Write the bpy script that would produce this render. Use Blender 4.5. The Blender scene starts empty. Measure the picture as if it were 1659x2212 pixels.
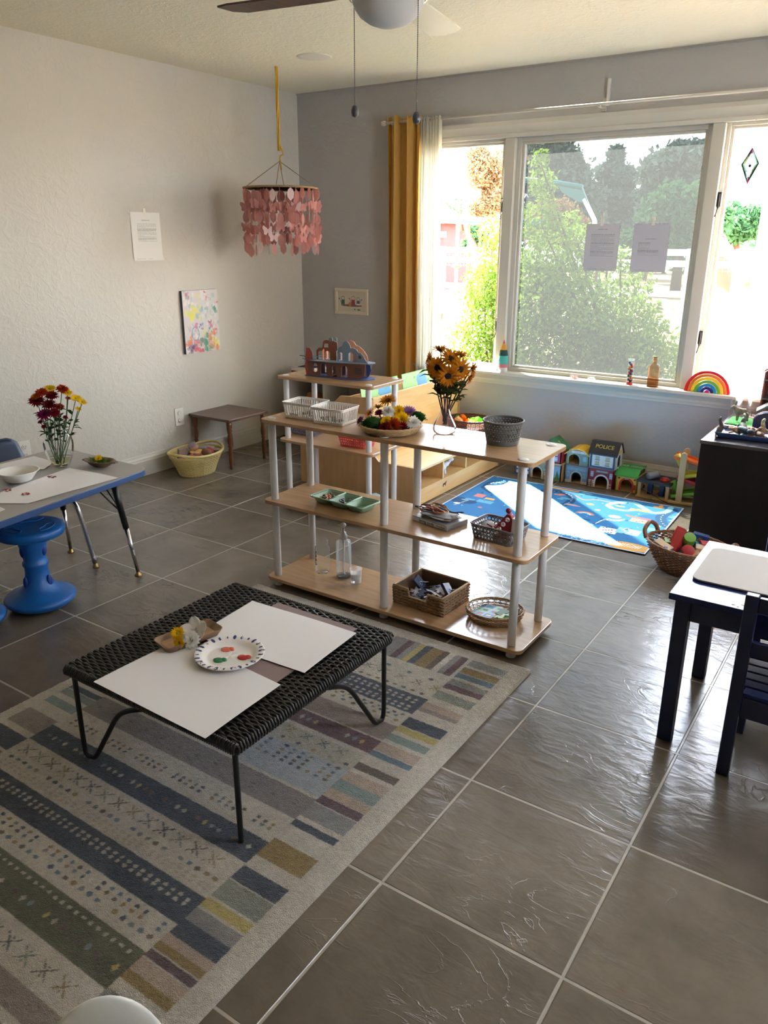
import bpy, bmesh, math, random
import numpy as np
from mathutils import Vector, Matrix, Euler
PI = math.pi
S = bpy.context.scene
COL = S.collection
random.seed(7)
rng = np.random.default_rng(7)

# ------------------------------------------------------------------ camera
CAM_LOC = Vector((4.0319, -4.8639, 1.4615))
CAM_ROT = Euler((1.23474, -0.00391, 0.59189), 'XYZ')
FPX = 1682.3
cd = bpy.data.cameras.new('camera'); cam = bpy.data.objects.new('camera', cd); COL.objects.link(cam)
cam.location = CAM_LOC; cam.rotation_euler = CAM_ROT
cd.sensor_fit = 'VERTICAL'; cd.sensor_height = 36; cd.lens = FPX / 2212 * 36
cd.clip_start = 0.05; cd.clip_end = 300
S.camera = cam
# ------------------------------------------------------------------ sky, sun, exposure
SUN_EL = math.radians(47)
SUN_DIR = Vector((0.750 * math.cos(SUN_EL), -0.661 * math.cos(SUN_EL), -math.sin(SUN_EL)))
w = bpy.data.worlds.new('sky'); S.world = w; w.use_nodes = True
nt = w.node_tree; nt.nodes.clear()
wo = nt.nodes.new('ShaderNodeOutputWorld'); bg = nt.nodes.new('ShaderNodeBackground')
tc = nt.nodes.new('ShaderNodeTexCoord'); sx = nt.nodes.new('ShaderNodeSeparateXYZ'); cr = nt.nodes.new('ShaderNodeValToRGB')
nt.links.new(tc.outputs['Generated'], sx.inputs[0]); nt.links.new(sx.outputs['Z'], cr.inputs[0])
cr.color_ramp.elements[0].position = 0.0; cr.color_ramp.elements[0].color = (0.97, 0.97, 0.98, 1)
cr.color_ramp.elements[1].position = 0.9; cr.color_ramp.elements[1].color = (0.55, 0.68, 0.95, 1)
nt.links.new(cr.outputs[0], bg.inputs[0]); bg.inputs[1].default_value = 12.0
nt.links.new(bg.outputs[0], wo.inputs[0])
sl = bpy.data.lights.new('sun', 'SUN'); sl.energy = 62; sl.angle = math.radians(0.9); sl.color = (1.0, 0.95, 0.86)
so = bpy.data.objects.new('sun', sl); COL.objects.link(so)
so.rotation_euler = SUN_DIR.to_track_quat('-Z', 'Y').to_euler()
S.view_settings.view_transform = 'Standard'; S.view_settings.look = 'None'
S.view_settings.exposure = 1.58; S.view_settings.gamma = 1.0
S.view_settings.use_curve_mapping = False
S.cycles.use_denoising = True
S.cycles.max_bounces = 10; S.cycles.diffuse_bounces = 6; S.cycles.transparent_max_bounces = 24
S.cycles.sample_clamp_indirect = 12

# ------------------------------------------------------------------ colours and materials
def sr(r, g, b):
    f = lambda v: ((v/255)/12.92 if v/255 <= 0.04045 else ((v/255+0.055)/1.055)**2.4)
    return (f(r), f(g), f(b))
MAT = {}
def mat(name, rgb, rough=0.5, metal=0.0, spec=0.5, bump=0.0, bscale=60, var=0.0, vscale=8, emit=None, sub=None, coat=0.0):
    if name in MAT: return MAT[name]
    m = bpy.data.materials.new(name); m.use_nodes = True; n = m.node_tree.nodes; l = m.node_tree.links
    p = n['Principled BSDF']; c = sr(*rgb)
    p.inputs['Base Color'].default_value = (*c, 1); p.inputs['Roughness'].default_value = rough
    p.inputs['Metallic'].default_value = metal; p.inputs['Specular IOR Level'].default_value = spec
    p.inputs['Coat Weight'].default_value = coat
    if bump or var:
        t = n.new('ShaderNodeTexCoord')
    if var:
        a = n.new('ShaderNodeTexNoise'); a.inputs['Scale'].default_value = vscale; a.inputs['Detail'].default_value = 5
        l.new(t.outputs['Object'], a.inputs['Vector'])
        r = n.new('ShaderNodeValToRGB'); r.color_ramp.elements[0].position = 0.3; r.color_ramp.elements[1].position = 0.7
        r.color_ramp.elements[0].color = (*[x*(1-var) for x in c], 1); r.color_ramp.elements[1].color = (*[min(1, x*(1+var)) for x in c], 1)
        l.new(a.outputs['Fac'], r.inputs[0]); l.new(r.outputs[0], p.inputs['Base Color'])
    if bump:
        a = n.new('ShaderNodeTexNoise'); a.inputs['Scale'].default_value = bscale; a.inputs['Detail'].default_value = 4
        l.new(t.outputs['Object'], a.inputs['Vector'])
        b = n.new('ShaderNodeBump'); b.inputs['Strength'].default_value = bump; b.inputs['Distance'].default_value = 0.01
        l.new(a.outputs['Fac'], b.inputs['Height']); l.new(b.outputs[0], p.inputs['Normal'])
    MAT[name] = m; return m
def wood(name, c1, c2, rough=0.4, scale=(1, 12, 12), spec=0.5):
    m = bpy.data.materials.new(name); m.use_nodes = True; n = m.node_tree.nodes; l = m.node_tree.links
    p = n['Principled BSDF']; p.inputs['Roughness'].default_value = rough; p.inputs['Specular IOR Level'].default_value = spec
    t = n.new('ShaderNodeTexCoord'); mp = n.new('ShaderNodeMapping'); mp.inputs['Scale'].default_value = scale
    a = n.new('ShaderNodeTexNoise'); a.inputs['Scale'].default_value = 4; a.inputs['Detail'].default_value = 8; a.inputs['Distortion'].default_value = 0.4
    l.new(t.outputs['Object'], mp.inputs[0]); l.new(mp.outputs[0], a.inputs['Vector'])
    r = n.new('ShaderNodeValToRGB'); r.color_ramp.elements[0].position = 0.32; r.color_ramp.elements[1].position = 0.68
    r.color_ramp.elements[0].color = (*sr(*c1), 1); r.color_ramp.elements[1].color = (*sr(*c2), 1)
    l.new(a.outputs['Fac'], r.inputs[0]); l.new(r.outputs[0], p.inputs['Base Color'])
    MAT[name] = m; return m
def painted(name, rough=0.6, spec=0.4, bump=0.0, bscale=200, sheen=0.0):
    """colour comes from the painted pattern stored on the mesh"""
    m = bpy.data.materials.new(name); m.use_nodes = True; n = m.node_tree.nodes; l = m.node_tree.links
    p = n['Principled BSDF']; p.inputs['Roughness'].default_value = rough; p.inputs['Specular IOR Level'].default_value = spec
    p.inputs['Sheen Weight'].default_value = sheen
    a = n.new('ShaderNodeAttribute'); a.attribute_name = 'Col'; l.new(a.outputs['Color'], p.inputs['Base Color'])
    if bump:
        t = n.new('ShaderNodeTexCoord'); q = n.new('ShaderNodeTexNoise'); q.inputs['Scale'].default_value = bscale; q.inputs['Detail'].default_value = 3
        l.new(t.outputs['Object'], q.inputs['Vector'])
        b = n.new('ShaderNodeBump'); b.inputs['Strength'].default_value = bump; b.inputs['Distance'].default_value = 0.01
        l.new(q.outputs['Fac'], b.inputs['Height']); l.new(b.outputs[0], p.inputs['Normal'])
    MAT[name] = m; return m
def glass(name, tint=(1, 1, 1), refl=0.12, rough=0.02, haze=0.0, hazecol=(0.9, 0.9, 0.85)):
    """thin clear pane or vessel wall: see-through, mirror-like at grazing angles, a little dust"""
    m = bpy.data.materials.new(name); m.use_nodes = True; n = m.node_tree.nodes; l = m.node_tree.links; n.clear()
    o = n.new('ShaderNodeOutputMaterial'); tr = n.new('ShaderNodeBsdfTransparent'); tr.inputs[0].default_value = (*tint, 1)
    g = n.new('ShaderNodeBsdfGlossy'); g.inputs['Roughness'].default_value = rough; g.inputs[0].default_value = (1, 1, 1, 1)
    f = n.new('ShaderNodeLayerWeight'); f.inputs[0].default_value = refl
    mx = n.new('ShaderNodeMixShader'); l.new(f.outputs['Fresnel'], mx.inputs[0]); l.new(tr.outputs[0], mx.inputs[1]); l.new(g.outputs[0], mx.inputs[2])
    last = mx
    if haze:
        tl = n.new('ShaderNodeBsdfTranslucent'); tl.inputs[0].default_value = (*hazecol, 1)
        m2 = n.new('ShaderNodeMixShader'); m2.inputs[0].default_value = haze
        l.new(mx.outputs[0], m2.inputs[1]); l.new(tl.outputs[0], m2.inputs[2]); last = m2
    l.new(last.outputs[0], o.inputs[0]); MAT[name] = m; return m
def cloth(name, rgb, trans=0.3, clear=0.0, rough=0.8):
    """fabric or leaf that lets light through"""
    m = bpy.data.materials.new(name); m.use_nodes = True; n = m.node_tree.nodes; l = m.node_tree.links; n.clear()
    c = (*sr(*rgb), 1)
    o = n.new('ShaderNodeOutputMaterial'); d = n.new('ShaderNodeBsdfDiffuse'); d.inputs[0].default_value = c
    t = n.new('ShaderNodeBsdfTranslucent'); t.inputs[0].default_value = c
    a = n.new('ShaderNodeMixShader'); a.inputs[0].default_value = trans; l.new(d.outputs[0], a.inputs[1]); l.new(t.outputs[0], a.inputs[2])
    last = a
    if clear:
        tr = n.new('ShaderNodeBsdfTransparent'); b = n.new('ShaderNodeMixShader'); b.inputs[0].default_value = clear
        l.new(a.outputs[0], b.inputs[1]); l.new(tr.outputs[0], b.inputs[2]); last = b
    l.new(last.outputs[0], o.inputs[0]); MAT[name] = m; return m

white_plastic = mat('white_plastic', (206, 204, 202), 0.35)
white_paint = mat('white_paint', (196, 191, 178), 0.45)
black_metal = mat('black_metal', (18, 18, 18), 0.35)
chrome = mat('chrome', (200, 200, 200), 0.18, 1.0)
brass = mat('brass', (170, 140, 90), 0.3, 1.0)
beech = wood('shelf_board', (172, 136, 98), (186, 150, 112), 0.21, (1.5, 14, 14), 0.85)
maple = wood('maple_ply', (214, 172, 112), (226, 186, 128), 0.38, (9, 1.2, 9))
darkwood = wood('espresso_wood', (16, 13, 14), (22, 18, 18), 0.4, (8, 8, 1), 0.3)
walnut = wood('walnut', (84, 62, 50), (104, 78, 62), 0.35, (1, 10, 10))
legwood = wood('leg_wood', (96, 58, 34), (120, 74, 44), 0.4, (10, 10, 1))
paint_matte = painted('printed_surface', 0.6)
paint_gloss = painted('printed_gloss', 0.35)
paper_white = mat('paper', (232, 230, 230), 0.85, spec=0.2)
clear_glass = glass('clear_glass', (0.95, 0.97, 0.96), 0.13, 0.02, 0.04)
pink_glass = glass('pink_glass', (0.96, 0.86, 0.84), 0.16, 0.02, 0.05, (0.95, 0.8, 0.8))
amber_glass = glass('amber_glass', (0.72, 0.58, 0.46), 0.2, 0.02, 0.05, (0.7, 0.5, 0.35))
clear_plastic = glass('clear_plastic', (0.90, 0.92, 0.94), 0.25, 0.1, 0.10)
frosted_plastic = glass('frosted_plastic', (0.90, 0.90, 0.92), 0.2, 0.2, 0.35)

# ------------------------------------------------------------------ things, parts, tags
def tag(o, label=None, cat=None, group=None, kind=None):
    if label: o['label'] = label
    if cat: o['category'] = cat
    if group: o['group'] = group
    if kind: o['kind'] = kind
    return o
def thing(name, label, cat, loc=(0, 0, 0), rot=0, group=None, kind=None):
    o = bpy.data.objects.new(name, None); COL.objects.link(o); o.empty_display_size = 0.05
    o.location = loc; o.rotation_euler = rot if isinstance(rot, (tuple, Euler)) else (0, 0, rot)
    return tag(o, label, cat, group, kind)
def copy_tree(o, parent=None):
    c = o.copy(); COL.objects.link(c); c.parent = parent
    for ch in [x for x in COL.objects if x.parent == o]: copy_tree(ch, c)
    return c
def dup(root, loc, rot=None, label=None, group=None):
    c = copy_tree(root); c.location = loc
    if rot is not None: c.rotation_euler = rot if isinstance(rot, (tuple, Euler)) else (0, 0, rot)
    if label: c['label'] = label
    if group: c['group'] = group
    return c
def R(ax, a): return Matrix.Rotation(a, 4, ax)

class B:
    """collects shapes and links them as one mesh"""
    def __init__(s): s.v = []; s.f = []; s.mi = []; s.cur = 0; s.sm = []
    def add(s, vs, fs, smooth=False):
        k = len(s.v); s.v += [tuple(v) for v in vs]
        for f in fs: s.f.append(tuple(i+k for i in f)); s.mi.append(s.cur); s.sm.append(smooth)
        return s
    def box(s, c, d, rot=None):
        vs = [Vector((x*d[0]/2, y*d[1]/2, z*d[2]/2)) for x in (-1, 1) for y in (-1, 1) for z in (-1, 1)]
        if rot is not None: vs = [rot @ v for v in vs]
        return s.add([v+Vector(c) for v in vs], [(0, 1, 3, 2), (4, 6, 7, 5), (0, 4, 5, 1), (2, 3, 7, 6), (0, 2, 6, 4), (1, 5, 7, 3)])
    def bb(s, a, b): return s.box([(a[i]+b[i])/2 for i in range(3)], [abs(b[i]-a[i]) for i in range(3)])
    def tube(s, pts, r, seg=8, cap=True, closed=False):
        pts = [Vector(p) for p in pts]; n = len(pts)
        rs = r if isinstance(r, (list, tuple)) else [r]*n
        vs = []; up = None
        for i, p in enumerate(pts):
            if closed: t = pts[(i+1) % n]-pts[i-1]
            else: t = pts[min(i+1, n-1)]-pts[max(i-1, 0)]
            t.normalize()
            if up is None:
                up = t.orthogonal().normalized()
            up = (up-t*up.dot(t)).normalized() if (up-t*up.dot(t)).length > 1e-6 else t.orthogonal().normalized()
            bi = t.cross(up)
            for k in range(seg):
                a = 2*PI*k/seg; vs.append(p+rs[i]*(math.cos(a)*up+math.sin(a)*bi))
        fs = []
        for i in range(n if closed else n-1):
            j = (i+1) % n
            for k in range(seg): fs.append((i*seg+k, i*seg+(k+1) % seg, j*seg+(k+1) % seg, j*seg+k))
        if cap and not closed: fs.append(tuple(range(seg))[::-1]); fs.append(tuple((n-1)*seg+k for k in range(seg)))
        return s.add(vs, fs, True)
    def cyl(s, a, b, r, r2=None, seg=20):
        return s.tube([a, b], [r, r if r2 is None else r2], seg)
    def lathe(s, prof, seg=32, c=(0, 0, 0), rot=None, sx=1, sy=1, wob=None):
        vs = []
        for (r, z) in prof:
            for k in range(seg):
                a = 2*PI*k/seg; rr = r*(wob(a) if wob else 1)
                v = Vector((rr*math.cos(a)*sx, rr*math.sin(a)*sy, z))
                if rot is not None: v = rot @ v
                vs.append(v+Vector(c))
        fs = []
        for i in range(len(prof)-1):
            for k in range(seg): fs.append((i*seg+k, i*seg+(k+1) % seg, (i+1)*seg+(k+1) % seg, (i+1)*seg+k))
        if prof[0][0] > 1e-4: fs.append(tuple(range(seg))[::-1])
        if prof[-1][0] > 1e-4: fs.append(tuple((len(prof)-1)*seg+k for k in range(seg)))
        return s.add(vs, fs, True)
    def cup(s, prof, seg=32, c=(0, 0, 0), **k):
        """open vessel: profile is outside bottom-centre to rim and back inside; no caps"""
        vs = []
        for (r, z) in prof:
            for q in range(seg):
                a = 2*PI*q/seg; vs.append(Vector((r*math.cos(a)*k.get('sx', 1), r*math.sin(a)*k.get('sy', 1), z))+Vector(c))
        fs = [(i*seg+q, i*seg+(q+1) % seg, (i+1)*seg+(q+1) % seg, (i+1)*seg+q) for i in range(len(prof)-1) for q in range(seg)]
        return s.add(vs, fs, True)
    def ball(s, c, r, seg=16, rings=10, rot=None):
        r = (r, r, r) if not isinstance(r, (tuple, list)) else r
        prof = [(max(1e-5, math.sin(PI*i/rings)), -math.cos(PI*i/rings)) for i in range(rings+1)]
        vs = []
        for (a, z) in prof:
            for k in range(seg):
                t = 2*PI*k/seg; v = Vector((a*math.cos(t)*r[0], a*math.sin(t)*r[1], z*r[2]))
                if rot is not None: v = rot @ v
                vs.append(v+Vector(c))
        fs = [(i*seg+k, i*seg+(k+1) % seg, (i+1)*seg+(k+1) % seg, (i+1)*seg+k) for i in range(rings) for k in range(seg)]
        return s.add(vs, fs, True)
    def prism(s, poly, d0, d1, axis='y', M=None):
        """poly: 2-D outline; extruded along axis between d0 and d1 (x,z for 'y'; y,z for 'x'; x,y for 'z')"""
        def P(p, d):
            v = Vector((p[0], d, p[1])) if axis == 'y' else Vector((d, p[0], p[1])) if axis == 'x' else Vector((p[0], p[1], d))
            return M @ v if M is not None else v
        n = len(poly); vs = [P(p, d0) for p in poly]+[P(p, d1) for p in poly]
        fs = [tuple(range(n)), tuple(range(n, 2*n))[::-1]]+[(i, i+n, (i+1) % n+n, (i+1) % n) for i in range(n)]
        return s.add(vs, fs)
    def petal(s, c, d, up, L, W, curl=0.2, seg=3):
        """pointed petal or leaf from c along d"""
        d = Vector(d).normalized(); up = Vector(up); up = (up-d*up.dot(d))
        up = up.normalized() if up.length > 1e-5 else d.orthogonal().normalized(); sd = d.cross(up); c = Vector(c)
        vs = [c]; ts = [0.3, 0.65]; ws = [0.85, 0.8]
        for t, q in zip(ts, ws):
            b = c+d*L*t+up*L*curl*math.sin(t*PI*0.9); vs += [b-sd*W/2*q, b+up*W*0.08, b+sd*W/2*q]
        vs.append(c+d*L+up*L*curl*0.2)
        return s.add(vs, [(0, 2, 1), (0, 3, 2), (1, 2, 5, 4), (2, 3, 6, 5), (4, 5, 7), (5, 6, 7)], True)
    def build(s, name, mats, parent=None, bevel=0, seg=2, solid=0, sub=0):
        me = bpy.data.meshes.new(name); me.from_pydata([tuple(v) for v in s.v], [], s.f)
        mats = mats if isinstance(mats, (list, tuple)) else [mats]
        for m in mats: me.materials.append(m)
        me.polygons.foreach_set('material_index', s.mi); me.polygons.foreach_set('use_smooth', s.sm)
        bm = bmesh.new(); bm.from_mesh(me); bmesh.ops.recalc_face_normals(bm, faces=bm.faces); bm.to_mesh(me); bm.free()
        me.update()
        o = bpy.data.objects.new(name, me); COL.objects.link(o)
        if parent is not None: o.parent = parent
        if solid: q = o.modifiers.new('thick', 'SOLIDIFY'); q.thickness = solid; q.offset = 0
        if bevel: q = o.modifiers.new('bevel', 'BEVEL'); q.width = bevel; q.segments = seg; q.limit_method = 'ANGLE'; q.angle_limit = math.radians(40)
        if sub: q = o.modifiers.new('sub', 'SUBSURF'); q.levels = sub; q.render_levels = sub
        return o
def loc_of(o, p): o.location = p; return o
def arc(c, r, a0, a1, n, f=lambda x, y: (x, y)):
    return [f(c[0]+r*math.cos(a0+(a1-a0)*i/n), c[1]+r*math.sin(a0+(a1-a0)*i/n)) for i in range(n+1)]
def rrect(x0, y0, x1, y1, r, n=5):
    P = []
    for (cx, cy, a) in ((x1-r, y1-r, 0), (x0+r, y1-r, PI/2), (x0+r, y0+r, PI), (x1-r, y0+r, 1.5*PI)):
        P += [(cx+r*math.cos(a+PI/2*i/n), cy+r*math.sin(a+PI/2*i/n)) for i in range(n+1)]
    return P
def spline(pts, n=8):
    pts = [Vector(p) for p in pts]; out = []
    for i in range(len(pts)-1):
        a, b = pts[i], pts[i+1]; p0 = pts[i-1] if i else a*2-b; p3 = pts[i+2] if i+2 < len(pts) else b*2-a
        for k in range(n):
            t = k/n; out.append(0.5*((2*a)+(b-p0)*t+(2*p0-5*a+4*b-p3)*t*t+(3*a-p0-3*b+p3)*t**3))
    out.append(pts[-1]); return out

class Canvas:
    """a printed or woven pattern, drawn in metres on a w x h sheet; it becomes the sheet's own colour"""
    def __init__(s, w_, h_, res, base):
        s.w, s.h = w_, h_; s.nx = max(2, int(round(w_/res))+1); s.ny = max(2, int(round(h_/res))+1)
        s.U, s.V = np.meshgrid(np.linspace(0, w_, s.nx), np.linspace(0, h_, s.ny))
        s.C = np.zeros((s.ny, s.nx, 3)); s.C[:] = sr(*base)
    def put(s, m, c, a=1.0): s.C[m] = s.C[m]*(1-a)+np.array(sr(*c))*a; return s
    def rect(s, x0, y0, x1, y1, c, a=1.0): return s.put((s.U >= min(x0, x1)) & (s.U <= max(x0, x1)) & (s.V >= min(y0, y1)) & (s.V <= max(y0, y1)), c, a)
    def ell(s, x, y, rx, ry, c, a=1.0): return s.put(((s.U-x)/rx)**2+((s.V-y)/ry)**2 <= 1, c, a)
    def poly(s, P, c, a=1.0):
        ins = np.zeros(s.U.shape, bool); n = len(P)
        for i in range(n):
            (x0, y0), (x1, y1) = P[i], P[(i+1) % n]
            if y0 == y1: continue
            cnd = ((y0 > s.V) != (y1 > s.V)) & (s.U < (x1-x0)*(s.V-y0)/(y1-y0)+x0); ins ^= cnd
        return s.put(ins, c, a)
    def line(s, P, wd, c, a=1.0, closed=False):
        m = np.zeros(s.U.shape, bool)
        Q = list(P)+([P[0]] if closed else [])
        for (x0, y0), (x1, y1) in zip(Q[:-1], Q[1:]):
            dx, dy = x1-x0, y1-y0; L = dx*dx+dy*dy+1e-12
            t = np.clip(((s.U-x0)*dx+(s.V-y0)*dy)/L, 0, 1); m |= (s.U-x0-t*dx)**2+(s.V-y0-t*dy)**2 <= (wd/2)**2
        return s.put(m, c, a)
    def build(s, name, m, parent=None, plane='xy', wave=None):
        U, V = s.U.ravel(), s.V.ravel(); Z = np.zeros_like(U) if wave is None else wave(U, V)
        co = np.stack([U, V, Z], 1) if plane == 'xy' else np.stack([U, -Z, V], 1)
        i = np.arange(s.nx*s.ny).reshape(s.ny, s.nx)
        q = np.stack([i[:-1, :-1], i[:-1, 1:], i[1:, 1:], i[1:, :-1]], -1).reshape(-1, 4)
        me = bpy.data.meshes.new(name); me.vertices.add(len(co)); me.vertices.foreach_set('co', co.ravel())
        me.loops.add(q.size); me.loops.foreach_set('vertex_index', q.ravel()); me.polygons.add(len(q))
        me.polygons.foreach_set('loop_start', np.arange(0, q.size, 4)); me.polygons.foreach_set('loop_total', np.full(len(q), 4))
        me.update(calc_edges=True); me.polygons.foreach_set('use_smooth', np.ones(len(q), bool))
        at_ = me.color_attributes.new('Col', 'FLOAT_COLOR', 'POINT')
        at_.data.foreach_set('color', np.concatenate([s.C.reshape(-1, 3), np.ones((len(co), 1))], 1).ravel())
        me.materials.append(m); o = bpy.data.objects.new(name, me); COL.objects.link(o)
        if parent is not None: o.parent = parent
        return o
def lettering(name, text, size, m, parent, loc, rot, ext=0.0006):
    cu = bpy.data.curves.new(name, 'FONT'); cu.body = text; cu.size = size; cu.extrude = ext; cu.align_x = 'CENTER'; cu.align_y = 'CENTER'
    t = bpy.data.objects.new(name, cu); me = bpy.data.meshes.new_from_object(t); bpy.data.objects.remove(t)
    me.materials.clear(); me.materials.append(m)
    o = bpy.data.objects.new(name, me); COL.objects.link(o); o.parent = parent; o.location = loc; o.rotation_euler = rot
    return o

_M3 = CAM_ROT.to_matrix()
def at(u, v, z=0.0, ax=2):
    """world point seen at pixel u, v of the 1659 x 2212 photograph on the plane axis = z; used to read positions off the photograph"""
    d = _M3 @ Vector(((u-829.5)/FPX, (1106-v)/FPX, -1.0)); t = (z-CAM_LOC[ax])/d[ax]; return CAM_LOC+d*t

# ================================================================== THE ROOM
H = 2.451; RX = 5.3; RY = -6.6
def nodes_of(name):
    m = bpy.data.materials.new(name); m.use_nodes = True; n = m.node_tree.nodes; l = m.node_tree.links
    return m, n, l, n['Principled BSDF']
def mth(n, l, op, a, b=None, c=None):
    q = n.new('ShaderNodeMath'); q.operation = op
    for i, x in enumerate((a, b, c)):
        if x is None: continue
        if isinstance(x, (int, float)): q.inputs[i].default_value = x
        else: l.new(x, q.inputs[i])
    return q.outputs[0]
def tile_material():
    m, n, l, p = nodes_of('slate_tile')
    t = n.new('ShaderNodeTexCoord'); s = n.new('ShaderNodeSeparateXYZ'); l.new(t.outputs['Object'], s.inputs[0])
    u = mth(n, l, 'DIVIDE', mth(n, l, 'SUBTRACT', s.outputs[0], 3.2092-0.457*20), 0.457)
    v = mth(n, l, 'DIVIDE', mth(n, l, 'ADD', s.outputs[1], 3.6371+0.457*20), 0.457)
    d = []
    for q in (u, v):
        f = mth(n, l, 'FRACT', q); d.append(mth(n, l, 'MINIMUM', f, mth(n, l, 'SUBTRACT', 1.0, f)))
    e = mth(n, l, 'MULTIPLY', mth(n, l, 'MINIMUM', d[0], d[1]), 0.457)
    mr = n.new('ShaderNodeMapRange'); l.new(e, mr.inputs[0]); mr.inputs[1].default_value = 0.0028; mr.inputs[2].default_value = 0.0050
    tile = mr.outputs[0]
    # every tile its own slab of stone
    cx = n.new('ShaderNodeCombineXYZ'); l.new(mth(n, l, 'FLOOR', u), cx.inputs[0]); l.new(mth(n, l, 'FLOOR', v), cx.inputs[1])
    wn = n.new('ShaderNodeTexWhiteNoise'); l.new(cx.outputs[0], wn.inputs[0])
    off = n.new('ShaderNodeVectorMath'); off.operation = 'MULTIPLY_ADD'; l.new(wn.outputs['Color'], off.inputs[0]); off.inputs[1].default_value = (7, 7, 7); l.new(t.outputs['Object'], off.inputs[2])
    a = n.new('ShaderNodeTexNoise'); a.inputs['Scale'].default_value = 5; a.inputs['Detail'].default_value = 7; a.inputs['Roughness'].default_value = 0.6; l.new(off.outputs[0], a.inputs['Vector'])
    r = n.new('ShaderNodeValToRGB'); r.color_ramp.elements[0].position = 0.3; r.color_ramp.elements[1].position = 0.72
    r.color_ramp.elements[0].color = (*sr(92, 83, 72), 1); r.color_ramp.elements[1].color = (*sr(118, 107, 93), 1); l.new(a.outputs['Fac'], r.inputs[0])
    vr = n.new('ShaderNodeMapRange'); l.new(wn.outputs['Value'], vr.inputs[0]); vr.inputs[3].default_value = 0.84; vr.inputs[4].default_value = 1.12
    hv = n.new('ShaderNodeHueSaturation'); l.new(vr.outputs[0], hv.inputs['Value']); l.new(r.outputs[0], hv.inputs['Color'])
    mx = n.new('ShaderNodeMix'); mx.data_type = 'RGBA'; l.new(tile, mx.inputs[0]); mx.inputs[6].default_value = (*sr(170, 162, 148), 1); l.new(hv.outputs[0], mx.inputs[7])
    l.new(mx.outputs[2], p.inputs['Base Color'])
    # cleft slate relief: soft undulation plus sharp ridges
    mp = n.new('ShaderNodeMapping'); mp.inputs['Scale'].default_value = (1.0, 2.2, 1); mp.inputs['Rotation'].default_value = (0, 0, 0.5); l.new(off.outputs[0], mp.inputs[0])
    def ledges(scale, steps, dist, detail):
        g = n.new('ShaderNodeTexNoise'); g.inputs['Scale'].default_value = scale; g.inputs['Detail'].default_value = detail; g.inputs['Distortion'].default_value = dist; l.new(mp.outputs[0], g.inputs['Vector'])
        k = mth(n, l, 'MULTIPLY', g.outputs['Fac'], steps); f = mth(n, l, 'FRACT', k)
        q = n.new('ShaderNodeMapRange'); q.interpolation_type = 'SMOOTHSTEP'; l.new(mth(n, l, 'MINIMUM', f, mth(n, l, 'SUBTRACT', 1.0, f)), q.inputs[0]); q.inputs[1].default_value = 0.09; q.inputs[2].default_value = 0.0
        return q.outputs[0]
    g2 = n.new('ShaderNodeTexNoise'); g2.inputs['Scale'].default_value = 11; g2.inputs['Detail'].default_value = 7; g2.inputs['Distortion'].default_value = 0.5; l.new(mp.outputs[0], g2.inputs['Vector'])
    mk = n.new('ShaderNodeTexNoise'); mk.inputs['Scale'].default_value = 4.0; l.new(off.outputs[0], mk.inputs['Vector'])
    mkr = n.new('ShaderNodeMapRange'); mkr.interpolation_type = 'SMOOTHSTEP'; l.new(mk.outputs['Fac'], mkr.inputs[0]); mkr.inputs[1].default_value = 0.47; mkr.inputs[2].default_value = 0.66; mkr.inputs[3].default_value = 0.0
    h = mth(n, l, 'ADD', mth(n, l, 'MULTIPLY', mth(n, l, 'MULTIPLY', ledges(3.2, 8, 0.9, 6), 0.17), mkr.outputs[0]), mth(n, l, 'MULTIPLY', g2.outputs['Fac'], 0.62))
    h = mth(n, l, 'ADD', h, mth(n, l, 'MULTIPLY', tile, 0.9))
    b = n.new('ShaderNodeBump'); b.inputs['Strength'].default_value = 0.55; b.inputs['Distance'].default_value = 0.0075; l.new(h, b.inputs['Height']); l.new(b.outputs[0], p.inputs['Normal'])
    p.inputs['Roughness'].default_value = 0.25
    p.inputs['Specular IOR Level'].default_value = 0.6
    return m
def wall_material(name, rgb, rough, strength, scale=42, dist=0.006):
    m, n, l, p = nodes_of(name)
    p.inputs['Base Color'].default_value = (*sr(*rgb), 1); p.inputs['Roughness'].default_value = rough; p.inputs['Specular IOR Level'].default_value = 0.5
    t = n.new('ShaderNodeTexCoord')
    a = n.new('ShaderNodeTexNoise'); a.inputs['Scale'].default_value = scale; a.inputs['Detail'].default_value = 5; a.inputs['Distortion'].default_value = 0.8; l.new(t.outputs['Object'], a.inputs['Vector'])
    c = n.new('ShaderNodeTexNoise'); c.inputs['Scale'].default_value = scale/4; c.inputs['Detail'].default_value = 3; c.inputs['Distortion'].default_value = 1.5; l.new(t.outputs['Object'], c.inputs['Vector'])
    k = n.new('ShaderNodeMapRange'); l.new(c.outputs['Fac'], k.inputs[0]); k.inputs[1].default_value = 0.5; k.inputs[2].default_value = 0.56
    h = mth(n, l, 'ADD', a.outputs['Fac'], mth(n, l, 'MULTIPLY', k.outputs[0], 0.35))
    b = n.new('ShaderNodeBump'); b.inputs['Strength'].default_value = strength; b.inputs['Distance'].default_value = dist; l.new(h, b.inputs['Height']); l.new(b.outputs[0], p.inputs['Normal'])
    return m
m_floor = tile_material()
m_wall = wall_material('wall_paint', (200, 195, 184), 0.42, 0.35)
m_wall2 = wall_material('window_wall_paint', (172, 169, 165), 0.5, 0.3)
m_ceil = wall_material('ceiling_paint', (236, 228, 204), 0.8, 0.5, 60)
def struct(o): o['kind'] = 'structure'; return o
struct(B().bb((-0.12, RY-0.1, -0.1), (RX+0.1, 0.12, 0)).build('floor', m_floor))
struct(B().bb((-0.12, RY-0.1, H), (RX+0.1, 0.14, H+0.12)).build('ceiling', m_ceil))
struct(B().bb((-0.12, RY, 0), (0, 0.12, H)).build('wall_left', m_wall))
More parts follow.
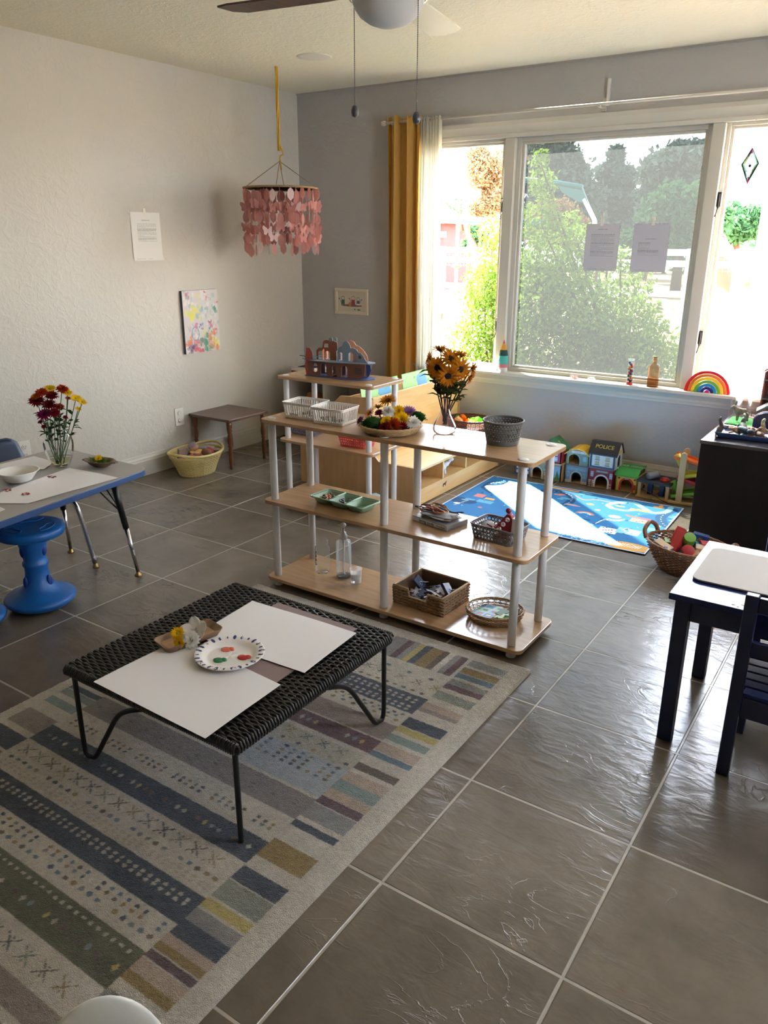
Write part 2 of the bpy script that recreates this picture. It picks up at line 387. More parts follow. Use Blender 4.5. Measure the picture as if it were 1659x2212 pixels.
# the room opens to the next one on the right and behind; only its far walls close it
b = B(); QY0, QY1, QZ0, QZ1 = -2.75, -1.95, 0.95, 2.0
b.bb((RX, RY, 0), (RX+0.1, QY0, H)); b.bb((RX, QY1, 0), (RX+0.1, 0.12, H)); b.bb((RX, QY0, 0), (RX+0.1, QY1, QZ0)); b.bb((RX, QY0, QZ1), (RX+0.1, QY1, H))
struct(b.build('wall_right', m_wall))
d = thing('window_4', None, None, (RX+0.05, QY0, QZ0)); d['kind'] = 'structure'  # unseen window, added as side fill for the left wall
b = B()
for y in (0.03, (QY1-QY0)/2, QY1-QY0-0.03): b.box((0, y, (QZ1-QZ0)/2), (0.05, 0.06, QZ1-QZ0))
for z in (0.03, QZ1-QZ0-0.03): b.box((0, (QY1-QY0)/2, z), (0.05, QY1-QY0, 0.06))
b.build('window_frame', white_paint, d, 0.003)
struct(B().bb((-0.12, RY-0.1, 0), (RX+0.1, RY, H)).build('wall_back', m_wall))
# window wall with one long opening
WX0, WX1, WZ0, WZ1 = 1.10, 3.66, 0.625, 2.065
b = B(); b.bb((-0.12, 0, 0), (WX0, 0.12, H)); b.bb((WX1, 0, 0), (RX+0.1, 0.12, H)); b.bb((WX0, 0, 0), (WX1, 0.12, WZ0-0.02)); b.bb((WX0, 0, WZ1), (WX1, 0.12, H))
struct(b.build('wall_window', m_wall2))
# baseboards with a stepped top
def base_prof(): return [(0, 0), (0.014, 0), (0.014, 0.095), (0.011, 0.103), (0.011, 0.112), (0.006, 0.122), (0.004, 0.135), (0, 0.138)]
struct(B().prism([(x, z) for x, z in base_prof()], RY, 0, 'y').build('baseboard_left', white_paint))
struct(B().prism([(-y, z) for y, z in base_prof()], 0.014, RX, 'x').build('baseboard_window', white_paint))
# casing round the window: moulded head, sides, sill board with a moulded apron
b = B()
b.prism([(0, 2.065), (-0.012, 2.065), (-0.016, 2.085), (-0.012, 2.09), (-0.018, 2.115), (-0.024, 2.135), (-0.024, 2.158), (0, 2.158)], WX0-0.09, WX1+0.09, 'x')
struct(b.build('trim_1', white_paint))
b = B()
b.bb((WX0-0.07, -0.016, WZ0), (WX0, 0, WZ1)); b.bb((WX1, -0.016, WZ0), (WX1+0.07, 0, WZ1))
struct(b.build('trim_2', white_paint, bevel=0.003))
b = B()
b.bb((WX0-0.09, -0.075, WZ0-0.022), (WX1+0.09, 0.06, WZ0))
struct(b.build('trim_3', white_paint, bevel=0.006, seg=3))
struct(B().prism([(0, 0.535), (-0.012, 0.535), (-0.016, 0.548), (-0.022, 0.556), (-0.022, 0.57), (-0.034, 0.585), (-0.05, 0.60), (-0.05, 0.603), (0, 0.603)], WX0-0.07, WX1+0.07, 'x').build('trim_4', white_paint))
struct(B().prism([(0, H-0.012), (-0.01, H-0.012), (-0.003, H), (0, H)], 0, RX, 'x').build('trim_5', m_wall2))

# window units: outer posts, sashes, panes
side_glass = glass('casement_glass', (0.96, 0.98, 0.97), 0.08)
screen_glass = glass('screened_glass', (0.068, 0.076, 0.075), 0.05, 0.02, 0.0105, (0.80, 0.86, 0.82))
def window_unit(n, x0, x1, sash, glassmat, hinge=None):
    t = thing('window_%d' % n, None, None, (0, 0, 0)); struct(t)
    z0, z1 = WZ0, WZ1
    b = B()
    for (a, c) in ((x0, x0+sash), (x1-sash, x1)): b.bb((a, 0.03, z0), (c, 0.09, z1))
    b.bb((x0+sash, 0.03, z0), (x1-sash, 0.09, z0+sash*0.8)); b.bb((x0+sash, 0.03, z1-sash*0.8), (x1-sash, 0.09, z1))
    s2 = sash+0.016
    for (a, c) in ((x0+sash, x0+s2), (x1-s2, x1-sash)): b.bb((a, 0.045, z0+sash*0.8), (c, 0.08, z1-sash*0.8))
    b.bb((x0+s2, 0.045, z0+sash*0.8), (x1-s2, 0.08, z0+sash*0.8+0.014)); b.bb((x0+s2, 0.045, z1-sash*0.8-0.014), (x1-s2, 0.08, z1-sash*0.8))
    b.build('window_frame', white_paint, t, 0.003)
    g = B().add([(x0+s2-0.003, 0.060, z0+sash*0.8), (x1-s2+0.003, 0.060, z0+sash*0.8), (x1-s2+0.003, 0.060, z1-sash*0.8), (x0+s2-0.003, 0.060, z1-sash*0.8)], [(0, 1, 2, 3)]); g.build('window_pane', glassmat, t)
    if hinge is not None:
        for z in (1.68, 0.93):
            q = B(); q.box((hinge, 0.022, z), (0.018, 0.014, 0.075)); q.cyl((hinge, 0.012, z-0.045), (hinge, 0.012, z+0.03), 0.005, seg=8)
            q.tube([(hinge, 0.012, z-0.045), (hinge-0.004, 0.006, z-0.07), (hinge-0.008, 0.0, z-0.09)], 0.003, 6)
            q.build('window_latch', mat('bronze_metal', (52, 46, 40), 0.4, 0.6), t)
    return t
window_unit(1, WX0, 1.675, 0.022, side_glass, 1.668)
window_unit(2, 1.742, 2.905, 0.030, screen_glass)
window_unit(3, 2.972, WX1, 0.022, side_glass, 2.982)
b = B()
b.bb((1.675, -0.004, WZ0), (1.742, 0.10, WZ1)); b.bb((2.905, -0.004, WZ0), (2.972, 0.10, WZ1))
struct(b.build('trim_6', white_paint, bevel=0.004))

# ================================================================== OUTSIDE
struct(B().bb((-1.0, 0.12, H+0.04), (RX+1.0, 0.27, H+0.16)).build('eave', white_paint))  # unseen overhang, added and sized to trim the sun entering the window
m_dirt = mat('dirt', (150, 124, 96), 0.95, spec=0.1, var=0.25, vscale=1.2, bump=0.6, bscale=9)
struct(B().bb((-60, 0.12, -0.4), (60, 90, -0.2)).build('ground', m_dirt))
struct(B().bb((-8, 0.12, -0.21), (12, 2.9, -0.195)).build('bounce_damper', mat('bounce_damper_dark', (66, 56, 44), 0.95, spec=0.1, var=0.3, vscale=3, bump=0.8, bscale=12)))  # unseen dark strip, added to cut ground bounce onto the near ceiling
def leaf_cloud(name, m, centres, n, size, parent, flat=0.5, seed=1, aspect=0.45):
    """a crown of many small leaves: centres = [(x, y, z, rx, ry, rz, weight)]"""
    g = np.random.default_rng(seed); cs = np.array(centres, float); wts = cs[:, 6]/cs[:, 6].sum()
    k = g.choice(len(cs), n, p=wts); d = g.normal(size=(n, 3)); d /= np.linalg.norm(d, axis=1)[:, None]
    rad = g.uniform(0.2, 1, n)**0.5*np.where(g.random(n) < 0.22, g.uniform(1, 1.35, n), 1); P = cs[k, :3]+d*rad[:, None]*cs[k, 3:6]
    a = g.normal(size=(n, 3)); a /= np.linalg.norm(a, axis=1)[:, None]
    q = np.cross(a, g.normal(size=(n, 3))); q /= np.linalg.norm(q, axis=1)[:, None]
    L = size*g.uniform(0.6, 1.3, n)[:, None]
    V = np.stack([P-a*L/2, P+q*L*aspect/2, P+a*L/2, P-q*L*aspect/2], 1).reshape(-1, 3)
    me = bpy.data.meshes.new(name); me.vertices.add(len(V)); me.vertices.foreach_set('co', V.ravel())
    me.loops.add(n*4); me.loops.foreach_set('vertex_index', np.arange(n*4)); me.polygons.add(n)
    me.polygons.foreach_set('loop_start', np.arange(0, n*4, 4)); me.polygons.foreach_set('loop_total', np.full(n, 4))
    me.update(calc_edges=True); me.materials.append(m); o = bpy.data.objects.new(name, me); COL.objects.link(o); o.parent = parent
    return o
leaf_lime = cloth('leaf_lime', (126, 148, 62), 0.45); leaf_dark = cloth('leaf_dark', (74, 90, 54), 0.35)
leaf_pine = cloth('leaf_pine', (80, 94, 84), 0.25); leaf_round = cloth('leaf_round', (62, 94, 60), 0.3)
leaf_rust = cloth('leaf_rust', (128, 102, 74), 0.4); bark = mat('bark', (92, 76, 62), 0.9, spec=0.1, bump=0.5, bscale=30)
def twigs(base, tips, r, m=bark, name='branches', parent=None):
    b = B()
    for t in tips:
        p0 = Vector(base); p1 = Vector(t); mid = (p0+p1)/2+Vector((random.uniform(-.05, .05), 0, (p1-p0).length*0.08))
        b.tube([p0, mid, p1], [r, r*0.7, r*0.3], 6)
    return b.build(name, m, parent)
# shrub right outside the middle pane
t = thing('garden_shrub', 'tall leafy green shrub right outside the big middle window pane', 'shrub', (2.2, 1.5, -0.2))
c = []
for (u, v, r_, wgt) in ((1175, 660, .30, 1.1), (1200, 760, .34, 1.2), (1170, 560, .22, .7), (1180, 480, .17, .45), (1170, 400, .12, .22), (1168, 345, .08, .1), (1235, 590, .2, .5), (1270, 640, .24, .6), (1300, 680, .28, .8), (1340, 740, .30, 1.0), (1390, 700, .22, .6), (1410, 770, .26, .9), (1290, 790, .34, 1.2), (1360, 620, .15, .25), (1350, 560, .10, .12), (1255, 520, .12, .18), (1140, 600, .18, .5), (1215, 480, .10, .15), (1430, 800, .2, .5), (1130, 760, .25, .6)):
    p = at(u, v, 1.45, 1); c.append((p.x-2.2, p.y-1.5+random.uniform(-.15, .2), p.z+0.2, r_, r_, r_*1.05, wgt))
leaf_cloud('foliage', leaf_lime, c, 15000, 0.048, t, seed=3)
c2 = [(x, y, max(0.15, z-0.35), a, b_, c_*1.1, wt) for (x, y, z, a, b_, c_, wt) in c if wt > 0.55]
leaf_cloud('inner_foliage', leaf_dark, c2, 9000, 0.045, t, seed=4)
twigs((0, 0, 0), [(x, y, z) for (x, y, z, *_ ) in c], 0.018, parent=t)
t = thing('garden_shrub', 'lime green shrub outside the left casement, behind the sunflowers', 'shrub', (0.75, 1.9, -0.2))
c = []
for (u, v, r_, wgt) in ((1060, 700, .30, 1.2), (1045, 620, .22, .6), (1075, 560, .22, .5), (1030, 740, .28, .9), (1075, 780, .3, .8), (1090, 640, .25, .7), (1062, 500, .15, .2)):
    p = at(u, v, 1.9, 1); c.append((p.x-0.75, p.y-1.9, p.z+0.2, r_, r_, r_, wgt))
leaf_cloud('foliage', cloth('leaf_olive', (86, 106, 40), 0.4), c, 6500, 0.045, t, seed=5)
twigs((0, 0, 0), [(x, y, z) for (x, y, z, *_ ) in c], 0.018, parent=t)
def tree(label, m, y, trunk_px, blobs, n, leaf, seed, ground=-0.2, tr=0.18, cat='tree', grp=None):
    p0 = at(trunk_px[0], trunk_px[1], y, 1)
    t = thing('tree', label, cat, (p0.x, y, ground), group=grp); cs = []
    for (u, v, ru, rv, wgt) in blobs:
        p = at(u, v, y, 1); q = at(u+ru, v, y, 1); r_ = at(u, v-rv, y, 1)
        rx = (q-p).length; rz = (r_-p).length; cs.append((p.x-p0.x, random.uniform(-.3, .3), p.z-ground, rx, (rx+rz)/2, rz, wgt))
    leaf_cloud('foliage', m, cs, n, leaf, t, seed=seed, aspect=0.5)
    top = max(cs, key=lambda q: q[2])
    b = B(); b.tube([(0, 0, 0), (0, 0, top[2]*0.5), (top[0], 0, top[2]+top[5]*0.4)], [tr, tr*0.75, tr*0.2], 8)
    for q in cs: b.tube([(top[0]*min(1, q[2]/top[2])*0.8, 0, q[2]*0.75), (q[0], q[1], q[2])], [tr*0.35, tr*0.1], 6)
    b.build('trunk', bark, t); return t
tree('tall pine with a bare lower trunk in the middle of the view, beyond the paddock', leaf_pine, 34, (1322, 520), [(1328, 335, 18, 22, .5), (1318, 372, 34, 24, 1), (1350, 385, 30, 26, 1), (1300, 415, 32, 26, 1), (1350, 430, 38, 28, 1.2), (1325, 455, 45, 30, 1.2), (1370, 455, 26, 26, .8), (1290, 470, 26, 26, .7), (1345, 490, 46, 22, .8)], 8000, 0.32, 11)
tree('broad grey-green pine left of the tall pine, top touching the window head', leaf_pine, 31, (1220, 520), [(1195, 330, 50, 34, 1.2), (1160, 370, 55, 50, 1.6), (1215, 385, 60, 48, 1.8), (1250, 430, 52, 46, 1.4), (1190, 450, 70, 50, 1.8), (1150, 330, 30, 30, .6), (1270, 470, 36, 36, .8), (1235, 345, 24, 20, .4)], 12000, 0.32, 12)
tree('big rounded tree at the right end of the tree line', leaf_pine, 30, (1470, 520), [(1440, 370, 60, 46, 1.4), (1490, 345, 55, 40, 1.4), (1420, 420, 44, 40, 1), (1500, 400, 60, 46, 1.4), (1470, 325, 34, 20, .6), (1400, 460, 30, 34, .6)], 10000, 0.32, 13)
tree('rounded fresh green tree in front of the big tree, behind the white fence', leaf_round, 22, (1470, 530), [(1470, 450, 70, 50, 1.6), (1420, 480, 46, 40, 1.2), (1510, 470, 60, 50, 1.4), (1450, 510, 70, 24, 1), (1540, 480, 40, 44, 1), (1460, 420, 40, 24, .6), (1490, 522, 60, 22, .9), (1380, 515, 50, 22, .7)], 14000, 0.24, 14)
tree('small green tree beyond the fence in the right casement', leaf_round, 24, (1600, 525), [(1600, 490, 36, 34, 1), (1575, 470, 30, 36, .8), (1625, 480, 26, 36, .8), (1575, 505, 26, 18, .4)], 6500, 0.22, 15)
tree('rust and orange leaved tree behind the swing set beam', leaf_rust, 17, (1060, 540), [(1050, 370, 34, 44, 1), (1075, 420, 40, 40, 1), (1040, 330, 24, 24, .4), (1050, 450, 34, 26, .7), (1095, 350, 40, 40, .8)], 9000, 0.11, 16)
tree('reddish bush behind the shrub, left side of the middle pane', leaf_rust, 13, (1190, 540), [(1165, 480, 40, 40, 1), (1215, 465, 46, 36, 1), (1190, 515, 55, 28, 1), (1250, 490, 26, 26, .5)], 5200, 0.09, 17, cat='bush')
tree('low green tree behind the climbing frame posts in the left casement', leaf_round, 13, (1030, 560), [(1025, 500, 26, 32, 1), (1060, 510, 30, 34, 1), (1010, 530, 24, 20, .6), (990, 440, 26, 20, .15)], 3200, 0.09, 18)
# distant scrub that closes the horizon
t = thing('hedge', 'long low dark hedge closing the view behind the paddock', 'hedge', (0, 40, -0.2))
leaf_cloud('foliage', leaf_round, [(x, random.uniform(-1, 1), 1.1, 3.5, 1.2, 1.3+random.uniform(-.3, .5), 1) for x in range(-44, 14, 4)], 5200, 0.6, t, seed=22)
# white ranch fence with wire mesh
m_fence = mat('fence_white', (214, 214, 208), 0.5)
FY = 8.6
t = thing('paddock_fence', 'white rail fence with square wire mesh around the paddock', 'fence', (-1.5, FY, -0.2))
b = B()
for z in (1.50, 1.33, 0.86, 0.38): b.bb((-7.5, -0.02, z-0.06), (8.0, 0.02, z+0.04))
b.build('rail', m_fence, t)
for x in (-7.0, -4.6, -2.2, -0.7, 1.1, 2.33, 3.05, 4.6, 7.0): B().bb((x-0.06, -0.06, 0), (x+0.06, 0.06, 1.55)).build('post', m_fence, t)
b = B()
for i in range(190): b.bb((-7.5+i*0.08, 0.03, 1.2), (-7.495+i*0.08, 0.034, 1.48))
for i in range(5): b.bb((-7.5, 0.03, 1.22+i*0.06), (8.0, 0.034, 1.225+i*0.06))
b.build('wire_mesh', mat('wire', (90, 90, 86), 0.5, 0.5), t)
# red barn far off behind the swing set
t = thing('barn', 'red barn with a white eave band far behind the swing set', 'building', (-12, 20, -0.2))
B().bb((-5, 0, 0), (1.8, 4, 2.2)).build('wall', mat('barn_red', (112, 22, 20), 0.7), t)
B().prism([(-0.4, 2.2), (4.4, 2.2), (2, 3.0)], -5.3, 2.1, 'x').build('roof', mat('barn_roof', (120, 74, 62), 0.7), t)
B().bb((-5.1, -0.05, 1.75), (1.9, 0, 1.95)).build('trim_board', m_fence, t)
# swing set
SY = 4.2
t = thing('swing_set', 'metal swing set with teal top beam, yellow trusses and white legs', 'swing set', (-1.6, SY, -0.2))
def lp(u, v, y=SY): p = at(u, v, y, 1); return Vector((p.x+1.6, y-SY, p.z+0.2))
m_teal = mat('teal_metal', (30, 84, 80), 0.4); m_yel = mat('yellow_metal', (150, 140, 22), 0.4); m_red = mat('orange_metal', (150, 84, 30), 0.4)
b = B(); b.tube([lp(700, 462), lp(1085, 480), lp(1180, 484)], 0.045, 10); b.build('top_beam', m_teal, t)
B().box(lp(1058, 490), (0.22, 0.04, 0.10)).build('corner_bracket', m_teal, t)
def leg(a, c, m_, r=0.03): B().tube([a, c], r, 8).build('leg', m_, t)
g = Vector((0, 0, 0))
for (u, dy, m_) in ((1075, -1.3, m_fence), (1068, 1.1, m_yel), (760, -1.3, m_fence), (750, 1.1, m_yel)):
    a = lp(u, 485); c_ = Vector((a.x-0.45, dy, 0)); leg(a, c_, m_)
for (u, m_) in ((1050, m_yel), (1069, m_yel), (1038, m_red), (1013, m_yel)):
    a = lp(u, 486); B().tube([a, (a.x, 0, 0.95)], 0.014, 6).build('hanging_pole', m_, t)
b = B(); a = lp(989, 484); b.tube([a, (a.x, 0, 0.3)], 0.022, 8); b.build('centre_pole', m_fence, t)
for z, m_ in ((1.35, m_yel), (1.02, m_red), (0.7, mat('toy_blue', (70, 150, 220), 0.4)), (0.42, m_yel)): B().lathe([(0.02, z-0.02), (0.07, z), (0.02, z+0.03)], 12, (a.x, 0, 0)).build('climbing_disc', m_, t)
# the eastern swing frame seen through the middle pane
t = thing('slide_frame', 'dark teal climbing frame end seen above the shrub', 'play frame', (-0.6, 5.0, -0.2))
def lp2(u, v): p = at(u, v, 5.0, 1); return Vector((p.x+0.6, 0, p.z+0.2))
b = B(); b.tube([lp2(1120, 388), lp2(1180, 392), lp2(1258, 405)], 0.035, 8); b.build('top_beam', m_teal, t)
B().prism([tuple((lp2(u, v).x, lp2(u, v).z)) for (u, v) in ((1205, 398), (1258, 404), (1272, 440), (1250, 436), (1215, 416))], -0.02, 0.02, 'y').build('end_panel', m_teal, t)
B().tube([lp2(1262, 430), lp2(1284, 475), (lp2(1284, 475).x+0.5, -0.6, 0)], 0.03, 8).build('leg', m_fence, t)
B().tube([lp2(1122, 388), (lp2(1122, 388).x-0.4, -0.6, 0)], 0.03, 8).build('leg', m_fence, t)
# garden chair and stepping edge under the swing
t = thing('garden_chair', 'pale slatted garden chair standing below the swing set', 'chair', (-3.6, 8.0, -0.2), 0.4)
b = B()
for i in range(6): b.bb((-0.22+i*0.08, 0.2, 0.42), (-0.18+i*0.08, 0.23, 0.95))
b.bb((-0.25, 0.19, 0.92), (0.25, 0.24, 0.98)); b.build('backrest', mat('weathered_white', (200, 200, 200), 0.7), t)
B().bb((-0.25, -0.25, 0.38), (0.25, 0.22, 0.42)).build('seat', mat('seat_tan', (170, 130, 110), 0.7), t)
for sx_ in (-1, 1):
    for sy_ in (-1, 1): B().bb((sx_*0.22-0.02, sy_*0.2-0.02, 0), (sx_*0.22+0.02, sy_*0.2+0.02, 0.38)).build('leg', bark, t)

# horse in the paddock, grazing side-on behind the fence
def horse():
    p = at(1604, 640, 11.4, 1)
    t = thing('horse', 'brown and white pinto horse standing in the paddock behind the white fence', 'horse', (p.x, 11.4, -0.2), math.radians(-107))
    me = bpy.data.meshes.new('body')
    V = [(0, 0, 1.12), (0.35, 0, 1.15), (0.62, 0, 1.16), (-0.35, 0, 1.13), (-0.62, 0, 1.15),           # trunk 0-4
         (0.85, 0, 1.35), (1.05, 0, 1.60), (1.25, 0, 1.68), (1.48, 0, 1.48), (1.60, 0, 1.36),           # neck, head 5-9
         (0.60, 0.15, 0.85), (0.62, 0.16, 0.50), (0.62, 0.16, 0.12), (0.66, 0.16, 0.03),
         (0.52, -0.15, 0.85), (0.46, -0.16, 0.50), (0.44, -0.16, 0.12), (0.48, -0.16, 0.03),
         (-0.62, 0.16, 0.90), (-0.52, 0.16, 0.70), (-0.72, 0.16, 0.48), (-0.70, 0.16, 0.10), (-0.66, 0.16, 0.03),
         (-0.66, -0.16, 0.90), (-0.60, -0.16, 0.70), (-0.80, -0.16, 0.48), (-0.80, -0.16, 0.10), (-0.76, -0.16, 0.03)]
    E_ = [(0, 1), (1, 2), (0, 3), (3, 4), (2, 5), (5, 6), (6, 7), (7, 8), (8, 9), (2, 10), (10, 11), (11, 12), (12, 13), (2, 14), (14, 15), (15, 16), (16, 17),
          (4, 18), (18, 19), (19, 20), (20, 21), (21, 22), (4, 23), (23, 24), (24, 25), (25, 26), (26, 27)]
    rad = [.30, .31, .27, .30, .28, .20, .15, .13, .09, .075, .13, .065, .04, .06, .13, .065, .04, .06, .17, .11, .06, .04, .06, .17, .11, .06, .04, .06]
    me.from_pydata(V, E_, []); me.update(); o = bpy.data.objects.new('body', me); COL.objects.link(o); o.parent = t
    sk = o.modifiers.new('skin', 'SKIN'); sk.use_smooth_shade = True
    for i, r_ in enumerate(rad): me.skin_vertices[0].data[i].radius = (r_, r_)
    me.skin_vertices[0].data[0].use_root = True
    sb = o.modifiers.new('sub', 'SUBSURF'); sb.levels = 2; sb.render_levels = 2
    m, n, l, p_ = nodes_of('pinto_coat'); tc_ = n.new('ShaderNodeTexCoord'); a = n.new('ShaderNodeTexNoise'); a.inputs['Scale'].default_value = 1.6
    l.new(tc_.outputs['Object'], a.inputs[0]); r_ = n.new('ShaderNodeValToRGB'); r_.color_ramp.interpolation = 'EASE'
    r_.color_ramp.elements[0].position = 0.47; r_.color_ramp.elements[1].position = 0.53; r_.color_ramp.elements[0].color = (*sr(66, 46, 38), 1); r_.color_ramp.elements[1].color = (*sr(140, 120, 108), 1)
    l.new(a.outputs['Fac'], r_.inputs[0]); l.new(r_.outputs[0], p_.inputs[0]); p_.inputs['Roughness'].default_value = 0.7
    me.materials.append(m)
    b = B()
    for y in (-0.06, 0.06): b.petal((1.17, y, 1.74), (0.0, y, 1), (1, 0, 0), 0.16, 0.07, 0.1)
    b.build('ear', m, t)
    hair = mat('mane_hair', (70, 52, 44), 0.8)
    B().tube(spline([(-0.86, 0, 1.28), (-0.98, 0, 1.05), (-0.98, 0, 0.7), (-0.95, 0, 0.45)]), [0.03]*8+[0.06]*8+[0.045]*8+[0.02], 8).build('tail', hair, t)
    B().tube(spline([(1.2, 0, 1.80), (1.0, 0.01, 1.74), (0.78, 0.02, 1.52), (0.66, 0.02, 1.40)]), 0.035, 6).build('mane', hair, t)
    b = B()
    for s_ in (-1, 1): b.ball((1.33, s_*0.085, 1.62), 0.018, 8, 6)
    b.build('eye', mat('eye_dark', (20, 16, 14), 0.2), t)
horse()

# ================================================================== LARGE FURNITURE
# ---- patterned wool rug
RX0, RX1, RY1, RY0 = 1.795, 3.11, -2.535, -4.55
def rug():
    C = Canvas(RX1-RX0, RY1-RY0, 0.0035, (206, 198, 182))
    X = lambda x: x-RX0
    Y = lambda y: y-RY0
    navy, navy2, green, maroon, mar2 = (62, 72, 86), (66, 76, 92), (92, 92, 68), (102, 72, 78), (98, 74, 80)
    gold, yel, teal, grey, taupe, tan, grn = (150, 126, 74), (190, 174, 104), (132, 148, 142), (146, 144, 140), (150, 136, 126), (186, 166, 146), (142, 146, 132)
    cream, blue, dkg = (208, 202, 188), (92, 116, 130), (98, 84, 70)
    def R_(x0, y0, x1, y1, c): C.rect(X(x0), Y(y0), X(x1), Y(y1), c)
    L0, L1, M1, E1 = 1.85, 2.0, 2.905, 3.05
    # main bands from the window side towards the camera
    R_(L1, -2.60, M1, -2.76, cream)
    for (y0, y1, c) in ((-2.915, -3.015, navy2), (-3.10, -3.185, taupe), (-3.19, -3.262, maroon), (-3.28, -3.36, (184, 178, 160)), (-3.36, -3.50, (172, 178, 180)), (-3.51, -3.60, (140, 132, 126)), (-3.70, -3.785, navy), (-3.92, -4.005, navy), (-4.095, -4.20, green), (-4.285, -4.34, taupe), (-4.36, -4.45, maroon)):
        R_(L1, y0, M1, y1, c)
    # end blocks, right column then left column
    for (y0, y1, c) in ((-2.60, -2.645, grey), (-2.645, -2.655, cream), (-2.66, -2.70, gold), (-2.705, -2.735, blue), (-2.755, -2.79, grey), (-2.79, -2.82, maroon), (-2.845, -2.895, grn), (-2.93, -2.965, tan), (-2.965, -2.985, taupe), (-3.035, -3.085, navy), (-3.088, -3.12, yel), (-3.14, -3.175, teal), (-3.19, -3.235, tan), (-3.24, -3.265, blue), (-3.31, -3.342, dkg), (-3.36, -3.40, tan), (-3.40, -3.445, teal), (-3.445, -3.485, tan), (-3.485, -3.517, mar2), (-3.52, -3.58, grey), (-3.595, -3.62, navy), (-3.68, -3.752, gold), (-3.792, -3.842, navy), (-3.845, -3.905, grn), (-3.91, -3.94, yel), (-3.945, -3.985, grey), (-3.985, -4.03, navy), (-4.032, -4.055, tan), (-4.055, -4.077, gold), (-4.08, -4.10, mar2), (-4.105, -4.14, tan), (-4.14, -4.163, gold), (-4.19, -4.22, grey), (-4.26, -4.30, navy), (-4.33, -4.36, yel)):
        R_(M1, y0, E1, y1, c)
    for (y0, y1, c) in ((-2.66, -2.72, grey), (-2.75, -2.80, gold), (-2.84, -2.90, mar2), (-2.95, -3.02, grn), (-3.06, -3.12, navy), (-3.16, -3.20, yel), (-3.24, -3.31, tan), (-3.36, -3.40, blue), (-3.44, -3.50, grey), (-3.515, -3.54, navy), (-3.545, -3.575, teal), (-3.60, -3.635, teal), (-3.685, -3.765, taupe), (-3.79, -3.86, navy), (-3.87, -3.90, gold), (-3.95, -4.03, grn), (-4.10, -4.18, maroon)):
        R_(L0, y0, L1, y1, c)
    # upright blocks along the window end
    x = 2.02
    for wd, c in ((.05, grey), (.06, maroon), (.08, cream), (.04, gold), (.05, blue), (.07, grn), (.05, cream), (.06, taupe), (.05, navy), (.045, cream), (.06, grey), (.055, maroon), (.03, cream)):
        R_(x, -2.60, x+wd, -2.745, c); x += wd
    for x0, x1, c in ((2.665, 2.69, grey), (2.69, 2.712, yel), (2.712, 2.74, navy), (2.74, 2.79, gold), (2.79, 2.815, dkg), (2.84, 2.862, grey), (2.862, 2.892, maroon)): R_(x0, -2.60, x1, -2.745, c)
    r = random.Random(4)
    def dots(y, c, dx=0.034, rx=0.006, ry=0.006, x0=2.04, x1=2.89, skip=0, sq=False):
        xx = x0; i = 0
        while xx < x1:
            if not skip or (i % skip) < skip-1:
                cc = c if isinstance(c, tuple) else r.choice(c)
                if sq: C.poly([(X(xx)-rx, Y(y)), (X(xx), Y(y)+ry), (X(xx)+rx, Y(y)), (X(xx), Y(y)-ry)], cc)
                else: C.ell(X(xx), Y(y+r.uniform(-.0015, .0015)), rx, ry, cc)
            xx += dx; i += 1
    mix = [navy, dkg, gold, blue, (120, 128, 130)]; wh = (190, 184, 170)
    for y in (-2.938, -2.955, -2.982, -2.999): dots(y, wh, 0.026, 0.0075, 0.006)
    dots(-2.895, mix, 0.036, 0.009, 0.006); dots(-2.80, mix, 0.09, 0.01, 0.008)
    dots(-3.035, mix, 0.03, 0.007, 0.006); dots(-3.05, mix, 0.03, 0.007, 0.006, x0=2.055); dots(-3.072, mix, 0.042, 0.01, 0.006)
    for k in range(5):
        for j, cc in enumerate((wh, teal, yel)): xx = 2.08+k*0.18+j*0.028; C.poly([(X(xx)-.009, Y(-3.225)), (X(xx), Y(-3.212)), (X(xx)+.009, Y(-3.225)), (X(xx), Y(-3.238))], cc)
    for y in (-3.37, -3.392, -3.412): dots(y, mix, 0.032, 0.0075, 0.006, skip=5)
    dots(-3.34, [gold, navy, teal, dkg], 0.06, 0.008, 0.007); dots(-3.43, mix, 0.032, 0.008, 0.006)
    dots(-3.555, (110, 102, 98), 0.075, 0.008, 0.005)
    for y in (-3.648, -3.664): dots(y, mix, 0.026, 0.0065, 0.0058, skip=6)
    dots(-3.742, [wh, teal, yel, blue, (120, 90, 60)], 0.026, 0.0075, 0.0105, skip=5, sq=True)
    dots(-3.866, mix, 0.03, 0.0085, 0.0065, skip=6)
    for y in (-3.888, -3.900): dots(y, (190, 174, 156), 0.024, 0.007, 0.004)
    for y in (-3.944, -3.958): dots(y, wh, 0.026, 0.0068, 0.0055)
    for y in (-4.022, -4.038): dots(y, mix, 0.030, 0.0068, 0.0058, skip=7)
    dots(-4.063, mix, 0.030, 0.0085, 0.0065, skip=8)
    dots(-4.112, wh, 0.026, 0.0065, 0.005); dots(-4.155, [wh, yel, teal, maroon], 0.03, 0.0085, 0.011, skip=4, sq=True)
    # rows of stitched crosses
    def cross(x, y, c, s=0.02):
        x, y = X(x), Y(y)
        C.line([(x-s, y-s*.8), (x+s, y+s*.8)], .004, c); C.line([(x-s, y+s*.8), (x+s, y-s*.8)], .004, c)
        for dx_, dy_ in ((0, .012), (0, -.012)): C.ell(x+dx_, y+dy_, .003, .003, c)
    for y, st, s in ((-2.84, .07, .016), (-3.30, .065, .018), (-3.822, .06, .021), (-4.243, .065, .021)):
        xx = 2.05; k = 0
        while xx < 2.89: cross(xx, y, [(92, 104, 100), dkg, navy, gold, (120, 130, 116)][(k*7+int(-y*100)) % 5], s); xx += st; k += 1
    # uneven dyeing of the wool
    nz = np.zeros(C.U.shape)
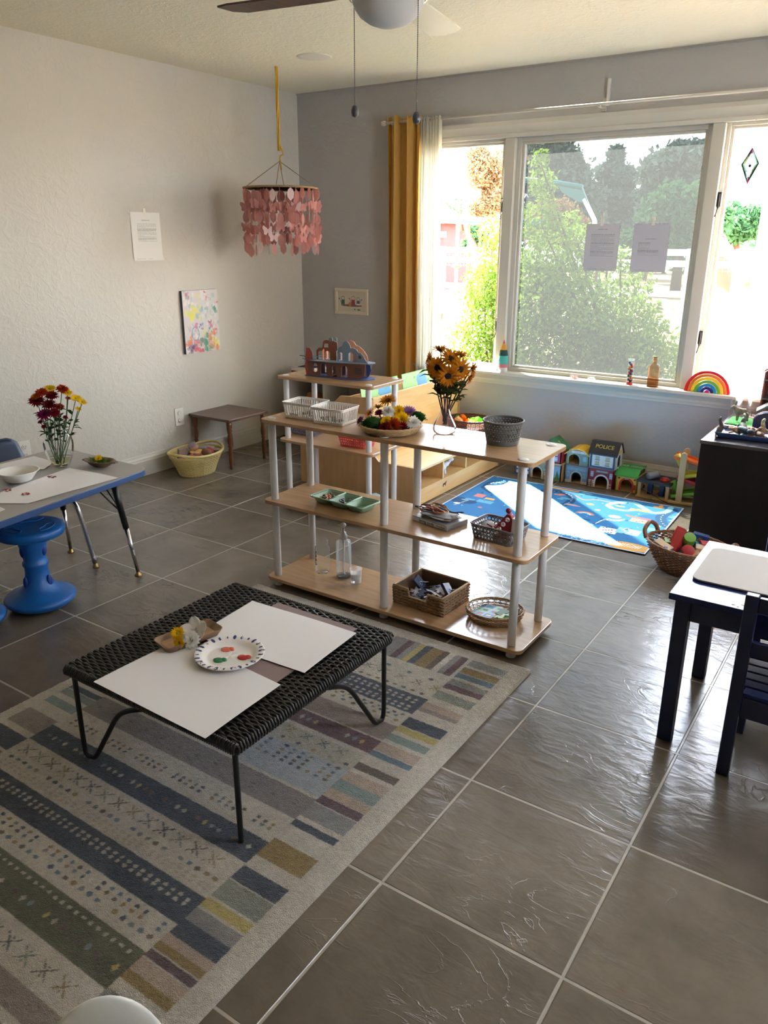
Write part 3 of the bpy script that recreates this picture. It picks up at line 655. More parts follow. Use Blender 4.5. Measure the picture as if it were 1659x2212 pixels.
    for f_, a_ in ((9, .05), (23, .05), (60, .06)): nz += a_*np.sin(C.U*f_*2.1+np.sin(C.V*f_)*2)*np.cos(C.V*f_*1.7+np.sin(C.U*f_*1.3)*2)
    C.C *= (1+nz+rng.normal(0, .07, C.U.shape))[..., None]; C.C = np.clip(C.C, 0.01, 1)
    Wd, Hd = C.w, C.h
    # ragged colour borders
    def wave(U, V):
        e = np.minimum(np.minimum(U, Wd-U), np.minimum(V, Hd-V)); r_ = 0.012
        z = np.where(e < r_, np.sqrt(np.clip(1-(1-e/r_)**2, 0, 1)), 1)*0.013
        return z+np.where(e > 0.004, rng.normal(0, 0.0009, U.shape)+0.0008*np.sin(U*97+np.sin(V*71)*2)*np.sin(V*83), 0)
    t = thing('area_rug', 'cream wool rug with banded navy, green and maroon pattern under the black woven table', 'rug', (RX0, RY0, 0.001))
    o = C.build('pile', painted('wool', 0.95, 0.1, 0.9, 420, 0.3), t, 'xy', wave)
    b = B(); b.prism(rrect(0.003, 0.003, Wd-0.003, Hd-0.003, 0.01), 0, 0.004, 'z'); b.build('backing', mat('rug_backing', (120, 104, 88), 0.9), t)
rug()

# ---- blue play mat with printed roads and towns
def playmat():
    O = Vector((1.918, -1.229, 0.002)); ang = math.radians(1.25)
    Wd, Hd = 1.205, 0.83
    C = Canvas(Wd, Hd, 0.003, (44, 112, 160))
    ca, sa = math.cos(ang), math.sin(ang)
    def q(u, v):
        p = at(930+u*.35564, 1020+v*.35564); dx, dy = p.x-O.x, p.y-O.y
        return (dx*ca+dy*sa, -dx*sa+dy*ca)
    dk, lt, coral, org, cream, pale = (26, 72, 108), (128, 196, 200), (222, 122, 106), (232, 166, 76), (226, 226, 218), (96, 164, 184)
    def blob(u, v, rx, ry, c): x, y = q(u, v); C.ell(x, y, rx, ry, c)
    def road(P, wd=0.055):
        Q = [q(*p_) for p_ in P]; Q = [tuple(p_)[:2] for p_ in spline([(x, y, 0) for x, y in Q], 8)]
        C.line(Q, wd, dk)
        for i in range(0, len(Q)-1, 2): C.line([Q[i], ((Q[i][0]+Q[i+1][0])/2, (Q[i][1]+Q[i+1][1])/2)], 0.004, cream)
    def rt(u, v, w_, h_, c, tilt=0.0):
        x, y = q(u, v); k, s_ = math.cos(tilt), math.sin(tilt)
        C.poly([(x+a*k-b_*s_, y+a*s_+b_*k) for a, b_ in ((-w_/2, -h_/2), (w_/2, -h_/2), (w_/2, h_/2), (-w_/2, h_/2))], c)
    # soft water patches
    for u, v, rx, ry, c in ((1150, 130, .16, .06, (36, 96, 146)), (900, 330, .2, .07, (54, 130, 184)), (1400, 300, .12, .08, (36, 92, 140)), (600, 300, .16, .09, (40, 104, 154))): blob(u, v, rx, ry, c)
    road([(330, 95), (380, 70), (470, 80), (520, 110), (480, 145), (380, 130), (330, 100)], .05)
    road([(690, 120), (800, 130), (860, 160), (830, 200), (760, 215), (720, 260), (760, 330), (880, 330)], .05)
    road([(1470, 240), (1400, 280), (1420, 330), (1500, 350)], .06)
    blob(200, 180, .085, .055, dk); blob(405, 100, .085, .05, dk)
    P = [(1090, 200), (1180, 185), (1260, 200), (1330, 245), (1420, 235), (1440, 215)]
    C.line([tuple(p_)[:2] for p_ in spline([(*q(*p_), 0) for p_ in [(1100, 225), (1080, 205), (1150, 190), (1240, 195), (1290, 225), (1350, 255), (1430, 250), (1460, 225)]], 8)], .035, lt)
    C.line([tuple(p_)[:2] for p_ in spline([(*q(*p_), 0) for p_ in [(1100, 225), (1180, 240), (1260, 235)]], 6)], .03, lt)
    C.line([tuple(p_)[:2] for p_ in spline([(*q(*p_), 0) for p_ in [(880, 150), (930, 175), (1010, 175), (1100, 190), (1180, 200)]], 6)], .007, coral)
    P = [tuple(p_)[:2] for p_ in spline([(*q(*p_), 0) for p_ in [(900, 320), (980, 330), (1050, 300), (1130, 305), (1170, 300)]], 8)]
    C.line(P, .004, cream); C.line([(x, y+.02) for x, y in P], .004, cream)
    for x, y in P[::2]: C.line([(x, y), (x, y+.02)], .003, cream)
    # clouds, houses, windmill, animals as simple shapes
    for u, v in ((440, 65), (940, 135), (1490, 280), (230, 170), (1490, 300), (1555, 265), (810, 165), (610, 70)):
        for k in (-1, 0, 1): blob(u+k*22, v+abs(k)*5, .022, .012, pale)
    for u, v, w_, h_, c in ((300, 150, .06, .06, coral), (330, 188, .10, .05, pale), (360, 170, .06, .03, org), (820, 115, .17, .024, org), (775, 145, .05, .02, coral), (1270, 240, .11, .028, org), (1270, 305, .10, .06, coral), (1265, 285, .12, .02, (230, 92, 70)), (960, 370, .09, .055, org), (1075, 362, .10, .085, cream), (1200, 370, .12, .085, lt), (1335, 355, .05, .05, pale), (1420, 378, .10, .04, coral), (940, 295, .05, .02, dk), (850, 205, .06, .03, pale)): rt(u, v, w_, h_, c)
    for u, v in ((470, 100), (480, 108), (455, 100)): pass
    x, y = q(480, 103)
    for a in (0.3, 1.87, 3.44, 5.01): C.poly([(x, y), (x+.055*math.cos(a-.15), y+.04*math.sin(a-.15)), (x+.06*math.cos(a+.15), y+.045*math.sin(a+.15))], (230, 92, 80))
    for i in range(4):
        for j in range(3): rt(1050+i*18-j*4, 345+j*16, .008, .010, dk)
    for i in range(3):
        for j in range(3): rt(1170+i*24, 350+j*16, .011, .010, coral if (i+j) % 2 else dk)
    for i in range(3): rt(1250+i*18, 308, .008, .012, dk)
    # rainbow
    for k, c in enumerate((coral, org, cream, lt)):
        x, y = q(935, 262); r0 = .045-k*.009
        C.line([(x+r0*1.1*math.cos(a_), y+r0*.9*math.sin(a_)) for a_ in np.linspace(0, PI, 18)], .007, c)
    for u, v, r_, c in ((970, 202, .022, org), (1383, 336, .014, org), (1195, 268, .012, (230, 92, 70)), (1015, 237, .016, coral), (1118, 278, .035, coral), (735, 188, .02, org), (800, 145, .02, coral), (160, 195, .02, cream), (300, 222, .014, coral), (870, 285, .03, (230, 92, 80))): blob(u, v, r_, r_*.7, c)
    for u, v in ((1118, 278),):
        for k in range(14): x, y = q(u, v); a_ = k*.9; C.ell(x+.026*math.cos(a_)*((k % 3)/2), y+.018*math.sin(a_), .004, .004, cream)
    # camel hill, lion, giraffe patches
    blob(1205, 460, .125, .055, (218, 164, 84))
    x, y = q(1205, 460)
    for k in range(9): C.line([(x-.06+k*.013, y-.012), (x-.06+k*.013+.01, y+.02+.008*math.sin(k))], .005, cream)
    C.line([(x-.03, y+.02), (x+.005, y+.035), (x+.04, y+.01)], .006, cream)
    blob(1150, 213, .03, .010, org); blob(1385, 222, .032, .016, org); blob(1400, 215, .012, .02, org); blob(860, 208, .05, .008, coral)
    for k in range(7):
        x, y = q(1040+k*14, 410+k*4); C.line([(x, y-.022), (x+.01, y+.018)], .006, dk)
    rr = random.Random(9)
    for k in range(130):
        u = rr.uniform(760, 1100); v = 385+(u-760)*.12+rr.uniform(-14, 30); x, y = q(u, v); C.ell(x, y, rr.choice((.004, .006, .009)), .005, (150, 190, 205))
    for k in range(60):
        x, y = rr.uniform(0, Wd), rr.uniform(0, Hd); C.ell(x, y, .004, .003, rr.choice((lt, coral, cream, dk, pale)))
    for k in range(26):
        x, y = rr.uniform(.02, Wd), rr.uniform(.02, Hd); C.poly([(x, y), (x+.02, y), (x+.01, y+.03)], dk)
    for k in range(10):
        u, v = 140+k*9, 205-k*3; x, y = q(u, v); C.line([(x, y), (x+.012, y+.006)], .003, cream)
    e = 0.006
    for r_ in ((0, 0, Wd, e), (0, Hd-e, Wd, Hd), (0, 0, e, Hd), (Wd-e, 0, Wd, Hd)): C.rect(*r_, (206, 216, 224))
    t = thing('play_mat', 'blue play mat printed with roads, towns and a rainbow, lit by the window', 'mat', O, ang)
    C.build('printed_top', painted('mat_print', 0.8, 0.25, 0.15, 500), t, 'xy', lambda U, V: 0.006+0.0012*np.sin(U*9)*np.sin(V*7))
    B().bb((0, 0, 0), (Wd, Hd, 0.0045)).build('backing', mat('mat_back', (40, 44, 60), 0.9), t)
playmat()

# ---- open shelf units: three particle boards on white tube poles
def shelf_unit(label, x0, x1, y0, y1, xs, ys, zs=(0.045, 0.403, 0.757)):
    t = thing('tube_shelf', label, 'shelf', (x0, y0, 0), group=None)
    for z in zs:
        loc_of(B().prism(rrect(0, 0, x1-x0, y1-y0, 0.028), z-0.016, z, 'z').build('shelf_board', beech, t, 0.002), (0, 0, 0))
    lv = (0,)+tuple(zs)
    for x in xs:
        for y in ys:
            b = B(); c = (x-x0, y-y0)
            b.cyl((*c, 0), (*c, zs[0]-0.016), 0.019, 0.017)
            for a, d in zip(zs[:-1], zs[1:]): b.cyl((*c, a), (*c, d-0.016), 0.0158)
            q = b.build('pole', white_plastic, t, 0.0015)
            B().lathe([(0.0001, 0), (0.019, 0), (0.019, 0.0015), (0.016, 0.0035), (0.0001, 0.004)], 20, (*c, zs[-1])).build('pole_cap', white_plastic, q)
    return t
shelf_unit('long three-tier shelf in light wood with six white tube posts, standing in mid-room', 1.818, 3.048, -2.505, -2.185, (1.860, 2.428, 2.998), (-2.470, -2.225))
shelf_unit('shorter three-tier tube shelf behind the long one, carrying the cardboard ship', 1.150, 1.790, -1.640, -1.318, (1.190, 1.745), (-1.600, -1.355))

# ---- low woven rattan table with bent rod legs
def rattan_table():
    x0, x1, y0, y1, zt = 2.195, 2.865, -3.755, -3.075, 0.318
    t = thing('rattan_table', 'low black woven rattan table with bent iron legs, covered with white sheets', 'table', (x0, y0, 0))
    W_, D_ = x1-x0, y1-y0; m = mat('black_rattan', (38, 36, 33), 0.32, spec=0.6)
    b = B(); n = 66; per = 0.021
    for i in range(n):
        y = 0.008+(D_-0.016)*i/(n-1); ph = 0 if i % 2 else PI
        P = [(0.002, y, zt-0.028), (-0.003, y, zt-0.014), (0.004, y, zt-0.001)]
        k = 74
        for j in range(k+1):
            x = 0.010+(W_-0.02)*j/k; P.append((x, y+0.0008*math.sin(x/per*PI*0.5), zt+0.0028*math.sin(x/per*PI+ph)))
        P += [(W_-0.004, y, zt-0.001), (W_+0.003, y, zt-0.014), (W_-0.002, y, zt-0.028)]
        b.tube(P, 0.0040, 5)
    b.build('woven_top', m, t)
    b = B()
    for j in range(int(W_/per)): x = 0.016+per*j; b.tube([(x, 0.004, zt), (x, D_-0.004, zt)], 0.0034, 5)
    for y in (0.002, D_-0.002):
        for k in range(84):
            x = 0.006+(W_-0.012)*k/83; b.tube([(x, y-0.006, zt-0.024), (x+0.002, y-0.009, zt-0.010), (x+0.004, y, zt+0.005), (x+0.006, y+0.008, zt-0.010)], 0.0036, 5)
    b.box((W_/2, D_/2, zt-0.010), (W_-0.03, D_-0.03, 0.006))
    b.build('ribs', m, t)
    b = B(); r = 0.008
    P = [(0.01, 0.01), (W_-0.01, 0.01), (W_-0.01, D_-0.01), (0.01, D_-0.01)]
    b.tube([(x, y, zt-0.022) for x, y in P], r, 8, closed=True); b.build('rim_rod', black_metal, t)
    z = zt-0.024
    def leg(P): B().tube(spline([Vector(p) for p in P], 6), 0.0075, 10).build('leg', black_metal, t)
    nl, nr, fr, fl_ = (0.02, 0.015), (W_-0.02, 0.015), (W_-0.02, D_-0.015), (0.02, D_-0.015)
    def bent(c, d):
        c = Vector((*c, 0)); d = Vector((*d, 0)); e = 0.0215
        leg([c+Vector((0, 0, z)), c+Vector((0, 0, 0.2)), c+Vector((0, 0, 0.06)), c+d*0.008+Vector((0, 0, e)), c+d*0.03+Vector((0, 0, e)), c+d*0.055+Vector((0, 0, 0.035)), c+d*0.12+Vector((0, 0, 0.13)), c+d*0.19+Vector((0, 0, 0.225)), c+d*0.28+Vector((0, 0, 0.275)), c+d*0.34+Vector((0, 0, z))])
    bent(nl, (1, 0)); bent(fr, (0, -1)); 
    leg([(*nr, z), (*nr, 0.15), (*nr, 0.0145)]); leg([(*fl_, z), (*fl_, 0.15), (*fl_, 0.0145)])
    top = zt+0.0085
    # brown lining sheet, then the two white sheets
    def sheet(name, label, x0_, y0_, x1_, y1_, z_, m_, rot=0.0, wv=0.0, cat='paper'):
        w_, d_ = x1_-x0_, y1_-y0_; C = Canvas(w_, d_, 0.02, (255, 255, 255))
        o = C.build(name, m_, None, 'xy', lambda U, V: wv*(np.sin(U*11+1)*np.sin(V*9)+1)+ (0.010*np.clip((U-w_+0.0)/0.1+0, 0, 1)))
        o.location = (x0_, y0_, z_); o.rotation_euler = (0, 0, rot); tag(o, label, cat); return o
    sheet('brown_paper', 'mauve-brown paper showing between and behind the white sheets on the woven table', 2.44, -3.50, 2.765, -3.118, top, mat('brown_paper', (142, 122, 120), 0.8))
    return t, top
_, RT = rattan_table()
def paper_sheet(label, pts, z, m_, cat='paper', thick=0.0004, name='paper_sheet'):
    """sheet with four measured corners, gently waved"""
    P = [Vector(p) for p in pts]; n = 14; vs = []; fs = []
    for i in range(n+1):
        for j in range(n+1):
            u, v = i/n, j/n; p = P[0]*(1-u)*(1-v)+P[1]*u*(1-v)+P[2]*u*v+P[3]*(1-u)*v
            p.z = z+0.0012*(math.sin(u*6+1)*math.sin(v*5)+1); vs.append(p)
    c = sum(P, Vector())/4; c.z = 0
    for i in range(n):
        for j in range(n): k = i*(n+1)+j; fs.append((k, k+n+1, k+n+2, k+1))
    b = B(); b.add([v-Vector((c.x, c.y, z)) for v in vs], fs); o = b.build(name, m_, None, solid=thick); o.location = (c.x, c.y, z+thick); return tag(o, label, cat)
paper_sheet('blank white sheet on the woven table nearest the camera, overhanging its edge', [(2.358, -3.775, 0), (2.795, -3.785, 0), (2.785, -3.50, 0), (2.366, -3.476, 0)], RT+0.002, paper_white)
paper_sheet('blank white sheet on the far half of the woven table', [(2.392, -3.44, 0), (2.80, -3.418, 0), (2.783, -3.148, 0), (2.365, -3.16, 0)], RT+0.002, paper_white)

# ---- activity table, grey top with blue edge
m_blue_edge = mat('blue_edge', (44, 74, 122), 0.4, bump=0.05); m_grey_top = mat('grey_laminate', (158, 154, 150), 0.45, bump=0.05, bscale=300)
def activity_table():
    zt = 0.505
    t = thing('activity_table', 'grey-topped classroom table with blue edge band and telescoping legs', 'table', (1.322, -2.690, 0))
    L, Wd = 1.25, 0.64; k = 0.14
    def outline(e=0):
        P = rrect(-Wd, -L, 0, 0, 0.045, 6); return [(x-y*k*(1+x/Wd*0.6), y) for x, y in P]
    B().prism(outline(), zt-0.002, zt, 'z').build('table_top', m_grey_top, t)
    B().prism(outline(), zt-0.03, zt-0.0022, 'z').build('edge_band', m_blue_edge, t, 0.004, 2)
    for lx, ly in ((-0.055, -0.075), (-Wd+0.085, -0.075), (0.10, -L+0.085), (-Wd+0.065, -L+0.085)):
        ix, iy = (-0.045 if lx > -0.3 else 0.045), (-0.05 if ly > -0.6 else 0.05)
        q = B().cyl((lx+ix, ly+iy, zt-0.03), (lx+ix*.45, ly+iy*.45, 0.235), 0.0145, 0.0135).build('leg', black_metal, t)
        B().cyl((lx+ix*.45, ly+iy*.45, 0.24), (lx, ly, 0.02), 0.0105, 0.0085).build('leg_insert', chrome, q)
        B().lathe([(0.0001, 0), (0.016, 0), (0.017, 0.006), (0.009, 0.014), (0.007, 0.024), (0.0001, 0.024)], 16, (lx, ly, 0)).build('foot', brass, q)
        b = B()
        for k in (-1, 1):
            b.tube([(lx+ix+(-0.11 if lx > -0.3 else 0.11), ly+iy+k*0.03+(-.03 if ly > -.6 else .03), zt-0.03), (lx+ix*.5, ly+iy*.5, 0.30)], 0.004, 6)
        b.build('brace', black_metal, t)
    return zt
AT = activity_table()
# ---- blue shell chair with chrome legs
def shell_chair(label, loc, rot):
    t = thing('shell_chair', label, 'chair', loc, rot)      # faces +x
    m = mat('navy_shell', (26, 46, 78), 0.38, bump=0.05, bscale=300)
    W_ = 0.36; n = 12; k = 16; vs = []; fs = []
    prof = spline([(0.20, 0, 0.335), (0.16, 0, 0.35), (0, 0, 0.338), (-0.12, 0, 0.345), (-0.165, 0, 0.38), (-0.19, 0, 0.47), (-0.222, 0, 0.54), (-0.232, 0, 0.575)], 4)
    for i, p in enumerate(prof):
        u = i/(len(prof)-1); hw = W_/2*(1 if u < .5 else 1-0.10*(u-.5)*2)
        if u > .86: hw *= math.sqrt(max(0.05, 1-((u-.86)/.14)**2*0.45))
        if u < .06: hw *= 0.93
        for j in range(k+1):
            y = -1+2*j/k; cv = y*y*0.022
            vs.append((p.x+(cv if u > .45 else 0), hw*y, p.z+(cv if u < .45 else 0)))
    for i in range(len(prof)-1):
        for j in range(k): a = i*(k+1)+j; fs.append((a, a+1, a+k+2, a+k+1))
    b = B(); b.add(vs, fs, True); b.build('seat_shell', m, t, solid=0.007)
    for s in (-1, 1):
        q = B().tube(spline([(0.10, s*0.14, 0.322), (0.15, s*0.145, 0.322), (0.18, s*0.15, 0.30), (0.20, s*0.155, 0.24), (0.245, s*0.165, 0.02)], 6), 0.0115, 12).build('front_leg', chrome, t)
        B().lathe([(0.0001, 0), (0.015, 0), (0.016, 0.006), (0.009, 0.016), (0.008, 0.028), (0.0001, 0.028)], 14, (0.247, s*0.165, 0)).build('foot', brass, q)
        q = B().tube(spline([(-0.05, s*0.14, 0.322), (-0.11, s*0.145, 0.318), (-0.15, s*0.15, 0.28), (-0.22, s*0.165, 0.02)], 6), 0.0115, 12).build('rear_leg', chrome, t)
        B().lathe([(0.0001, 0), (0.015, 0), (0.016, 0.006), (0.009, 0.016), (0.008, 0.028), (0.0001, 0.028)], 14, (-0.222, s*0.165, 0)).build('foot', brass, q)
        B().tube([(0.10, s*0.14, 0.322), (-0.05, s*0.14, 0.322)], 0.0115, 10).build('rail', chrome, t)
    return t
shell_chair('navy plastic shell chair with chrome legs on the wall side of the activity table', (0.79, -2.995, 0), math.radians(4))

# ---- blue wobble stools
def wobble_stool(label, loc, rot):
    t = thing('wobble_stool', label, 'stool', loc, rot, 'blue wobble stools by the activity table')
    m = mat('wobble_blue', (20, 92, 164), 0.42, bump=0.12, bscale=260)
    prof = [(0.0001, 0.0), (0.06, 0.002), (0.115, 0.012), (0.138, 0.03), (0.142, 0.042), (0.136, 0.052), (0.115, 0.060), (0.085, 0.070), (0.062, 0.095), (0.050, 0.125), (0.0455, 0.155), (0.0455, 0.18), (0.051, 0.188), (0.051, 0.20), (0.044, 0.206), (0.046, 0.23), (0.052, 0.26), (0.058, 0.29), (0.062, 0.305), (0.105, 0.312), (0.128, 0.322), (0.134, 0.338), (0.130, 0.352), (0.118, 0.358), (0.09, 0.3555), (0.0001, 0.352)]
    B().lathe(prof, 40).build('stool_body', m, t)
    b = B()
    for k in range(3):
        a0 = k*2*PI/3+0.3
        P = [(0.095*math.cos(a0+a), 0.095*math.sin(a0+a), 0.357) for a in np.linspace(-0.62, 0.62, 9)]
        Q = [((0.060)*math.cos(a0+a), 0.060*math.sin(a0+a), 0.356) for a in np.linspace(0.45, -0.45, 6)]
        b.tube(P+Q, 0.0022, 6, closed=True)
        P = [((0.088+0.03*math.sin((a+.5)*PI))*math.cos(a0+a), (0.088+0.03*math.sin((a+.5)*PI))*math.sin(a0+a), 0.066-0.01*math.sin((a+.5)*PI)) for a in np.linspace(-0.5, 0.5, 9)]
        b.tube(P, 0.003, 6)
    b.build('moulded_ridges', m, t)
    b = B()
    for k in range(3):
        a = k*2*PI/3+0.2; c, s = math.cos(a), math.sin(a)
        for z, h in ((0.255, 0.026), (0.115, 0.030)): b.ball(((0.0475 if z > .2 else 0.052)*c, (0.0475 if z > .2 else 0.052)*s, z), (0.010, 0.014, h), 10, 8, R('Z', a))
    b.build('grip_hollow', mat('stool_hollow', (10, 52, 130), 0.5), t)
    return t
ws = wobble_stool('blue wobble stool fully in view beside the activity table', (1.175, -3.195, 0), 2.3)
dup(ws, (1.115, -3.475, 0), 1.1, 'second blue wobble stool, only its rim showing past the nearer edge of the first')

# ---- small dark side table with turned legs
def side_table():
    x0, x1, y0, y1, zt = 0.02, 0.40, -1.275, -0.89, 0.343
    t = thing('side_table', 'small dark-topped wooden side table with turned legs against the left wall', 'table', ((x0+x1)/2, (y0+y1)/2, 0))
    w_, d_ = x1-x0, y1-y0
    B().prism(rrect(-w_/2, -d_/2, w_/2, d_/2, 0.006, 3), zt-0.018, zt, 'z').build('table_top', walnut, t, 0.003)
    prof = [(0.0001, 0), (0.010, 0), (0.012, 0.012), (0.0105, 0.03), (0.014, 0.05), (0.0155, 0.09), (0.0125, 0.135), (0.010, 0.15), (0.015, 0.155), (0.015, 0.16), (0.011, 0.166), (0.0155, 0.18), (0.0165, 0.21), (0.0125, 0.235), (0.010, 0.245), (0.015, 0.25), (0.013, 0.258), (0.016, 0.27), (0.017, 0.30), (0.017, 0.326), (0.0001, 0.326)]
    for sx_, sy_ in ((-1, -1), (1, -1), (-1, 1), (1, 1)): B().lathe(prof, 16, (sx_*(w_/2-0.03), sy_*(d_/2-0.03), 0)).build('leg', legwood, t)
side_table()

# ---- long maple book display and bench
def book_display():
    y0, y1 = -1.19, -0.135; L = y1-y0
    t = thing('book_display', 'maple book display bench with slanted back, cubbies and toe board by the window', 'shelf', (1.15, y0, 0))
    X = lambda x: x-1.15
    side = [(X(0.93), 0), (X(1.815), 0), (X(1.815), 0.222), (X(1.53), 0.222), (X(1.50), 0.25), (X(1.475), 0.585), (X(1.44), 0.595), (X(1.25), 0.585), (X(1.20), 0.54), (X(0.93), 0.25)]
    for y in (0, L-0.018): B().prism(side, y, y+0.018, 'y').build('side_panel', wood('maple_side', (184, 146, 98), (196, 158, 110), 0.4, (9, 9, 1.2)) if 'maple_side' not in MAT else MAT['maple_side'], t, 0.002)
    a, c = 0.018, L-0.018
    B().prism([(X(1.475), 0.20), (X(1.49), 0.20), (X(1.478), 0.592), (X(1.463), 0.592)], a, c, 'y').build('back_panel', maple, t, 0.001)
    B().prism([(X(1.25), 0.30), (X(1.262), 0.30), (X(1.27), 0.572), (X(1.258), 0.572)], a, c, 'y').build('pocket_panel', maple, t, 0.001)
    B().bb((X(1.48), a, 0.207), (X(1.815), c, 0.222)).build('bench_top', maple, t, 0.001)
    B().bb((X(1.48), a, 0.085), (X(1.80), c, 0.097)).build('shelf_board', maple, t, 0.001)
    tb = B().bb((X(1.795), a, 0.004), (X(1.812), c, 0.097)).build('toe_board', maple, t, 0.001)
    mk = mat('burnt_mark', (70, 46, 26), 0.7); b = B(); yy = 0.28   # small burnt-in maker's mark: an animal shape
    b.prism([(yy, 0.045), (yy+0.006, 0.045), (yy+0.006, 0.055), (yy+0.028, 0.055), (yy+0.028, 0.045), (yy+0.034, 0.045), (yy+0.036, 0.062), (yy+0.044, 0.068), (yy+0.044, 0.074), (yy+0.034, 0.070), (yy+0.004, 0.066), (yy-0.004, 0.058)], X(1.8122), X(1.8128), 'x')
    b.build('maker_mark', mk, tb)
    for y in (0.285, 0.575, 0.85): B().bb((X(1.49), y, 0.097), (X(1.805), y+0.015, 0.207)).build('divider', maple, t, 0.001)
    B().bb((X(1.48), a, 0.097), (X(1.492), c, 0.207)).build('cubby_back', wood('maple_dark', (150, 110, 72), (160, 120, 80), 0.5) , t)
    B().bb((X(1.10), a, 0.30), (X(1.46), c, 0.312)).build('pocket_floor', maple, t)
    B().prism([(X(0.945), 0.235), (X(0.957), 0.228), (X(1.21), 0.53), (X(1.20), 0.54)], a, c, 'y').build('slanted_front', maple, t)
book_display()

# ---- white cabinet in the corner
t = thing('white_cabinet', 'plain white cube cabinet in the corner behind the shorter tube shelf', 'cabinet', (0.19, -0.47, 0))
b = B(); w_, d_, h_ = 0.73, 0.31, 0.52
b.bb((0, 0, 0), (0.016, d_, h_)); b.bb((w_-0.016, 0, 0), (w_, d_, h_)); b.bb((0, 0, h_-0.018), (w_, d_, h_)); b.bb((0, 0, 0), (w_, d_, 0.03)); b.bb((0.016, d_-0.01, 0), (w_-0.016, d_, h_-0.018))
b.bb((w_/2-0.008, 0, 0.03), (w_/2+0.008, d_, h_-0.018)); b.build('cabinet_case', mat('cabinet_white', (190, 188, 184), 0.5), t, 0.002)
for x in (0.016, w_/2+0.008): B().bb((x, 0.01, 0.27), (x+w_/2-0.024, d_-0.01, 0.283)).build('shelf_board', MAT['cabinet_white'], t)

# ---- espresso cabinet on the right
def dark_cabinet():
    x0, x1, y0, y1, zt = 3.252, 4.45, -0.917, -0.115, 0.545
    t = thing('espresso_cabinet', 'dark espresso-brown cabinet with glossy top under the right end of the window', 'cabinet', (x0, y0, 0))
    w_, d_ = x1-x0, y1-y0
    b = B(); b.bb((0, 0, 0), (w_, d_, zt-0.018)); b.build('cabinet_body', darkwood, t, 0.002)
    top = wood('espresso_top', (44, 38, 38), (54, 47, 46), 0.15, (1, 8, 8), 1.0) 
    B().bb((-0.004, -0.004, zt-0.018), (w_, d_, zt)).build('cabinet_top', top, t, 0.002)
    b = B()
    for y in (0.0,): 
        for x in (0.10, 0.40): b.cyl((x, -0.0045, zt-0.012), (x, -0.002, zt-0.012), 0.005, seg=10)
    b.build('cam_cap', black_metal, t)
    return zt
DC = dark_cabinet()

# ---- navy kids table and two slatted chairs
navy = mat('navy_paint', (12, 26, 66), 0.30, spec=0.6); navy_top = mat('navy_gloss_top', (30, 42, 84), 0.26, spec=0.28, bump=0.012, bscale=40)
def kids_table():
    x0, y0, x1, y1, zt = 3.573, -2.690, 4.35, -2.185, 0.497
    t = thing('kids_table', 'navy blue wooden play table with thick square legs on the right', 'table', (x0, y0, 0))
    w_, d_ = x1-x0, y1-y0
    top = B().bb((0, 0, zt-0.02), (w_, d_, zt)).build('table_top', navy_top, t, 0.002)
    b = B(); ch = mat('chipped_paint', (84, 88, 104), 0.6)
    for (cx, cy, r) in ((0.235, 0.05, 0.020), (0.262, 0.062, 0.014), (0.215, 0.045, 0.010), (0.25, 0.035, 0.012), (0.172, 0.022, 0.0045), (0.195, 0.033, 0.004), (0.185, 0.014, 0.003)):
        P = [(cx+r*(1+.35*math.sin(a*3+cx*90))*math.cos(a), cy+r*.7*(1+.35*math.cos(a*4+cy*80))*math.sin(a)) for a in np.linspace(0, 2*PI, 14)[:-1]]; b.prism(P, zt, zt+0.0006, 'z')
    b.build('chipped_paint_patch', ch, top)
    e = 0.018; lw = 0.042
    b = B()
    b.bb((e+0.01, e+0.006, zt-0.085), (w_-e, e+0.022, zt-0.02)); b.bb((e+0.006, e, zt-0.085), (e+0.022, d_-e, zt-0.02)); b.bb((e, d_-e-0.022, zt-0.085), (w_-e, d_-e-0.006, zt-0.02)); b.bb((w_-e-0.022, e, zt-0.085), (w_-e-0.006, d_-e, zt-0.02))
    b.build('apron', navy, t, 0.001)
    for x in (e, w_-e-lw):
        for y in (e-0.006, d_-e-lw+0.006): B().bb((x, y, 0), (x+lw, y+lw, zt-0.02)).build('leg', navy, t, 0.002)
    return zt
KT = kids_table()
def kids_chair(label, loc, rot):
    """seat towards +y, back posts at y = 0"""
    t = thing('slatted_chair', label, 'chair', loc, rot, 'navy slatted chairs at the navy table'); W_ = 0.30
    for x in (0, W_-0.034):
        B().bb((x, -0.012, 0), (x+0.034, 0.014, 0.572)).build('leg', navy, t, 0.003)
        B().bb((x, 0.235, 0), (x+0.030, 0.263, 0.262)).build('leg', navy, t, 0.003)
    for z, h in ((0.545, 0.044), (0.415, 0.044)): B().bb((0.034, -0.006, z-h/2), (W_-0.034, 0.010, z+h/2)).build('back_rail', navy, t, 0.002)
    for k in range(6):
        B().bb((-0.006 if k else 0.034, 0.0+k*0.046, 0.262), (W_+0.006 if k else W_-0.034, 0.038+k*0.046, 0.276)).build('seat_slat', navy_top, t, 0.002)
    b = B(); b.bb((0.034, -0.004, 0.20), (W_-0.034, 0.012, 0.262)); b.bb((0.03, 0.24, 0.21), (W_-0.03, 0.256, 0.262))
    for x in (0.008, W_-0.024): b.bb((x, 0.014, 0.21), (x+0.016, 0.235, 0.262))
    b.build('seat_frame', navy, t, 0.002)
    return t
kc = kids_chair('navy slatted chair nearest the camera, its back towards the viewer', (3.782, -2.745, 0), 0)
dup(kc, (4.03, -1.98, 0), PI, 'navy slatted chair on the window side of the table, mostly outside the picture')

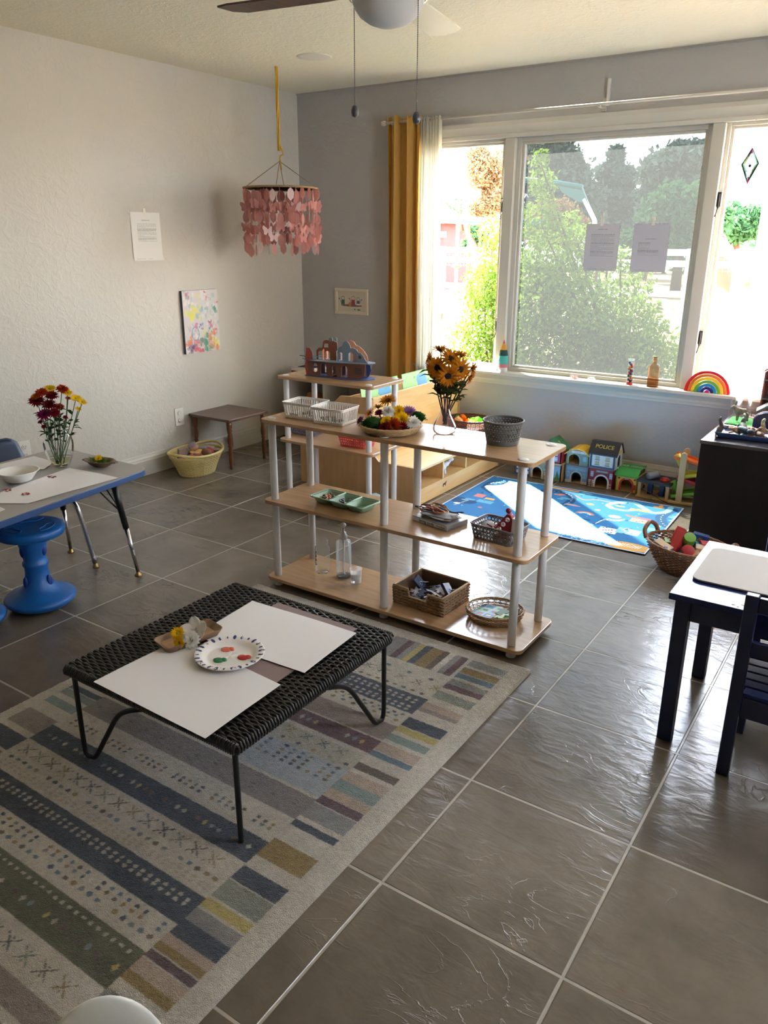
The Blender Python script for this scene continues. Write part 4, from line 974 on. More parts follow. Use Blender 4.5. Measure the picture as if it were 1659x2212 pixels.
# ---- white moulded seat back at the bottom edge
def white_chair():
    t = thing('white_chair', 'smooth white moulded child seat back poking up at the bottom edge of the rug', 'chair', (3.300, -4.455, -0.050), math.radians(60))
    m = mat('white_mould', (220, 222, 216), 0.35)
    B().ball((0, 0.015, 0.34), (0.105, 0.022, 0.195), 40, 24, R('X', -0.12)).build('backrest', m, t)
    B().prism(rrect(-0.11, -0.22, 0.11, 0.03, 0.06, 6), 0.12, 0.20, 'z').build('seat', m, t, 0.02)
    for x in (-0.08, 0.08):
        for y in (-0.18, 0.0): B().cyl((x, y, 0.12), (x*1.15, y*1.1, 0.055), 0.014, 0.010).build('leg', legwood, t)
white_chair()

# ================================================================== WALLS, CEILING, HANGING THINGS
def curtain(name, label, x0, x1, z0, z1, folds, depth, m, y=-0.085, seed=1, cat='curtain', pinch=None):
    r = random.Random(seed); n = 140; k = 24; vs = []; fs = []
    ph = [r.uniform(-.6, .6) for _ in range(8)]
    for i in range(k+1):
        v = i/k
        for j in range(n+1):
            u = j/n; a = u*folds*2*PI+0.5*math.sin(u*7+ph[0])+0.25*math.sin(v*3+u*5)
            wq = 1 if pinch is None else 1-pinch*math.sin(PI*min(1, max(0, v)))*0.6
            xx = (u-.5)*(x1-x0)*wq+(x0+x1)/2+0.008*math.sin(a*1.3+v*2)
            vs.append((xx, y+depth*(0.6+.4*math.sin(v*2+ph[1]))*math.sin(a)+0.3*depth*math.sin(a*2.3+ph[2]), z0+(z1-z0)*v+(0.012*math.sin(a*1.5) if v > .98 else 0)))
    for i in range(k):
        for j in range(n): q = i*(n+1)+j; fs.append((q, q+1, q+n+2, q+n+1))
    b = B(); b.add([(a-x0, c-y, d) for a, c, d in vs], fs, True); o = b.build(name, m, None, solid=0.0015); o.location = (x0, y, 0); return tag(o, label, cat)
curtain('curtain', 'mustard yellow curtain gathered at the left end of the window rod', 0.845, 1.115, 0.40, 2.225, 2.7, 0.032, cloth('mustard_cloth', (212, 168, 92), 0.30), -0.088, 3, pinch=0.06)
curtain('sheer_curtain', 'white sheer curtain gathered beside the mustard curtain', 1.10, 1.255, 0.30, 2.20, 7, 0.022, cloth('sheer_voile', (238, 236, 228), 0.55, 0.35), -0.085, 5)
curtain('sheer_curtain', 'white sheer curtain hanging in front of the right casement, behind the dark cabinet', 3.215, 3.72, 0.30, 2.19, 8, 0.022, cloth('sheer_voile_right', (214, 208, 206), 0.5, 0.72), -0.075, 8)
t = thing('curtain_rod', 'white curtain rod running above the whole window on brackets', 'curtain rod', (0.80, -0.085, 2.195))
B().cyl((0.03, 0, 0), (3.1, 0, 0.0), 0.0085, seg=12).build('rod', white_paint, t)
B().lathe([(0.0001, 0), (0.014, 0.003), (0.017, 0.015), (0.014, 0.028), (0.0001, 0.03)], 16, (0.03, 0, 0), R('Y', -PI/2)).build('finial', white_paint, t)
for x in (0.09, 1.49, 2.95): b = B(); b.bb((x-0.012, 0.078, -0.03), (x+0.012, 0.085, 0.04)); b.bb((x-0.006, -0.005, -0.018), (x+0.006, 0.08, -0.008)); b.bb((x-0.008, -0.013, -0.016), (x+0.008, 0.013, -0.004)); b.build('bracket', white_paint, t, 0.002)
o = tag(B().bb((-0.008, -0.022, -0.07), (0.008, 0, 0.07)).build('wall_hook_strip', white_plastic, bevel=0.003), 'white plastic strip fixed to the wall above the curtain rod bracket', 'fitting'); o.location = (2.312, 0, 2.262)

# ---- ceiling fan
def fan():
    t = thing('ceiling_fan', 'ceiling fan with dark blades, two coloured pale as lit from below, frosted glass bowl light and two pull chains', 'ceiling fan', (2.455, -2.50, 0))
    nickel = mat('brushed_nickel', (190, 182, 164), 0.35, 0.8)
    B().lathe([(0.0001, 2.25), (0.09, 2.25), (0.125, 2.26), (0.125, 2.33), (0.09, 2.36), (0.07, 2.38), (0.075, H), (0.0001, H)], 32).build('motor_housing', nickel, t)
    B().lathe([(0.10, 2.25), (0.128, 2.22), (0.134, 2.195), (0.125, 2.176), (0.115, 2.176), (0.115, 2.2), (0.0001, 2.2)], 40).build('light_rim', nickel, t)
    gl = cloth('frosted_bowl', (222, 222, 220), 0.35)
    B().lathe([(0.0001, 2.098), (0.03, 2.100), (0.062, 2.110), (0.09, 2.128), (0.108, 2.152), (0.117, 2.180)], 40).build('glass_bowl', [gl], t)
    dark = wood('fan_blade_dark', (70, 54, 46), (92, 72, 60), 0.4, (14, 2, 14)); pale = mat('fan_blade_lit', (206, 202, 180), 0.5)  # pale copy paints light from the ground onto alternate blades
    for k, a in enumerate((190, 102, 10, 280)):
        M = R('Z', math.radians(a)) @ R('X', math.radians(-3))
        b = B(); P = [(0.16, -0.045), (0.24, -0.058), (0.56, -0.068), (0.60, -0.03), (0.608, 0.05), (0.56, 0.064), (0.24, 0.058), (0.16, 0.045)]
        b.prism(P, -0.003, 0.003, 'z', M); q = b.build('blade', dark if k % 2 == 0 else pale, t, 0.001); q.location = (0, 0, 2.205)
        b = B(); b.prism([(0.08, -0.02), (0.2, -0.03), (0.2, 0.03), (0.08, 0.02)], 0.004, 0.008, 'z', M); q2 = b.build('blade_iron', nickel, t); q2.location = (0, 0, 2.205)
    for (dx, dy, z0, z1) in ((-0.132, -0.0, 2.185, 1.882), (0.1115, -0.0, 2.18, 1.845)):
        b = B(); n = int((z0-z1)/0.006)
        b.cyl((dx, dy, z0), (dx, dy, z1), 0.0011, seg=6)
        for i in range(0, n): b.ball((dx, dy, z0-i*0.006), 0.0021, 6, 4)
        c = b.build('pull_chain', mat('chain_metal', (120, 116, 110), 0.4, 0.7), t)
        B().lathe([(0.0001, -0.02), (0.010, -0.016), (0.013, -0.006), (0.013, 0.004), (0.009, 0.014), (0.003, 0.018), (0.0001, 0.018)], 14, (dx, dy, z1-0.012)).build('pull_knob', mat('knob_grey', (70, 72, 78), 0.35), c)
fan()
t = thing('recessed_downlight', 'round recessed downlight, switched off, in the ceiling', 'ceiling light', (0.865, -0.878, H))
B().lathe([(0.070, -0.004), (0.098, -0.003), (0.102, 0.0), (0.07, 0.0)], 40).build('trim_ring', mat('ceiling_white', (220, 214, 200), 0.6), t)
B().lathe([(0.0001, 0.012), (0.066, 0.010), (0.071, -0.003)], 40).build('lens', mat('downlight_lens', (232, 228, 220), 0.5), t)

# ---- pink shell mobile
def mobile():
    c = at(606, 406, -0.80, 1)
    t = thing('shell_mobile', 'pink capiz shell butterfly mobile hanging from a yellow ribbon', 'mobile', (c.x, -0.80, 0)); zr = 1.768; rr = 0.233
    yel = mat('yellow_ribbon', (206, 160, 40), 0.6); jute = mat('jute', (150, 120, 84), 0.9, bump=0.5, bscale=300)
    b = B(); zk = 1.925
    for k in range(3): b.tube([(0.006*math.cos(k*2.1+z*9)-0.012*(H-z)/.5*0, 0.006*math.sin(k*2.1+z*9), z) for z in np.linspace(H, zk+0.06, 18)], 0.0045, 6)
    b.tube(spline([(0, 0, zk+0.10), (0.02, 0, zk+0.07), (0.026, 0.005, zk+0.04), (0.008, 0, zk+0.03), (0.0, 0, zk)], 5), 0.004, 6)
    b.tube(spline([(0, 0, zk+0.02), (0.008, 0.004, zk-0.01), (0.014, 0, zk-0.05)], 5), 0.003, 6)
    b.build('ribbon', yel, t)
    b = B(); b.lathe([(rr+0.006*math.cos(a), zr+0.006*math.sin(a)) for a in np.linspace(0, 2*PI, 9)], 56)
    b.build('hoop', jute, t)
    b = B()
    for k in range(4): a = 0.6+k*PI/2; b.tube([(0, 0, zk), (rr*math.cos(a), rr*math.sin(a), zr)], 0.0022, 5)
    b.build('hanging_cord', jute, t)
    shell = cloth('pink_capiz', (214, 158, 150), 0.5, 0.22); pearl = mat('pearl_shell', (236, 206, 204), 0.2, 0.0, 0.8)
    r = random.Random(5); S_ = B(); S2 = B(); T_ = B()
    def petal_shape(bb, p, a, s):
        P = [(0, -1), (.45, -.55), (.55, 0), (.4, .6), (0, .95), (-.4, .6), (-.55, 0), (-.45, -.55)]
        ca, sa = math.cos(a), math.sin(a); tl = r.uniform(-.25, .25)
        vs = [Vector((p[0]+x*s*ca, p[1]+x*s*sa+z*s*tl*.3, p[2]+z*s)) for x, z in P]; bb.add(vs+[v+Vector((-sa*.0012, ca*.0012, 0)) for v in vs], [tuple(range(8)), tuple(range(8, 16))[::-1]])
    def fly(bb, p, a, s):
        P = [(0, -.35), (.35, -.9), (.75, -.7), (.7, -.2), (1.0, .35), (.85, .8), (.3, .45), (0, .1), (-.3, .45), (-.85, .8), (-1.0, .35), (-.7, -.2), (-.75, -.7), (-.35, -.9)]
        ca, sa = math.cos(a), math.sin(a)
        vs = [Vector((p[0]+x*s*ca, p[1]+x*s*sa, p[2]+z*s)) for x, z in P]; bb.add(vs+[v+Vector((-sa*.0012, ca*.0012, 0)) for v in vs], [tuple(range(14)), tuple(range(14, 28))[::-1]])
    strings = []
    for k in range(30): a = k*2*PI/30+r.uniform(-.05, .05); strings.append((rr*.98*math.cos(a), rr*.98*math.sin(a), 6 if k % 2 else 5))
    for k in range(14): a = k*2*PI/14; strings.append((rr*.55*math.cos(a), rr*.55*math.sin(a), 5))
    for (x, y, n) in strings:
        T_.cyl((x, y, zr), (x, y, zr-0.05-0.065*(n-1)), 0.0005, seg=4)
        for i in range(n):
            z = zr-0.045-0.064*i+r.uniform(-.016, .016); a = r.uniform(0, PI); bb = S2 if r.random() < .07 else S_
            if i in (1, 3, 4) and i < n-1: fly(bb, (x, y, z), a, 0.034)
            else: petal_shape(bb, (x, y, z), a, 0.039)
    S_.build('shells', shell, t)['kind'] = 'stuff'; S2.build('bright_shells', pearl, t)['kind'] = 'stuff'; T_.build('threads', mat('thread', (200, 180, 170), 0.8), t)['kind'] = 'stuff'
mobile()

# ---- notices, canvas, framed print, wall outlets
def notice(name, label, w_, h_, seed, lines, title, rot, loc, plane_rot, tape, base=(232, 230, 224), ink=(110, 110, 112)):
    C = Canvas(w_, h_, 0.0016, base); r = random.Random(seed)
    def row(y, x0, x1, wt=0.0012, c=ink):
        x = x0
        while x < x1:
            l_ = r.uniform(.004, .014); C.rect(x, y, min(x+l_, x1), y+wt*1.6, c, 0.8); x += l_+.0025
    row(h_*title, w_/2-0.03, w_/2+0.03, 0.002)
    for (y0, n, x0, x1) in lines:
        for i in range(n): row(h_*y0-i*0.0062, x0, x1 if (i+1) % 4 else x0+(x1-x0)*r.uniform(.2, .8))
    row(h_*0.03, 0.025, 0.09, 0.001); row(h_*0.03, 0.11, 0.14, 0.001)
    t = thing(name, label, 'notice', loc, plane_rot)
    o = C.build('sheet', paint_matte, t, 'xz', lambda U, V: 0.0030+0.010*np.clip(1-V/0.05, 0, 1)**2*(U/w_))
    for (x, y0, y1) in tape: B().bb((x-0.009, -0.0035, y0), (x+0.009, -0.0025, y1)).build('tape_strip', mat('tape', (232, 228, 214), 0.35), t)
    return t
# on the left wall, turned to face +x
t = notice('notice_sheet', 'printed notice sheet taped to the left wall above the painting', 0.225, 0.278, 1, [(0.76, 17, 0.045, 0.19)], 0.83, 0, (0.0005, -1.588, 1.336), (0, 0, PI/2), [(0.11, 0.25, 0.30)])
notice('notice_sheet', 'printed notice taped inside the middle pane, densely typed', 0.210, 0.272, 2, [(0.77, 21, 0.035, 0.18)], 0.88, 0, (2.223, 0.0585, 1.287), (0, 0, 0), [(0.095, 0.262, 0.335), (0.09, -0.065, 0.01)], (196, 194, 200))
notice('notice_sheet', 'printed notice taped inside the middle pane, with one short list', 0.210, 0.272, 3, [(0.60, 8, 0.035, 0.105), (0.44, 5, 0.035, 0.16)], 0.68, 0, (2.516, 0.0585, 1.287), (0, 0, 0), [(0.11, 0.262, 0.31), (0.10, -0.052, 0.01)], (192, 190, 198))
def canvas_art():
    w_, h_ = 0.315, 0.405; C = Canvas(w_, h_, 0.0022, (214, 208, 206)); r = random.Random(12)
    cols = dict(y=(228, 220, 96), r=(214, 70, 84), p=(206, 120, 150), g=(70, 150, 120), b=(96, 120, 178), o=(226, 140, 90), l=(150, 190, 190), m=(120, 50, 80), w=(232, 226, 222))
    def dab(x, y, s, c, n=8, el=1.6):
        for k in range(n): C.ell(x+r.uniform(-s, s), y+r.uniform(-s, s)*1.2, r.uniform(.2, .6)*s, r.uniform(.3, .7)*s*el*.6, cols[c], r.uniform(.25, .8))
    for k in range(60): dab(r.uniform(0, w_), r.uniform(0, h_), .03, 'w' if r.random() < .6 else 'l', 2)
    for (x, y, s, c, n) in ((.06, .25, .035, 'y', 12), (.11, .26, .035, 'y', 10), (.14, .31, .018, 'y', 5), (.13, .37, .02, 'y', 5), (.05, .37, .02, 'p', 6), (.20, .385, .012, 'r', 5), (.22, .35, .012, 'r', 5), (.285, .27, .02, 'g', 8), (.30, .31, .012, 'r', 4), (.10, .17, .02, 'p', 8), (.15, .17, .018, 'b', 6), (.23, .18, .02, 'p', 8), (.12, .04, .038, 'r', 16), (.06, .04, .03, 'b', 10), (.04, .015, .03, 'm', 8), (.04, .09, .03, 'o', 10), (.17, .09, .035, 'g', 14), (.21, .05, .035, 'g', 14), (.24, .10, .03, 'o', 10), (.28, .06, .03, 'y', 10), (.28, .12, .02, 'r', 6), (.25, .02, .04, 'o', 8), (.17, .13, .015, 'y', 6), (.23, .14, .015, 'g', 5)): dab(x, y, s, c, n)
    C.line(arc((.095, .125), .032, 0.4, 6.6, 16, lambda x, y: (x, .125+(y-.125)*1.35)), .005, cols['b'], .8)
    C.line([(.215, .205), (.232, .185), (.245, .205)], .004, cols['m']); C.line([(.205, .13), (.215, .15), (.225, .13), (.235, .15), (.25, .13)], .003, cols['w'])
    for k in range(110):
        x, y = r.uniform(0, w_), r.uniform(0, h_*.45); C.line([(x, y), (x+r.uniform(-.012, .012), y+r.uniform(.004, .025))], .002, cols[r.choice('rgbopymw')], .7)
    t = thing('canvas_painting', 'unframed colourful abstract canvas painting on the left wall', 'painting', (0.022, -1.250, 0.738), (0, 0, PI/2))
    C.build('painted_face', paint_matte, t, 'xz')
    B().bb((0, 0.0008, 0), (w_, 0.022, h_)).build('canvas_edge', mat('canvas_side', (90, 84, 84), 0.8), t)
canvas_art()
def framed_print():
    w_, h_ = 0.302, 0.188; t = thing('framed_print', 'small cream-framed print of three watering cans near the curtain', 'picture', (0.326, -0.002, 0.932))
    m = mat('cream_frame', (206, 196, 172), 0.5)
    f = 0.022; b = B()
    for (a, c) in (((0, -0.016, 0), (w_, 0, f)), ((0, -0.016, h_-f), (w_, 0, h_)), ((0, -0.016, f), (f, 0, h_-f)), ((w_-f, -0.016, f), (w_, 0, h_-f))): b.bb(a, c)
    b.build('frame', m, t, 0.004)
    C = Canvas(w_-2*f, h_-2*f, 0.0018, (196, 188, 168)); W_, H_ = C.w, C.h
    C.ell(W_*.5, H_*.30, W_*.38, .008, (130, 96, 76))
    def can(x, c, s=1.0, sp=1):
        y = H_*.34
        C.poly([(x-.017*s, y), (x+.017*s, y), (x+.013*s, y+.035*s), (x-.013*s, y+.035*s)], c); C.line(arc((x, y+.042*s), .017*s, 0, 2*PI, 16), .003, c)
        C.line([(x+sp*.012*s, y+.01), (x+sp*.032*s, y+.04*s)], .004, c); C.ell(x+sp*.034*s, y+.043*s, .006, .004, c)
    can(.05, (70, 112, 96), 1.0, -1); can(.145, (150, 70, 84), 1.05, -1); can(.19, (84, 92, 130), .9, 1); C.ell(.115, H_*.36, .014, .016, (190, 120, 90)); C.ell(.19, H_*.37, .018, .006, (206, 206, 200))
    C.ell(W_*.62, .016, .006, .005, (60, 54, 40)); C.ell(W_*.76, .014, .016, .005, (80, 104, 60)); C.rect(W_*.25, H_*.72, W_*.28, H_*.95, (180, 172, 154)) if False else None
    q = C.build('print', paint_matte, t, 'xz'); q.location = (f, -0.007, f)
framed_print()
def outlet(label, y, z, kind):
    t = thing('wall_outlet', label, 'outlet', (0.0005, y, z), (0, 0, PI/2)); m = mat('outlet_white', (222, 218, 208), 0.4)
    b = B(); b.prism(rrect(0, 0, 0.074, 0.118, 0.004, 3), -0.006, 0, 'y'); b.build('cover_plate', m, t, 0.0015)
    for zz in (0.036, 0.082):
        q = B().prism([(0.037+0.0165*math.cos(a), zz+0.0145*math.sin(a)) for a in np.linspace(0, 2*PI, 17)[:-1]], -0.011, -0.006, 'y').build('socket_cover' if kind == 'capped' else 'socket', mat('outlet_cap', (214, 212, 206), 0.3), t, 0.001)
        if kind != 'capped':
            b = B()
            for dx in (-0.006, 0.006): b.bb((0.037+dx-0.001, -0.0114, zz), (0.037+dx+0.001, -0.0108, zz+0.008))
            b.ball((0.037, -0.011, zz-0.006), (0.0026, 0.0008, 0.0026), 8, 6); b.build('slot', black_metal, q)
outlet('white wall outlet with two round child-proof caps, left of the side table', -1.376, 0.272, 'capped')
outlet('white wall outlet with open slots behind the activity table and navy chair', -2.510, 0.278, 'open')

# ---- suncatcher in the right casement
t = thing('sun_catcher', 'diamond-shaped rainbow metal spinner hanging in the right casement', 'sun catcher', (3.125, -0.03, 1.842))
b = B(); cols_ = [(60, 140, 90), (90, 150, 60), (190, 60, 120), (80, 90, 150)]
for k in range(15):
    s = 1-k*0.063; P = [(0, 0.090), (0.052, 0.008), (0, -0.092), (-0.052, 0.008)]; a = k*0.055-0.4
    b.tube([(x*s*math.cos(a), x*s*math.sin(a), z*(0.45+.55*s)) for x, z in P], 0.0016, 5, closed=True)
b.build('spinner_ring', mat('rainbow_metal', (70, 110, 84), 0.25, 0.7), t)
B().tube([(0, 0, 0.088), (0.0, 0, 0.215)], 0.0006, 4).build('thread', mat('clear_thread', (180, 180, 180), 0.4), t)
B().lathe([(0.0001, -0.012), (0.008, 0), (0.0001, 0.012)], 10).build('bead', black_metal, t)
b = B(); b.tube([(0, 0, -0.088), (0.002, 0, -0.055)], 0.004, 5); b.tube([(0, 0, 0.085), (0, 0, 0.06)], 0.004, 5); b.build('pink_tip', mat('pink_metal', (200, 40, 110), 0.3, 0.4), t)
B().tube([(-0.006, 0.0, 0.226), (0, 0, 0.212), (0.006, 0, 0.226)], 0.0018, 6).build('hook', white_plastic, t)

# ================================================================== ON THE WINDOW SILL
SZ = WZ0
def gnome():
    t = thing('knitted_gnome', 'small cone ornament in pink, turquoise, dark green and orange yarn on the sill', 'ornament', (1.752, -0.030, SZ))
    B().lathe([(0.0001, 0), (0.030, 0), (0.031, 0.012), (0.0295, 0.035), (0.0001, 0.035)], 24).build('base', mat('gnome_base', (214, 206, 204), 0.7), t)
    for z0, z1, r0, r1, c, nm in ((0.030, 0.055, .032, .0335, (222, 130, 138), 'pink_band'), (0.052, 0.112, .0335, .030, (84, 186, 172), 'turquoise_band'), (0.108, 0.146, .031, .024, (46, 84, 74), 'green_band'), (0.144, 0.190, .0235, .009, (222, 160, 60), 'orange_band'), (0.188, 0.212, .009, .0015, (200, 96, 110), 'pink_tip')):
        B().lathe([(0.0001, z0), (r0, z0)]+[(r0+(r1-r0)*u+0.002*math.sin(u*PI*6)*.5, z0+(z1-z0)*u) for u in np.linspace(0.05, .95, 8)]+[(r1, z1), (0.0001, z1)], 24).build(nm, mat('yarn_'+nm, c, 0.95, bump=1.0, bscale=260), t)
gnome()
for (x, lab, tint) in ((2.258, 'tiny clear glass tealight holder with a pinkish candle on the sill', pink_glass), (2.372, 'tiny empty clear glass dish on the sill, right of the tealight', clear_glass)):
    t = thing('glass_dish', lab, 'glass dish', (x, -0.035, SZ))
    B().cup([(0.0001, 0.001), (0.018, 0.001), (0.026, 0.012), (0.031, 0.026), (0.029, 0.027), (0.023, 0.013), (0.016, 0.005), (0.0001, 0.005)], 14).build('glass', tint, t)
    if tint is pink_glass: B().lathe([(0.0001, 0.006), (0.014, 0.006), (0.014, 0.02), (0.0001, 0.021)], 14).build('candle', mat('candle_pink', (220, 150, 120), 0.6), t)
t = thing('bead_tube', 'clear tube filled with many-coloured pompoms on the sill', 'tube', (2.612, -0.032, SZ))
B().cup([(0.0001, 0.0005), (0.018, 0.0005), (0.018, 0.150)], 24).build('tube_wall', clear_glass, t)
B().lathe([(0.0001, 0.148), (0.0195, 0.148), (0.0195, 0.158), (0.0001, 0.158)], 24).build('lid', clear_plastic, t)
B().lathe([(0.0001, 0.0), (0.0188, 0.0), (0.0188, 0.012), (0.0001, 0.012)], 24).build('foot', mat('tube_red', (206, 40, 50), 0.4), t)
r_ = random.Random(3)
for i in range(26):
    z = 0.02+i*0.0045; a = r_.uniform(0, 6.28); q = r_.choice([('red', (200, 44, 54)), ('yellow', (226, 190, 60)), ('navy', (40, 44, 100)), ('orange', (214, 130, 60)), ('navy', (40, 44, 100))])
    B().ball((0.009*math.cos(a), 0.009*math.sin(a), z), 0.0078, 8, 6).build('pompom', mat('pompom_'+q[0], q[1], 0.9), t)
t = thing('amber_bottle', 'square-shouldered translucent amber bottle on the sill', 'bottle', (2.752, -0.028, SZ))
b = B()
for (s0, z0, s1, z1) in ((.031, .001, .031, .118), (.031, .118, .026, .132), (.026, .132, .012, .140), (.012, .140, .012, .178)):
    P0, P1 = rrect(-s0, -s0*.75, s0, s0*.75, s0*.35, 4), rrect(-s1, -s1*.75, s1, s1*.75, s1*.35, 4); n = len(P0)
    b.add([(x, y, z0) for x, y in P0]+[(x, y, z1) for x, y in P1], [(i, (i+1) % n, n+(i+1) % n, n+i) for i in range(n)], True)
b.prism(rrect(-.031, -.023, .031, .023, .01, 4), 0, 0.002, 'z'); b.build('bottle_glass', amber_glass, t)
B().lathe([(0.0001, .176), (0.0125, .176), (0.0125, .182), (0.0001, .182)], 16).build('stopper', mat('cork_dark', (110, 84, 66), 0.6), t)
B().bb((-0.028, -0.020, 0.002), (0.028, 0.020, 0.060)).build('liquid', glass('amber_liquid', (0.82, 0.66, 0.52), 0.1), t)
RC = [((206, 32, 36), 'red'), ((232, 120, 44), 'orange'), ((240, 200, 50), 'yellow'), ((110, 170, 60), 'green'), ((30, 130, 190), 'blue'), ((52, 50, 130), 'indigo')]
R0 = 0.128
for k, (c, nm) in enumerate(RC):
    t_ = B(); ro = R0-k*0.0185; ri = ro-0.0165; n = 28
    P = [(ro*math.cos(a), ro*math.sin(a)) for a in np.linspace(0, PI, n)]+[(ri*math.cos(a), ri*math.sin(a)) for a in np.linspace(PI, 0, n)]
    t_.prism(P, -0.022, 0.022, 'y'); o = t_.build('rainbow_arch', mat('lacquer_'+nm, c, 0.25, coat=0.3), None, 0.002); o.location = (3.073, -0.035, SZ+0.0005)
    tag(o, nm+' arch of the wooden nesting rainbow on the sill', 'toy', 'nested arches of the wooden rainbow')
b = B(); P = [(0.014*math.cos(a), 0.016*math.sin(a)) for a in np.linspace(0, PI, 14)]; b.prism(P, -0.022, 0.022, 'y'); o = b.build('rainbow_core', mat('lacquer_magenta', (190, 50, 150), 0.25), None, 0.002); o.location = (3.073, -0.035, SZ+0.0005)
tag(o, 'small magenta half-round core under the wooden rainbow', 'toy')

# ================================================================== SMALL THINGS: helpers
def cutout(name, outline, holes, th, m, parent, loc=(0, 0, 0), rot=(0, 0, 0), bev=0.0):
    """flat cut board with real openings; drawn in local x, z and th thick along y"""
    cu = bpy.data.curves.new(name, 'CURVE'); cu.dimensions = '2D'; cu.fill_mode = 'BOTH'; cu.extrude = th/2; cu.bevel_depth = bev
    for P in [outline]+list(holes):
        sp = cu.splines.new('POLY'); sp.points.add(len(P)-1); sp.use_cyclic_u = True
        for i, p in enumerate(P): sp.points[i].co = (p[0], p[1], 0, 1)
    t = bpy.data.objects.new(name, cu); me = bpy.data.meshes.new_from_object(t); bpy.data.objects.remove(t)
    me.transform(Matrix.Rotation(PI/2, 4, 'X')); me.materials.clear(); me.materials.append(m)
    o = bpy.data.objects.new(name, me); COL.objects.link(o); o.parent = parent; o.location = loc; o.rotation_euler = rot; return o
def archhole(cx, w_, h_, z0=0, n=12):
    r = w_/2; return [(cx-r, z0)]+[(cx+r*math.cos(a), z0+h_-r+r*math.sin(a)) for a in np.linspace(PI, 0, n)]+[(cx+r, z0)]
def loop(shape, n):
    """n points evenly along an outline made of many points"""
    P = [Vector((x, y)) for x, y in shape]+[Vector((shape[0][0], shape[0][1]))]
    L = [0]
    for a, b_ in zip(P[:-1], P[1:]): L.append(L[-1]+(b_-a).length)
    out = []; j = 0
    for i in range(n):
        s = L[-1]*i/n
        while L[j+1] < s: j += 1
        f = (s-L[j])/max(1e-9, L[j+1]-L[j]); out.append(P[j].lerp(P[j+1], f))
    return out, L[-1]
def holed_tub(parent, shape, h, taper, hole, m, cell=0.0028, th=0.0018, rim=0.003, name='basket_wall', floor_=True):
    n = int(loop(shape, 4)[1]/cell); P, L = loop(shape, n); k = max(6, int(h/cell)); vs = []; fs = []
    for i in range(k+1):
        s = 1-taper*(1-i/k)
        for p in P: vs.append((p.x*s, p.y*s, 0.001+(h-0.001)*i/k))
    for i in range(k):
        for j in range(n):
            if hole((j+.5)*L/n, h*(i+.5)/k, h): continue
            fs.append((i*n+j, i*n+(j+1) % n, (i+1)*n+(j+1) % n, (i+1)*n+j))
    b = B(); b.add(vs, fs, True); o = b.build(name, m, parent, solid=th)
    B().tube([(p.x*1.005, p.y*1.005, h) for p in P[::max(1, n//80)]], rim, 6, closed=True).build('rim', m, parent)
    if floor_: s = 1-taper; B().prism([(p.x*s, p.y*s) for p in P[::max(1, n//60)]], 0, 0.0022, 'z').build('basket_floor', m, parent)
    return o
def wicker(parent, shape, levels, m, stakes=40, r=0.0028, wr=0.0022, name='woven_wall', rim=3, rimr=0.005, ripple=0.0022, floor_=True, gaps=None):
    """levels: [(scale, z), ...] from bottom to rim; woven rings pass in front of and behind the stakes"""
    lv = levels; b = B(); n = stakes
    P0, L = loop(shape, n*2)
    def at_z(u):
        f = u*(len(lv)-1); i = min(int(f), len(lv)-2); f -= i; return lv[i][0]*(1-f)+lv[i+1][0]*f, lv[i][1]*(1-f)+lv[i+1][1]*f
    tot = sum(math.hypot((a[0]-c[0])*L/6.28, a[1]-c[1]) for a, c in zip(lv[:-1], lv[1:])); rows = max(4, int(tot/(wr*2.3)))
    for i in range(rows+1):
        if gaps and gaps(i/rows): continue
        s, z = at_z(i/rows); pts = []
        for j, p in enumerate(P0):
            q = p.normalized() if p.length > 1e-6 else Vector((1, 0)); o = ripple*1.5*(1 if (j+i) % 2 else -1)
            pts.append((p.x*s+q.x*o, p.y*s+q.y*o, z))
        b.tube(pts, wr, 5, closed=True)
    b.build(name, m, parent)
    b = B()
    for j in range(0, n*2, 2):
        p = P0[j]; b.tube([(p.x*at_z(u)[0], p.y*at_z(u)[0], at_z(u)[1]) for u in np.linspace(0, 1, 7)], r*.8, 5)
    b.build('stakes', m, parent)
    s, z = lv[-1]; P1, _ = loop(shape, 90); b = B()
    for k in range(rim):
        b.tube([((p.x*s)*(1+0.004*math.cos(i*.7+k*2.1)), (p.y*s)*(1+0.004*math.cos(i*.7+k*2.1)), z+rimr*.6*math.sin(i*.7+k*2.1)) for i, p in enumerate(P1)], rimr*.62, 6, closed=True)
    b.build('rim', m, parent)
    if floor_: s, z = lv[0]; B().prism([(p.x*s, p.y*s) for p in P1], z-0.003, z+0.001, 'z').build('basket_floor', m, parent)
def ellipse(a, c, n=64): return [(a*math.cos(2*PI*i/n), c*math.sin(2*PI*i/n)) for i in range(n)]
FL = dict(yellow=(232, 190, 30), gold=(190, 120, 34), rust=(168, 60, 34), dark=(120, 26, 40), magenta=(120, 30, 74), purple=(168, 122, 176), white=(228, 226, 220), lilac=(140, 70, 130), orange=(206, 116, 40))
def pm(c): return MAT.get('petals_'+c) or cloth('petals_'+c, FL[c], 0.3)
stem_m = mat('stem_green', (58, 84, 44), 0.6); leaf_m = cloth('flower_leaf', (52, 78, 44), 0.2); dry_leaf = cloth('dry_leaf', (70, 78, 44), 0.2)
